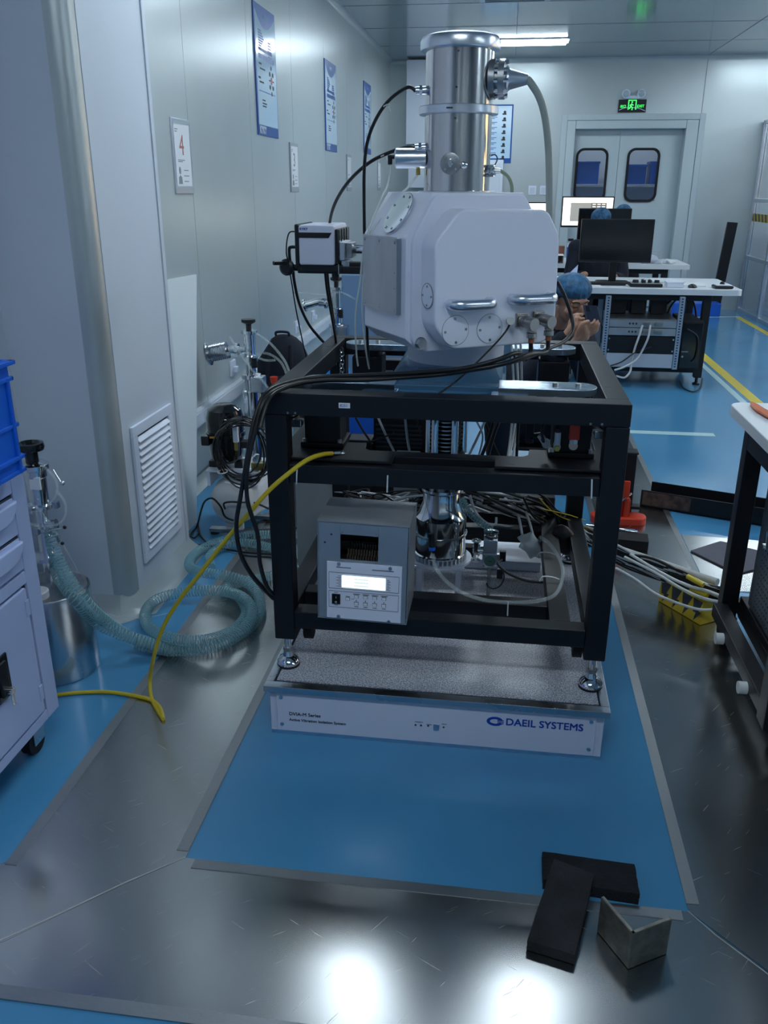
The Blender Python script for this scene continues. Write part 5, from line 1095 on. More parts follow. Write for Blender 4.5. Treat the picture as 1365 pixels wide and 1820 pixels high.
# ================================================================== DESKS
def desk(x0, x1, y0, y1, zt, lab, gx=None):
    t = thing('desk', lab, 'desk', ((x0+x1)/2, (y0+y1)/2, 0))
    bm = bmesh.new(); prism(bm, rrect(x1-x0, y1-y0, .04, 4, (x0+x1)/2, (y0+y1)/2), Matrix.Translation((0, 0, zt-.045)), .045, .003); obj('desk_top', bm, TABLE, t)
    for x in (x0+.08, x1-.26):
        for y in (y0+.10, y1-.16):
            P('leg', BLACKP, t, box, (x, y, .06), (x+.06, y+.06, zt-.045), .003); P('foot', BLACK, t, lathe, [(0, 0), (.028, 0), (.03, .012), (.012, .02), (.012, .06), (0, .06)], (x+.03, y+.03, 0), n=14)
    for y in (y0+.10, y1-.16): P('frame_bar', BLACKP, t, box, (x0+.14, y, zt-.1), (x1-.26, y+.05, zt-.045), .003); P('frame_bar', BLACKP, t, box, (x0+.14, y, .10), (x1-.26, y+.05, .15), .003)
    for x in (x0+.085, x1-.255): P('frame_bar', BLACKP, t, box, (x, y0+.16, .10), (x+.05, y1-.16, .15), .003); P('frame_bar', BLACKP, t, box, (x, y0+.16, zt-.1), (x+.05, y1-.16, zt-.045), .003)
    return t
desk(.45, 1.83, 7.05, 7.95, .77, 'near white-topped black desk carrying the large black monitor')
desk(.35, 1.88, 9.35, 10.15, .77, 'far white-topped desk with the lit monitors')
def monitor(cx, y, z0, w_, h_, lab, lit=None, face=-1, stand=True, base=.77):
    t = thing('monitor', lab, 'monitor', (cx, y, base))
    P('housing', BLACK, t, box, (cx-w_/2, y-.012, z0), (cx+w_/2, y+.018, z0+h_), .004)
    P('back_bulge', BLACK, t, box, (cx-w_*.22, y+.018, z0+h_*.12), (cx+w_*.22, y+.04, z0+h_*.6), .012)
    P('screen', BRIGHT if lit else BLACKG, t, box, (cx-w_/2+.012, y-.0135, z0+.02), (cx+w_/2-.012, y-.011, z0+h_-.012))
    if lit == 2:
        P('screen_window', SCRG, t, box, (cx-w_*.33, y-.0145, z0+h_*.2), (cx+w_*.06, y-.0135, z0+h_*.80)); P('screen_window', SCRD, t, box, (cx+w_*.06, y-.0145, z0+h_*.42), (cx+w_*.36, y-.0135, z0+h_*.80)); P('screen_window', SCRG, t, box, (cx+w_*.06, y-.0145, z0+h_*.2), (cx+w_*.36, y-.0135, z0+h_*.42))
        for r_ in range(3):
            for c_ in range(3): P('screen_text', BRIGHT, t, box, (cx+w_*(.09+.09*c_), y-.0155, z0+h_*(.74-.08*r_)), (cx+w_*(.15+.09*c_), y-.0145, z0+h_*(.765-.08*r_)))
    if lit == 1:
        P('screen_window', SCRG, t, box, (cx+w_*.1, y-.0145, z0+h_*.12), (cx+w_*.15, y-.0135, z0+h_*.8))
    if stand:
        P('stand_neck', BLACK, t, box, (cx-.03, y+.035, base+.015), (cx+.03, y+.055, z0+h_*.4), .004); P('stand_base', BLACK, t, prism, rrect(.26, .2, .03, 4, cx, y+.03), Matrix.Translation((0, 0, base+.001)), .014, .004)
    return t
monitor(.885, 7.42, .935, .575, .335, 'large switched-off black monitor on the near white desk')
monitor(.99, 9.45, .90, .53, .41, 'second switched-off black monitor on the far desk behind the large one')
monitor(.84, 9.80, 1.11, .54, .31, 'brightly lit monitor showing a pale page with a grey window', 2)
monitor(.20, 9.85, 1.02, .50, .34, 'lit white monitor partly hidden behind the chamber door', 1, base=.77)
desk(-.35, .33, 9.45, 10.2, .77, 'white desk hidden behind the chamber, under the half-hidden lit monitor')
# things on the near desk
def at_desk(px, py, z=.771): return at(px, py, z=z)
kb_ = thing('control_panel', 'black control panel with four knobs on the near white desk', 'control panel', (1.10, 7.2, .771))
P('panel_case', BLACK, kb_, box, (.99, 7.13, .772), (1.24, 7.30, .797), .006); P('panel_plate', mat('panel_grey', (.25, .28, .30), .4), kb_, box, (1.0, 7.14, .797), (1.23, 7.29, .7985), .001)
for u, v, r_ in ((1.04, 7.21, .026), (1.10, 7.19, .018), (1.15, 7.21, .018), (1.205, 7.21, .022), (1.10, 7.255, .012), (1.155, 7.26, .012)): P('control_knob', BLACK, kb_, lathe, [(0, 0), (r_, 0), (r_*.85, .022), (0, .022)], (u, v, .7985), n=18)
cb = thing('small_box', 'small white box on the near desk right of the control panel', 'box', (1.30, 7.2, .771)); P('box_body', WHITE, cb, box, (1.275, 7.14, .7715), (1.40, 7.28, .805), .004); P('box_lid', WHITE, cb, box, (1.272, 7.137, .805), (1.403, 7.283, .812), .002)
ms = thing('computer_mouse', 'black computer mouse on the near desk', 'mouse', (1.5, 7.2, .771)); bm = bmesh.new(); ball(bm, (1.475, 7.18, .775), (.034, .05, .024), 16)
for v in bm.verts: v.co.z = max(v.co.z, .7715)
obj('mouse_body', bm, BLACK, ms); P('scroll_wheel', GREYI, ms, cyl, (1.472, 7.145, .792), (1.478, 7.145, .792), .008)
pd = thing('joystick_pad', 'black and white joystick pad near the right end of the near desk', 'controller', (1.7, 7.16, .771)); P('pad_base', BLACK, pd, box, (1.63, 7.10, .772), (1.77, 7.24, .793), .008); P('pad_top', WHITE, pd, box, (1.64, 7.11, .793), (1.76, 7.23, .799), .004); P('pad_stick', BLACK, pd, lathe, [(0, 0), (.02, 0), (.012, .02), (0, .022)], (1.70, 7.19, .799))
for i, (a, b, c_, d_) in enumerate(((.47, 7.07, .78, 7.35), (1.36, 7.3, 1.60, 7.55), (1.25, 7.5, 1.5, 7.8))):
    bm = bmesh.new(); box(bm, (a, b, .7712), (c_, d_, .774+.002*i), .0008, Matrix.Translation((a, b, 0)) @ Matrix.Rotation(R([4, -8, 12][i]), 4, 'Z') @ Matrix.Translation((-a, -b, 0))); tag(obj('paper_sheet', bm, PAPER), ['stack of white papers at the left end of the near desk', 'white paper sheet behind the mouse on the near desk', 'white paper sheet near the back edge of the near desk'][i], 'paper')
bm = bmesh.new(); box(bm, (.66, 7.22, .7755), (.97, 7.33, .793), .004); tag(obj('keyboard', bm, BLACK), 'black keyboard below the large monitor on the near desk', 'keyboard')
bm = bmesh.new(); prism(bm, [(0, 0), (.13, 0), (.14, .14)], MXf((.46, 7.36, .778), (1, .2, 0), (0, .3, 1)), .004); tag(obj('folded_sheet', bm, CABP), 'folded blue sheet standing on papers behind the crouching person', 'sheet')
# on far desk
bt = thing('spray_bottle', 'white bottle with a blue label on the far desk under the lit monitor', 'bottle', (.66, 9.42, .771)); P('bottle_body', WHITE, bt, cyl, (.665, 9.42, .772), (.665, 9.42, .97), .035, n=24); P('bottle_label', BLUED, bt, cyl, (.665, 9.42, .80), (.665, 9.42, .93), .0355, n=24); P('spray_head', BLACK, bt, box, (.635, 9.39, .99), (.69, 9.44, 1.015), .004); P('neck', WHITE, bt, cyl, (.665, 9.42, .97), (.665, 9.42, .99), .014)
bm = bmesh.new(); box(bm, (.56, 9.6, .7715), (.62, 9.66, .93), .006); tag(obj('red_labelled_carton', bm, mat('rust', (.25, .10, .07), .5)), 'small rust-brown carton behind the white bottle', 'carton')
bm = bmesh.new(); box(bm, (.42, 9.38, .7715), (.56, 9.50, .84), .01); tag(obj('tape_dispenser', bm, BLACK), 'small dark device on the far desk by the chamber door edge', 'device')
bm = bmesh.new(); box(bm, (.36, 9.36, .845), (.60, 9.62, .85), .0); box(bm, (.60, 9.36, .7715), (.605, 9.6, .85))
tag(obj('paper_tray', bm, PAPER), 'white paper tray on the far desk', 'tray')
bx_ = thing('clear_box', 'clear open box holding white gloves at the right of the far desk', 'box', (1.55, 9.5, .771)); P('box_shell', ACRY, bx_, box, (1.40, 9.42, .772), (1.60, 9.62, .88), .004); P('box_filling', WHITE, bx_, ball, (1.5, 9.52, .815), (.08, .08, .042))
bm = bmesh.new()
for i in range(7): tube(bm, spline([V(1.63+.01*i, 9.5, .776), V(1.66+.014*i, 9.48+.01*i, .81-.004*i), V(1.70+.01*i, 9.47+.02*i, .778)], 4), .014, 6)
tag(obj('crumpled_gloves', bm, PAPER), 'crumpled white gloves beside the clear box on the far desk', 'gloves')
# ================================================================== RACK + PC under near desk
Q_ = thing('equipment_rack', 'open equipment rack with silver uprights under the near desk', 'rack', (1.08, 7.2, .155))
UP = mat('rack_upright', (.38, .46, .56), .35, .6)
for x in (.80, 1.36):
    for y in (7.0, 7.52):
        u_ = P('rack_upright', UP, Q_, box, (x, y, .152), (x+.04, y+.03, .715), .002)
        if y == 7.0:
            bm = bmesh.new()
            for i in range(26): box(bm, (x+.013, y-.001, .17+i*.021), (x+.027, y, .180+i*.021))
            obj('rack_holes', bm, INK, u_)
for z0, z1, m, nm in ((.475, .532, CASE, 'instrument'), (.412, .470, CASE, 'instrument'), (.275, .405, BLACKP, 'blank_unit'), (.160, .27, mat('pale_panel', (.42, .48, .56), .4), 'lower_unit')):
    u_ = P(nm, m, Q_, box, (.842, 7.005, z0), (1.358, 7.48, z1), .003)
    if nm == 'instrument':
        for i in range(3): P('socket', INK, u_, cyl, (1.0+.025*i, 7.0, z0+.03), (1.0+.025*i, 7.006, z0+.03), .008, n=10)
        for i in range(2): P('plug', NICKEL, u_, box, (1.10+.09*i, 6.985, z0+.018), (1.16+.09*i, 7.006, z0+.042), .003)
    if nm == 'blank_unit':
        for x in (.853, 1.347):
            for z in (z0+.02, z1-.02): P('panel_screw', CHROME, u_, screw, (x, 7.005, z), (0, -1, 0), .008, .004)
P('rack_shelf', DSTEEL, Q_, box, (.842, 7.0, .534), (1.358, 7.5, .54), .001)
for i in range(3): P('rear_unit', BLACK, Q_, box, (.88+.16*i, 7.3, .545), (1.0+.16*i, 7.45, .70), .004)
PC = thing('desktop_computer', 'black tower computer beside the rack under the near desk', 'computer', (1.50, 7.2, .155)); P('case', BLACKP, PC, box, (1.408, 7.02, .155), (1.566, 7.50, .53), .005); P('front_panel', BLACKG, PC, box, (1.415, 7.012, .165), (1.56, 7.02, .52), .004); P('badge', GREYI, PC, box, (1.42, 7.009, .29), (1.47, 7.012, .297)); P('power_button', CHROME, PC, cyl, (1.43, 7.006, .255), (1.43, 7.012, .255), .008)
bm = bmesh.new(); box(bm, (.60, 7.16, .1505), (1.60, 7.7, .1515)); o = obj('base_board', bm, BLACKP, None); tag(o, 'black base board under the rack and the computer', 'board')
for i, pts in enumerate(([(1142, 578, 6.97), (1135, 600, 6.95), (1128, 620, 6.95), (1122, 645, 6.95), (1120, 660, 6.93), (1110, 671, 6.9), (1095, 668, 6.9)], [(1156, 578, 6.97), (1152, 600, 6.95), (1142, 622, 6.95), (1130, 640, 6.93), (1110, 652, 6.9), (1092, 658, 6.9)])): cable('grey_cable', ['left grey lead hanging from the rack instruments under the desk', 'right grey lead hanging from the rack instruments under the desk'][i], pts, .008, GREYC)
cable('black_cable', 'thin black lead crossing the pale lower unit of the rack', [(1158, 617, 6.97), (1130, 626, 6.95), (1105, 643, 6.93), (1085, 650, 6.9)], .006, BLACK)
cable('black_cable', 'black lead lying on the blue floor below the desk leg', [(1222, 585, 7.0), (1240, 600, 6.99), (1238, 635, 6.98), (1230, 645, 6.98)], .006, BLACK)
cable('black_cable', 'dark lead curled on the blue floor at the desk foot', [fz(1208, 678), fz(1215, 690), fz(1232, 696), fz(1245, 688), fz(1248, 672)], .006, BLACK)
for i, pts in enumerate(([(1215, 520, 7.4), (1195, 540, 7.4), (1185, 560, 7.4)], [(1205, 522, 7.4), (1180, 545, 7.4), (1170, 556, 7.4)], [(1225, 522, 7.3), (1235, 545, 7.3), (1238, 572, 7.3)])): cable('black_cable', 'black leads hanging below the right end of the near desk', pts, .008, BLACK, 'leads under the near desk')

# ================================================================== GLASS ENCLOSURE (right)
gx = 3.05
Y_ = thing('glass_enclosure', 'glazed enclosure with aluminium posts at the far right wall', 'enclosure', (gx, 10.7, 0))
for i, y in enumerate((11.9, 10.95, 9.7)): P('post', ALU, Y_, box, (gx, y, 0), (gx+.05, y+.05, 2.28 if i < 2 else 2.28), .004)
for y in (11.8, 11.05): P('mullion', ALU, Y_, box, (gx+.02, y, .0), (gx+.04, y+.025, 2.25), .002)
for z in (0.0, .66, 1.34, 2.24): P('rail', ALU, Y_, box, (gx+.005, 9.75, z), (gx+.045, 11.9, z+.045), .004)
for x in (3.9, 4.8):
    P('post', ALU, Y_, box, (x, 11.9, 0), (x+.05, 11.95, 2.28), .004)
P('rail', ALU, Y_, box, (gx, 11.9, 2.24), (4.85, 11.95, 2.285), .004); P('rail', ALU, Y_, box, (gx, 9.7, 2.24), (4.85, 9.75, 2.285), .004)
for y0_, y1_ in ((11.0, 11.88), (9.76, 10.94)):
    for z0_, z1_ in ((.05, .655), (.71, 1.335), (1.39, 2.235)): P('glass_pane', ACRY, Y_, box, (gx+.02, y0_, z0_), (gx+.028, y1_, z1_))
for y0_, y1_ in ((11.05, 11.88), (9.76, 10.94)): P('hazard_strip', TAPE, Y_, box, (gx+.015, y0_, 1.12), (gx+.019, y1_, 1.21))
dw = thing('drawer_stack', 'tall narrow stack of white drawers inside the glass enclosure', 'drawers', (3.45, 11.6, 0)); P('stack_body', WHITE, dw, box, (3.30, 11.35, 0), (3.65, 11.8, .98), .01)
for i in range(12): P('drawer', WHITE, dw, box, (3.31, 11.335, .04+i*.077), (3.64, 11.35, .108+i*.077), .003); P('drawer', WHITE, dw, box, (3.285, 11.37, .04+i*.077), (3.30, 11.78, .105+i*.077), .003)
bm = bmesh.new(); box(bm, (3.3, 10.2, .0), (3.75, 10.8, .30), .02); box(bm, (3.28, 10.18, .26), (3.77, 10.82, .30), .01); tag(obj('plastic_crate', bm, mat('crate_navy', (.01, .06, .28), .4)), 'dark blue crate on the floor inside the glass enclosure', 'crate')
mc = thing('machine_cabinet', 'grey machine cabinet inside the glass enclosure', 'machine', (4.0, 10.3, 0)); P('machine_body', mat('machine_grey', (.25, .28, .30), .45), mc, box, (3.85, 10.0, 0), (4.9, 11.3, 1.05), .02); P('machine_screen', BLACKG, mc, box, (3.835, 10.3, .75), (3.85, 10.6, .95), .004); P('machine_column', PAPER, mc, box, (3.6, 11.0, 1.0) if 0 else (3.86, 10.9, 1.05), (4.1, 11.15, 2.1), .01)
bm = bmesh.new(); b2 = bmesh.new(); box(b2, (0, 0, 0), (.12, .05, 1.12), .004); merge(bm, b2, Matrix.Translation((2.62, 11.55, .0)) @ Matrix.Rotation(R(4), 4, 'Y')); tag(obj('black_beam', bm, BLACKP), 'black beam leaning against the glass enclosure', 'beam')
bm = bmesh.new(); box(bm, (2.1, 11.3, .0), (2.7, 11.8, .16), .01); tag(obj('blue_tray', bm, BLUEP), 'flat blue tray on the floor beyond the near desk', 'tray')

# ================================================================== PEOPLE
def remeshed(name, prims, voxel, m, parent, smooth_it=4):
    """one continuous skin grown from overlapping capsules and ellipsoids"""
    bm = bmesh.new()
    for p in prims:
        if p[0] == 'b': ball(bm, p[1], p[2], 20, Matrix.Identity(4) if len(p) < 4 else p[3])
        else:
            pts = [Vector(q) for q in p[1]]; rs = p[2]
            n = len(pts)
            S_ = spline(pts, 6) if n > 2 else [pts[0].lerp(pts[1], i/6) for i in range(7)]
            def rf(t, rs=rs): x = t*(len(rs)-1); i = min(int(x), len(rs)-2); return rs[i]*(1-(x-i))+rs[i+1]*(x-i)
            tube(bm, S_, 0, 12, rf=rf); ball(bm, S_[0], rs[0], 12); ball(bm, S_[-1], rs[-1], 12)
    o = obj(name, bm, m, parent, None)
    md = o.modifiers.new('remesh', 'REMESH'); md.mode = 'VOXEL'; md.voxel_size = voxel; md.use_smooth_shade = True
    ms_ = o.modifiers.new('smooth', 'SMOOTH'); ms_.iterations = smooth_it; ms_.factor = .5
    return o
def head_prims(H, Rm):
    """head centre H, Rm orients: local -Y is the face direction, Z up"""
    X = Matrix.Translation(H) @ Rm
    def B(c, r): return ('b', V(0, 0, 0), (1, 1, 1), X @ Matrix.Translation(c) @ Matrix.Diagonal((*r, 1)))
    return [B((0, .012, .025), (.076, .094, .088)), B((0, -.022, -.04), (.058, .066, .068)), B((0, -.062, -.088), (.026, .022, .020)), B((-.034, -.062, -.035), (.026, .024, .024)), B((.034, -.062, -.035), (.026, .024, .024)),
            B((0, -.080, .022), (.050, .012, .012)), B((0, -.098, -.012), (.009, .012, .026)), B((0, -.108, -.032), (.0115, .013, .010)), B((-.012, -.098, -.034), (.009, .010, .008)), B((.012, -.098, -.034), (.009, .010, .008)),
            B((0, -.088, -.060), (.022, .010, .006)), B((0, -.086, -.070), (.019, .010, .006)), B((-.078, .008, -.012), (.008, .018, .030)), B((.078, .008, -.012), (.008, .018, .030)), B((-.028, -.078, .004), (.018, .012, .010)), B((.028, -.078, .004), (.018, .012, .010))]
def bonnet(H, Rm, parent, s=1.):
    X = Matrix.Translation(H) @ Rm; bm = bmesh.new(); b = bmesh.new(); bmesh.ops.create_uvsphere(b, u_segments=64, v_segments=40, radius=1)
    bmesh.ops.delete(b, geom=[v for v in b.verts if v.co.z < -.36], context='VERTS')
    for v in b.verts:
        a = math.atan2(v.co.y, v.co.x); f = 1+(.030*sin(17*a+2*v.co.z)+.018*sin(31*a+5))*(1-max(0, v.co.z)**2)
        if v.co.z < -.28: f *= .90
        v.co = V(v.co.x*.090*f*s, v.co.y*.105*f*s+.020, v.co.z*.088*s+.030)
    # tilt the rim: higher over the forehead
    for v in b.verts: v.co.z += -.045*(v.co.y+.09)/.2+.028
    merge(bm, b, X); o = obj('bonnet', bm, BONNET, parent, 60); so = o.modifiers.new('thick', 'SOLIDIFY'); so.thickness = .002
    return o
# crouching man with a phone
H = V(.325, 4.30, 1.003)
Hd = thing('person', 'crouching person in a blue bonnet and dark jacket, hand at mouth, holding a phone', 'person', (.22, 4.45, 0))
Rm = Matrix.Rotation(R(30), 4, 'Z') @ Matrix.Rotation(R(20), 4, 'X') @ Matrix.Rotation(R(0), 4, 'Y')
pr = head_prims(H, Rm)
fw_ = (Rm.to_3x3() @ V(0, -1, 0)); 
ph = at(1053, 561, y=4.12)     # phone centre
hr = at(1040, 589, y=4.05)     # palm of the holding hand
mo = at(1022, 576, y=4.13)     # fist at the mouth
S1, S2 = V(.02, 4.42, .76), V(.42, 4.60, .74)  # shoulders
body_pr = [('t', [H+V(-.01, .03, -.05), V(.25, 4.47, .80)], [.050, .062]),
           ('t', [V(.23, 4.48, .78), V(.20, 4.60, .60), V(.20, 4.70, .42), V(.20, 4.74, .32)], [.12, .15, .14, .15]),
           ('t', [S1, V(.22, 4.50, .77), S2], [.065, .08, .065])]
# limbs: right arm (image left) to mouth, left arm holds phone
el1, el2 = V(.10, 4.20, .60), V(.46, 4.40, .56)
w1, w2 = mo+V(-.035, .02, -.055), hr+V(-.05, .03, -.07)
arms = [('t', [S1, el1], [.055, .042]), ('t', [el1, w1], [.038, .022]), ('t', [S2, el2], [.055, .042]), ('t', [el2, w2], [.038, .022])]
def hand(w, c, d, side, curl, sp=.0175):
    """palm from wrist w to knuckles c; fingers run along d, stacked along side"""
    out = [('t', [w, w.lerp(c, .6), c], [.021, .025, .022]), ('t', [c-side*.028, c+side*.028], [.017, .015])]
    d = d.normalized()
    for i, ln in enumerate((.062, .070, .066, .052)):
        k = c+side*(sp*(i-1.5)*1.05); out.append(('t', [k, k+d*ln*.5+curl*.010, k+d*ln*.85+curl*ln*.35, k+d*ln*.95+curl*ln*.72], [.0082, .0078, .0072, .0060]))
    return out
xr = V(1, 0, 0)
# fist at the mouth: fingers stacked vertically, knuckles towards camera-right
fist = hand(w1, mo+V(.006, 0, -.004), V(.75, -.35, .05), V(.08, .0, 1).normalized(), V(-.5, .75, 0))
fist.append(('t', [w1+V(.01, .0, .02), mo+V(-.01, .015, .03), mo+V(.02, .01, .042)], [.014, .012, .009]))
# open hand under the phone: fingers reach right
palm = hand(w2, hr+V(.0, 0, -.005), V(.85, -.1, .38), V(-.22, -.45, .85).normalized(), V(-.05, .2, .45), .0165)
palm.append(('t', [w2+V(.01, -.01, .02), hr+V(-.02, -.02, .03), hr+V(.008, -.02, .048)], [.015, .012, .009]))
legs = [('t', [V(.12, 4.72, .30), V(.02, 4.40, .46), V(.02, 4.52, .10)], [.10, .075, .05]), ('t', [V(.30, 4.74, .30), V(.46, 4.46, .46), V(.44, 4.58, .10)], [.10, .075, .05]),
        ('t', [V(.02, 4.54, .07), V(.0, 4.40, .035)], [.045, .034]), ('t', [V(.44, 4.60, .07), V(.44, 4.46, .035)], [.045, .034])]
remeshed('body', pr+body_pr+arms+fist+palm+legs, .0036, SKIN, Hd, 2)
# clothing: dark jacket and trousers over the body
jk = [('t', [V(.235, 4.47, .785), V(.20, 4.60, .60), V(.20, 4.70, .42), V(.20, 4.74, .32)], [.135, .175, .165, .175]), ('t', [S1, V(.22, 4.50, .78), S2], [.085, .10, .085]),
      ('t', [S1, el1], [.076, .062]), ('t', [el1, el1.lerp(w1, .92)], [.060, .040]), ('t', [S2, el2], [.076, .062]), ('t', [el2, el2.lerp(w2, .80)], [.060, .042]), ('t', [V(.28, 4.43, .80), V(.27, 4.44, .83)], [.085, .078])]
remeshed('jacket', jk, .008, CLOTH, Hd, 6)
tr = [('t', [V(.12, 4.72, .30), V(.02, 4.40, .46), V(.02, 4.52, .12)], [.13, .095, .068]), ('t', [V(.30, 4.74, .30), V(.46, 4.46, .46), V(.44, 4.58, .12)], [.13, .095, .068])]
remeshed('trousers', tr, .010, CLOTH, Hd, 6)
for x, y in ((.01, 4.46), (.44, 4.52)): P('shoe', BLACK, Hd, ball, (x, y, .036), (.05, .125, .036))
X = Matrix.Translation(H) @ Rm
HAIR = mat('dark_hair', (.008, .007, .007), .7)
for s in (-1, 1):
    bm = bmesh.new(); tube(bm, [X @ V(s*(.014+.009*i), -.0955+.0025*i*i*.5, .021+(.004 if 0 < i < 3 else 0)) for i in range(5)], .0030, 6); obj('eyebrow', bm, HAIR, Hd)
    bm = bmesh.new(); tube(bm, [X @ V(s*(.017+.007*i), -.0935+.003*i, .000-(.0025 if i in (1, 2) else 0)) for i in range(4)], .0022, 6); obj('eyelid_line', bm, HAIR, Hd)
bm = bmesh.new(); ball(bm, X @ V(-.074, .012, .02), (.012, .030, .03), 12); ball(bm, X @ V(.0, .075, -.02), (.06, .03, .05), 14); obj('hair', bm, HAIR, Hd)
bonnet(H, Rm, Hd)
pw = thing('phone', 'dark mobile phone held up in the crouching person\'s hand', 'phone', tuple(ph))
MP = Matrix.Translation(ph) @ Matrix.Rotation(R(28), 4, 'Z') @ Matrix.Rotation(R(-42), 4, 'X') @ Matrix.Rotation(R(6), 4, 'Y')
P('phone_case', mat('phone_dark', (.008, .012, .028), .3), pw, box, (-.037, -.005, -.05), (.037, .005, .055), .004, MP); P('camera_bump', BLACKG, pw, box, (-.030, -.007, .02), (-.008, -.004, .048), .002, MP); P('phone_screen', BLACKG, pw, box, (-.034, .005, -.047), (.034, .0056, .052), 0, MP)
stl = thing('stool', 'low dark stool under the crouching person', 'stool', (.2, 4.75, 0)); P('stool_seat', BLACK, stl, box, (.05, 4.62, .13), (.35, 4.88, .155), .01)
for dx in (.07, .31):
    for dy in (4.64, 4.84): P('stool_leg', BLACK, stl, box, (dx, dy, 0), (dx+.02, dy+.02, .13), .002)
# two seated people behind the monitors: only their bonnets show
def seated(x, y, zh, lab):
    t = thing('person', lab, 'person', (x, y, 0)); H = V(x, y, zh); Rm = Matrix.Rotation(R(8), 4, 'X')
    remeshed('body', head_prims(H, Rm)+[('t', [H+V(0, .02, -.06), V(x, y+.06, zh-.20)], [.052, .06]), ('t', [V(x, y+.06, zh-.25), V(x, y+.1, zh-.62)], [.13, .16]), ('t', [V(x-.2, y+.06, zh-.24), V(x+.2, y+.06, zh-.24)], [.06, .06]),
      ('t', [V(x-.2, y+.06, zh-.25), V(x-.24, y-.02, zh-.5), V(x-.12, y-.2, zh-.46)], [.05, .042, .03]), ('t', [V(x+.2, y+.06, zh-.25), V(x+.24, y-.02, zh-.5), V(x+.12, y-.2, zh-.46)], [.05, .042, .03]),
      ('t', [V(x-.1, y+.08, zh-.66), V(x-.12, y-.3, zh-.66), V(x-.12, y-.32, .09)], [.09, .07, .045]), ('t', [V(x+.1, y+.08, zh-.66), V(x+.12, y-.3, zh-.66), V(x+.12, y-.32, .09)], [.09, .07, .045])], .009, SKIN, t, 3)
    remeshed('coat', [('t', [V(x, y+.06, zh-.24), V(x, y+.1, zh-.64)], [.15, .18]), ('t', [V(x-.2, y+.06, zh-.24), V(x+.2, y+.06, zh-.24)], [.08, .08]), ('t', [V(x-.2, y+.06, zh-.25), V(x-.24, y-.02, zh-.5), V(x-.14, y-.15, zh-.47)], [.068, .06, .045]), ('t', [V(x+.2, y+.06, zh-.25), V(x+.24, y-.02, zh-.5), V(x+.14, y-.15, zh-.47)], [.068, .06, .045]),
      ('t', [V(x-.1, y+.08, zh-.66), V(x-.12, y-.3, zh-.66), V(x-.12, y-.32, .12)], [.11, .088, .06]), ('t', [V(x+.1, y+.08, zh-.66), V(x+.12, y-.3, zh-.66), V(x+.12, y-.32, .12)], [.11, .088, .06])], .012, CLOTH, t, 4)
    for s in (-1, 1): P('shoe', BLACK, t, ball, (x+s*.12, y-.36, .04), (.045, .12, .04))
    bonnet(H, Rm, t)
    c = thing('office_chair', 'office chair under the '+('nearer' if y < 9 else 'farther')+' seated person behind the monitors', 'chair', (x, y+.1, 0)); P('seat', BLACK, c, box, (x-.22, y-.15, zh-.84), (x+.22, y+.28, zh-.78), .02); P('backrest', BLACK, c, box, (x-.2, y+.29, zh-.6), (x+.2, y+.33, zh-.25), .015); P('gas_column', CHROME, c, cyl, (x, y+.07, .06), (x, y+.07, zh-.84), .025)
    for a in range(5): P('base_arm', BLACK, c, cyl, (x, y+.07, .08), (x+.26*cos(R(72*a)), y+.07+.26*sin(R(72*a)), .05), .018)
    P('back_bracket', BLACK, c, box, (x-.03, y+.27, zh-.82), (x+.03, y+.30, zh-.5), .004)
seated(.86, 8.52, 1.215, 'person behind the large black monitor, only a pale blue bonnet showing')
seated(1.33, 10.72, 1.21, 'person farther back, blue bonnet showing right of the lit monitor')

# ================================================================== CABLES
BK = CABLEB
def th(i): return ['first', 'second', 'third', 'fourth', 'fifth', 'sixth'][i]
# three thick black cables from the door connectors over the front-left frame corner
cable('power_cable', 'thick black cable from the left door connector over the frame front left corner', [CA1, CA1+V(-.004, -.01, -.03), (915, 628, 2.22), (880, 641, 2.18), (820, 655, 2.18), (740, 662, 2.20), (650, 667, 2.22), (560, 671, 2.22), (500, 684, 2.16), (470, 702, 2.10), (452, 745, 2.06), (440, 810, 2.03), (428, 880, 2.02), (420, 935, 2.03), (428, 985, 2.06), (450, 1025, 2.10), (486, 1064, 2.15)], .0062, BK)
cable('power_cable', 'thick black cable from the right door connector over the frame front left corner', [CA2, CA2+V(-.004, -.01, -.03), (940, 630, 2.24), (900, 645, 2.19), (840, 657, 2.18), (760, 666, 2.20), (680, 672, 2.21), (600, 674, 2.22), (520, 683, 2.18), (474, 706, 2.09), (455, 760, 2.05), (440, 830, 2.02), (440, 890, 2.02), (458, 950, 2.03), (462, 1000, 2.06), (474, 1042, 2.10), (488, 1058, 2.15)], .0062, BK)
cable('power_cable', 'black cable hanging from the chamber door edge in front of the crouching person', [(990, 500, 2.55), (1003, 525, 2.56), (1015, 560, 2.57), (1018, 585, 2.55), (1005, 605, 2.5), (975, 620, 2.40), (930, 638, 2.27), (880, 650, 2.2), (800, 664, 2.19), (720, 671, 2.2), (640, 676, 2.2), (560, 677, 2.2), (505, 690, 2.15), (478, 710, 2.085), (462, 760, 2.04)], .0055, BK)
cable('thin_cable', 'thin black lead from the coaxial plug slanting down across the base plate', [L3(-.003, -.315, 1.168), (896, 593, 2.33), (860, 632, 2.27), (815, 674, 2.22), (780, 700, 2.18)], .0026, BK)
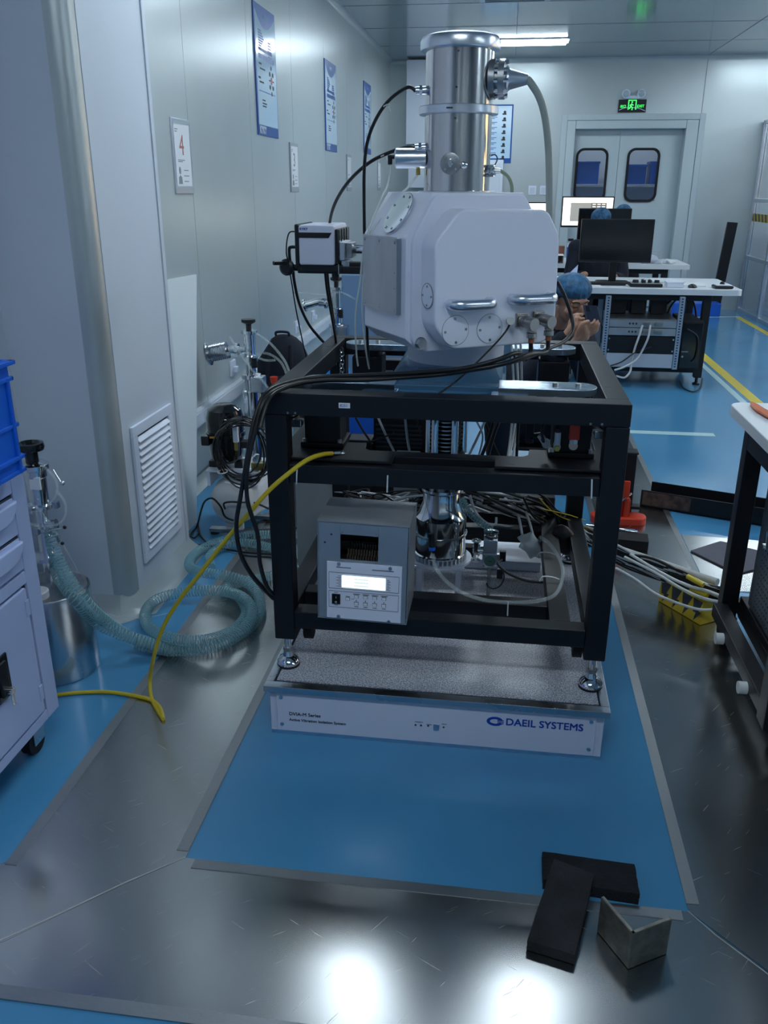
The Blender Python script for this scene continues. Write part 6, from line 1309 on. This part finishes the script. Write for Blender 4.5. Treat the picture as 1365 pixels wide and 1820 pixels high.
# black gland cables at the column
cable('black_cable', 'long black cable arching from the upper gland of the column down behind the chamber', [V(-.266, 2.575, 1.748), (725, 155, 2.58), (695, 175, 2.6), (672, 205, 2.62), (655, 245, 2.64), (648, 290, 2.66), (647, 350, 2.68), (648, 420, 2.70), (650, 520, 2.74), (653, 600, 2.80), (655, 650, 2.84)], .0050, BK)
cable('black_cable', 'black cable arching from the lower gland down behind the detector box', [V(-.266, 2.575, 1.604), (722, 262, 2.6), (690, 272, 2.64), (655, 290, 2.68), (622, 320, 2.74), (600, 352, 2.80), (588, 385, 2.86), (583, 430, 2.98), (582, 490, 3.02), (590, 550, 3.05), (597, 605, 3.06), (600, 650, 3.0)], .0052, BK)
for i, (px, py, yy) in enumerate(((687, 187, 2.605), (682, 276, 2.65))):
    bm = bmesh.new(); q = at(px, py, y=yy); tube(bm, [q+V(.008*cos(a*pi/4), .007*sin(a*pi/4), .003*cos(a*pi/4)) for a in range(8)], .0018, 5, closed=True); cyl(bm, q+V(.006, -.006, -.004), q+V(.012, -.008, -.016), .0022, n=6)
    tag(obj('zip_tie', bm, WHITEC), ['white zip tie on the upper arching column cable', 'white zip tie on the lower arching column cable'][i], 'zip tie')
cable('thick_hose', 'thick grey high-voltage hose from the column flange arching down on the right', [V(.036, 2.578, 1.773), (945, 150, 2.57), (958, 172, 2.58), (968, 205, 2.6), (974, 255, 2.63), (976, 310, 2.66), (976, 370, 2.70), (977, 440, 2.76), (978, 500, 2.8)], .0098, mat('hose_grey', (.30, .34, .32), .4), n=12, cat='hose')
cable('green_hose', 'olive hose curving from the small right port of the column behind the chamber', [V(-.026, 2.575, 1.545), (893, 306, 2.58), (903, 314, 2.59), (909, 328, 2.6), (910, 346, 2.62), (910, 370, 2.68)], .005, mat('olive_hose', (.22, .27, .18), .4), cat='hose')
cable('thin_cable', 'thin dark wire loop beside the right edge of the column', [(872, 277, 2.62), (880, 275, 2.62), (884, 283, 2.62), (878, 296, 2.62)], .0018, INK)
# clear tubes from actuator, past the side plate
for i, pts in enumerate(([V(-.336, 2.58, 1.562), (692, 310, 2.60), (688, 330, 2.62), (678, 352, 2.58), (662, 390, 2.52), (655, 412, 2.50), (645, 450, 2.52), (640, 500, 2.55), (632, 560, 2.6), (633, 620, 2.65), (636, 650, 2.7)], [V(-.256, 2.58, 1.534), (735, 320, 2.58), (722, 336, 2.56), (700, 355, 2.54), (680, 385, 2.50), (664, 405, 2.48), (650, 440, 2.50), (645, 500, 2.52), (644, 560, 2.56), (650, 620, 2.6), (656, 655, 2.7)])):
    cable('clear_tube', ['clear tube from the black elbow down past the left of the chamber', 'clear tube from the brass fitting down past the left of the chamber'][i], pts, .0030, glass('tube_milky', (.8, .86, .82), .62, .15), cat='tube')
# detector cables
cable('thin_cable', 'thin lead looping from the detector box top to the hand wheel', [(527, 412, 2.74), (515, 413, 2.73), (510, 428, 2.73), (509, 450, 2.73), (512, 465, 2.74), (518, 500, 2.76), (528, 560, 2.8), (545, 640, 2.9)], .0022, BK)
cable('black_cable', 'black cable hanging from the hand wheel down to the frame left rail', [(520, 470, 2.76), (523, 500, 2.78), (532, 540, 2.8), (548, 575, 2.85), (565, 597, 2.9), (577, 610, 2.95)], .0050, BK)
cable('black_cable', 'black cable hanging straight below the detector box rail', [(578, 484, 2.78), (582, 520, 2.8), (590, 565, 2.85), (596, 600, 2.9), (600, 640, 2.95)], .0045, BK)
# yellow grounding cable
yl = thing('yellow_cable', 'yellow cable from the front left isolator down to the steel floor', 'cable', tuple(at(600, 806, y=2.2)))
bm = bmesh.new(); tube(bm, spline([at(590, 806, y=2.20), at(572, 808, y=2.16), at(545, 818, y=2.10), at(515, 840, y=2.075), at(480, 870, y=2.06), at(440, 915, y=2.06), at(400, 962, y=2.08), at(355, 1020, y=2.10), at(318, 1068, y=2.12), at(290, 1115, y=2.14), at(274, 1165, y=2.16), at(267, 1205, z=.05), at(268, 1235, z=.015), at(277, 1257, z=.009), at(290, 1278, z=.009)], 8), .0062, 10); obj('cable_run', bm, YEL, yl)
bm = bmesh.new(); tube(bm, spline([at(290, 1278, z=.009), at(284, 1258, z=.013), at(268, 1244, z=.009), at(235, 1236, z=.009), at(190, 1230, z=.007), at(140, 1231, z=.007), at(95, 1236, z=.007), at(60, 1240, z=.007)], 8), .0062, 10); obj('cable_run', bm, YEL, yl)
P('cable_lug', CHROME, yl, cyl, at(590, 806, y=2.20), at(606, 806, y=2.22), .004); P('lug_ring', CHROME, yl, ball, at(609, 806, y=2.222), .007)
# loose black cords near the compressor
for i, pts in enumerate(([fz(334, 958), fz(341, 945), fz(350, 935), (358, 905, 3.45), (365, 890, 3.42), (378, 886, 3.40), (392, 900, 3.40), (400, 918, 3.42), (415, 925, 3.44)], [fz(335, 950), fz(345, 956), fz(353, 945), fz(352, 930), fz(356, 950), fz(372, 968), fz(395, 975), fz(440, 982), fz(490, 985)], [fz(335, 966), fz(370, 970), fz(405, 968), fz(445, 945), fz(480, 941)], [(400, 905, 3.41), (398, 895, 3.41), (410, 892, 3.41), (430, 893, 3.41), (450, 893, 3.5), (480, 905, 3.4)])):
    cable('floor_lead', ['black cord arching in front of the compressor tank', 'black cord looped on the blue floor by the pillar corner', 'black cord running from the pillar corner under the hoses', 'thin black cord running from the compressor to the frame'][i], pts, .0045, BK)
cable('floor_lead', 'black cord curving over the floor behind the frame front left post', [fz(430, 962), fz(470, 945), fz(520, 938), fz(570, 948), fz(600, 940)], .004, BK)
# clear loop tube in the lower frame
cable('clear_tube', 'long clear tube sagging across the lower rails to the right rear', [(769, 985, 2.36), (775, 1010, 2.33), (795, 1035, 2.31), (825, 1055, 2.30), (865, 1067, 2.29), (910, 1071, 2.29), (955, 1068, 2.30), (985, 1058, 2.32), (998, 1035, 2.40), (1000, 1010, 2.48), (990, 985, 2.6), (975, 965, 2.7), (960, 955, 2.75)], .0062, CLEAR, cat='tube')
cn = thing('tube_connector', 'black and blue tube connector hanging in front of the pump', 'connector', tuple(at(767, 960, y=2.37)))
P('connector_body', BLACK, cn, cyl, at(767, 948, y=2.37), at(768, 972, y=2.365), .010); P('connector_ring', BLUEP, cn, cyl, at(768, 972, y=2.365), at(768, 978, y=2.364), .010)
cable('clear_tube', 'clear tube rising from the blue connector in front of the pump', [(767, 948, 2.37), (764, 920, 2.42), (758, 895, 2.48), (752, 870, 2.52)], .0035, CLEAR, cat='tube')
cable('black_cable', 'black cable from the valve solenoid to the inner lower rail', [V(.037, 2.495, .40), (885, 1003, 2.46), (905, 1020, 2.46), (935, 1032, 2.46), (965, 1035, 2.47)], .0042, BK)
cable('thin_cable', 'thin black wire hooking below the valve plug', [(892, 1010, 2.46), (896, 1025, 2.45), (890, 1040, 2.45), (878, 1046, 2.45), (868, 1043, 2.45), (865, 1036, 2.45)], .0022, BK)
for i, (px, py, l) in enumerate(((528, 842, 18), (689, 855, 20), (1052, 862, 24), (903, 1080, 14))):
    yy = 2.139 if i < 3 else 2.283; a, b = at(px, py-10, y=yy), at(px-1, py+l, y=yy); bm = bmesh.new(); tube(bm, [a, a.lerp(b, .5)+V(0, -.0015, 0), b], .0022, 6)
    tag(obj('zip_tie', bm, WHITEC), ['white zip tie on the middle rail beside the front left post', 'white zip tie on the middle rail above the controller', 'white zip tie on the middle rail by the front right post', 'white zip tie holding the clear tube on the lower rail'][i], 'zip tie')
for i, (px, py) in enumerate(((985, 985), (990, 1028))):
    a = at(px-25, py, z=.358); bm = bmesh.new(); tube(bm, spline([a+V(-.01, 0, -.01), a+V(0, 0, .006), a+V(.03, -.005, .008), a+V(.05, -.01, .004)], 4), .0024, 6)
    tag(obj('zip_tie', bm, WHITEC), ['rear white zip tie on the inner lower rail', 'front white zip tie on the inner lower rail'][i], 'zip tie')
# vertical leads through the upper opening
for i, (pts, m, r_) in enumerate((([(672, 742, 2.6), (682, 765, 2.6), (695, 792, 2.6), (705, 812, 2.58)], GREYC, .004), ([(720, 742, 2.62), (724, 780, 2.62), (730, 812, 2.6)], GREYC, .004), ([(632, 742, 2.7), (645, 765, 2.7), (662, 790, 2.7)], BK, .004), ([(722, 700, 2.4), (740, 745, 2.45), (748, 770, 2.5)], BK, .003),
        ([(888, 745, 2.7), (877, 775, 2.7), (866, 815, 2.7)], BK, .006), ([(878, 745, 2.72), (868, 780, 2.72), (852, 820, 2.72)], BK, .006), ([(860, 745, 2.74), (875, 785, 2.74), (890, 818, 2.74)], BK, .005), ([(908, 600, 2.76), (913, 700, 2.76), (908, 770, 2.76), (902, 815, 2.7)], WHITEC, .004), ([(916, 600, 2.78), (921, 700, 2.78), (913, 770, 2.78), (905, 815, 2.7)], WHITEC, .004), ([(925, 600, 2.8), (927, 700, 2.8), (919, 765, 2.8), (911, 815, 2.7)], GREYC, .004), ([(925, 700, 2.76), (921, 760, 2.76), (918, 815, 2.76)], BK, .005),
        ([(600, 786, 2.5), (625, 790, 2.5), (650, 787, 2.5), (680, 778, 2.5), (700, 768, 2.5)], BK, .0025), ([(865, 742, 2.66), (850, 775, 2.66), (832, 812, 2.66)], GREYC, .004), ([(845, 745, 2.5), (858, 775, 2.55), (850, 812, 2.6)], GREYC, .003))):
    labs = ['grey lead slanting down left of the pump in the upper opening', 'grey lead hanging just left of the pump tie rods', 'black lead slanting at the far left of the upper opening', 'thin black wire at the pump top flange', 'right thick black lead slanting right of the pump', 'left thick black lead slanting right of the pump', 'black lead crossing the other slanting leads', 'left white lead hanging behind the right half of the frame', 'middle white lead hanging behind the right half of the frame', 'right grey lead hanging behind the right half of the frame', 'black lead hanging with the white leads', 'thin black wire sagging across the front left opening', 'grey lead slanting close to the pump right side', 'thin grey lead curving right of the pump']
    cable('hanging_lead', labs[i], pts, r_, m)
pg = thing('power_plug', 'black angled power plug hanging in the upper opening of the frame', 'plug', tuple(at(942, 770, y=2.5)))
P('plug_body', BLACK, pg, box, at(936, 787, y=2.5)+V(-.004, -.01, 0), at(946, 750, y=2.5)+V(.006, .01, 0), .003); P('plug_head', BLACK, pg, cyl, at(944, 775, y=2.5), at(962, 772, y=2.5), .008); P('plug_cord', BLACK, pg, tube, spline([at(962, 772, y=2.5), at(966, 755, y=2.48), at(974, 745, y=2.46), at(980, 738, y=2.45)]), .004, 8); P('plug_pin', PAPER, pg, box, at(943, 781, y=2.489), at(947, 778, y=2.488)+V(0, .001, 0))
cable('black_tube', 'black air tube feeding the grey elbow of the front right isolator', [V(.118, 2.262, .876), (966, 785, 2.25), (963, 768, 2.25), (966, 752, 2.26), (975, 742, 2.28)], .004, BK, cat='tube')
# electronics behind the frame (floor level), power supply boxes
EB = thing('electronics_box', 'black electronics unit standing behind the frame under the loose cables', 'electronics box', (-.1, 3.6, 0))
P('unit_case', BLACKP, EB, box, (-.42, 3.42, .002), (.26, 3.62, .29), .008)
for x in (.01, .128): P('white_dot', PAPER, EB, cyl, (x, 3.417, .25), (x, 3.421, .25), .012)
P('grey_flap', mat('flap_grey', (.24, .25, .25), .5), EB, box, (.055, 3.405, .19), (.115, 3.418, .31), .002)
E2 = thing('instrument_case', 'tall black instrument case with a printed label behind the left of the frame', 'instrument', (-.42, 3.5, 0))
P('case_body', BLACKP, E2, box, (-.50, 3.35, .43), (-.20, 3.40, .86), .004); P('case_label', mat('label_grey', (.22, .26, .30), .5), E2, box, (-.50, 3.346, .70), (-.42, 3.35, .82), .001); P('case_label', PAPER, E2, box, (-.475, 3.343, .80), (-.445, 3.346, .815)); P('case_base', BLACKP, E2, box, (-.52, 3.33, .002), (-.19, 3.415, .43), .004)
for i in range(6): P('louvre', INK, E2, box, (-.49, 3.344, .50+i*.018), (-.30, 3.35, .508+i*.018))
for i, (x0_, x1_, y0_, z1_) in enumerate(((-.60, -.50, 3.30, .54), (-.40, -.30, 3.22, .50), (-.28, -.22, 3.22, .46))):
    bm = bmesh.new(); box(bm, (x0_, y0_, .163 if y0_ < 3.2 else .002), (x1_, y0_+.1, z1_), .006); tag(obj('small_power_supply', bm, [BLACKP, mat('psu_grey', (.16, .19, .22), .45), BLACKP][i]), ['tall thin black supply unit behind the controller, leftmost', 'grey supply unit amid loose cables behind the controller', 'thin black supply unit next to the grey one behind the controller'][i], 'power supply')
bm = bmesh.new(); box(bm, (-.80, 3.20, .002), (-.62, 3.22, .62), .003); tag(obj('grey_board', bm, mat('board_grey', (.36, .38, .38), .6)), 'plain grey board standing behind the front left post', 'board')
# tangle of individual leads below the middle rail, running to the right bench
rng = random.Random(3)
MTS = [BK, BK, GREYC, BK, BK, WHITEC]
GL = 'loose leads tangled in the lower rear of the frame'
for i in range(26):
    a = at(rng.uniform(590, 740), rng.uniform(870, 905), y=rng.uniform(2.95, 3.12)); pts = [a]
    for k in range(4): pts.append(at(rng.uniform(590, 760)+k*8, rng.uniform(872, 930), y=rng.uniform(2.95, 3.12)))
    cn_ = {GREYC: 'grey', BK: 'black', WHITEC: 'white'}[MTS[i % 6]]; cable('loose_lead', cn_+' loose lead tangled behind the controller under the middle rail', pts, rng.choice((.0035, .0045, .003)), MTS[i % 6], cn_+' '+GL)
for i in range(34):
    x0_ = rng.uniform(820, 960); y0_ = rng.uniform(868, 900); s = i/34
    m = MTS[(i*7) % 6]; rr = rng.choice((.004, .005, .006, .0045))
    yy = rng.uniform(2.86, 3.1); dv_ = rng.uniform(-1, 1)
    x1_, y1_ = rng.uniform(985, 1010), rng.uniform(915, 945)
    pts = [(x0_, y0_, yy), ((x0_+x1_)/2+rng.uniform(-15, 15), (y0_+y1_)/2+rng.uniform(-12, 12), yy+.04), (x1_, y1_, 3.06), (1050, 945+18*s*1.2+rng.uniform(-4, 4), 3.18), (1100, 975+22*s+rng.uniform(-7, 7), 3.17), (1160, 998+24*s+rng.uniform(-6, 6), 3.10), (1215, 1020+26*s+rng.uniform(-6, 6), 3.02), (1265, 1040+30*s+rng.uniform(-8, 8), 2.93), (1310, 1048+35*s+rng.uniform(-8, 8), 2.88)]
    cn_ = {GREYC: 'grey', BK: 'black', WHITEC: 'white'}[m]; cable('bundle_lead', cn_+' lead in the cable bundle running from the frame to the workbench', pts, rr, m, cn_+' leads of the bundle to the workbench', 7, 6)
for i, pts in enumerate(([(958, 885, 2.75), (990, 915, 2.9), (1040, 935, 3.1), (1090, 955, 3.2)], [(965, 905, 2.8), (1010, 915, 2.95), (1040, 925, 3.1)])):
    cable('yellow_wire', ['upper thin yellow wire in the cable bundle', 'lower thin yellow wire in the cable bundle'][i], pts, .002, YEL)
cable('white_cable', 'white cable drooping in a long arc before the hazard block', [(1095, 1010, 3.1), (1130, 1030, 3.0), (1165, 1055, 2.94), (1210, 1074, 2.90), (1250, 1084, 2.86), (1285, 1078, 2.84), (1312, 1062, 2.84)], .0052, WHITEC)
cable('white_cable', 'upper white cable lying on the bundle towards the workbench', [(1120, 985, 3.1), (1170, 1015, 3.02), (1220, 1040, 2.94), (1262, 1052, 2.9), (1300, 1068, 2.86)], .0060, WHITEC)
cable('white_cable', 'second white cable on the bundle with the yellow marker', [(1110, 990, 3.1), (1165, 1018, 3.02), (1215, 1048, 2.93), (1260, 1066, 2.88), (1305, 1072, 2.85)], .0060, WHITEC)
for i, (a, b) in enumerate((((1222, 1024), (1250, 1040)), ((1228, 1045), (1258, 1058)))):
    bm = bmesh.new(); cyl(bm, at(*a, y=2.95), at(*b, y=2.90), .0095); tag(obj('yellow_marker', bm, YELP), ['upper yellow marker sleeve on the bundle at right', 'lower yellow marker sleeve on the bundle at right'][i], 'sleeve')
# grey leads crossing the rear area into a taped bag
for i, pts in enumerate(([(912, 890, 2.95), (922, 920, 2.9), (928, 950, 2.85)], [(925, 885, 2.95), (940, 925, 2.9), (948, 955, 2.85)], [(835, 880, 2.9), (845, 910, 2.88), (865, 930, 2.86), (880, 932, 2.86), (882, 920, 2.88)], [(822, 885, 2.9), (850, 925, 2.88), (900, 935, 2.9), (950, 945, 2.95), (990, 962, 3.0)], [(826, 872, 3.1), (860, 880, 3.1), (893, 900, 3.1)], [(930, 890, 2.9), (950, 920, 2.95), (980, 945, 3.0), (1000, 965, 3.03)])):
    cable('grey_cable', ['left grey lead entering the taped bag', 'right grey lead entering the taped bag', 'grey lead curled like a hook right of the pump', 'grey lead sweeping right across the lower rear', 'short grey lead on the black unit', 'thick grey lead crossing towards the right rear post'][i], pts, .0048, GREYC)
bm = bmesh.new(); q = at(945, 970, y=2.82); ball(bm, (0, 0, 0), (1, 1, 1), 18)
for v in bm.verts: c_ = v.co.copy(); v.co = q+V(c_.x*.046*(1+.15*sin(9*c_.z)), c_.y*.03, c_.z*.042*(1+.2*sin(7*c_.x+2))-.02*c_.x)
tag(obj('taped_bag', bm, glass('cloudy_plastic', (.62, .68, .70), .75, .3)), 'cloudy plastic bag wrapped round a connector on the inner lower rail', 'bag')
bm = bmesh.new(); q = at(1003, 960, y=2.86); ball(bm, (0, 0, 0), (1, 1, 1), 18)
for v in bm.verts: c_ = v.co.copy(); v.co = q+V(c_.x*.045, c_.y*.03, c_.z*.055-.02*c_.x)
tag(obj('black_pouch', bm, BLACK), 'black wrapped connector by the right rear lower rail', 'pouch')
hose('short teal spiral hose coming down onto the block valve', [at(822, 885, y=2.66), at(830, 905, y=2.62), at(845, 922, y=2.58), V(.0, 2.53, .486)], .011)
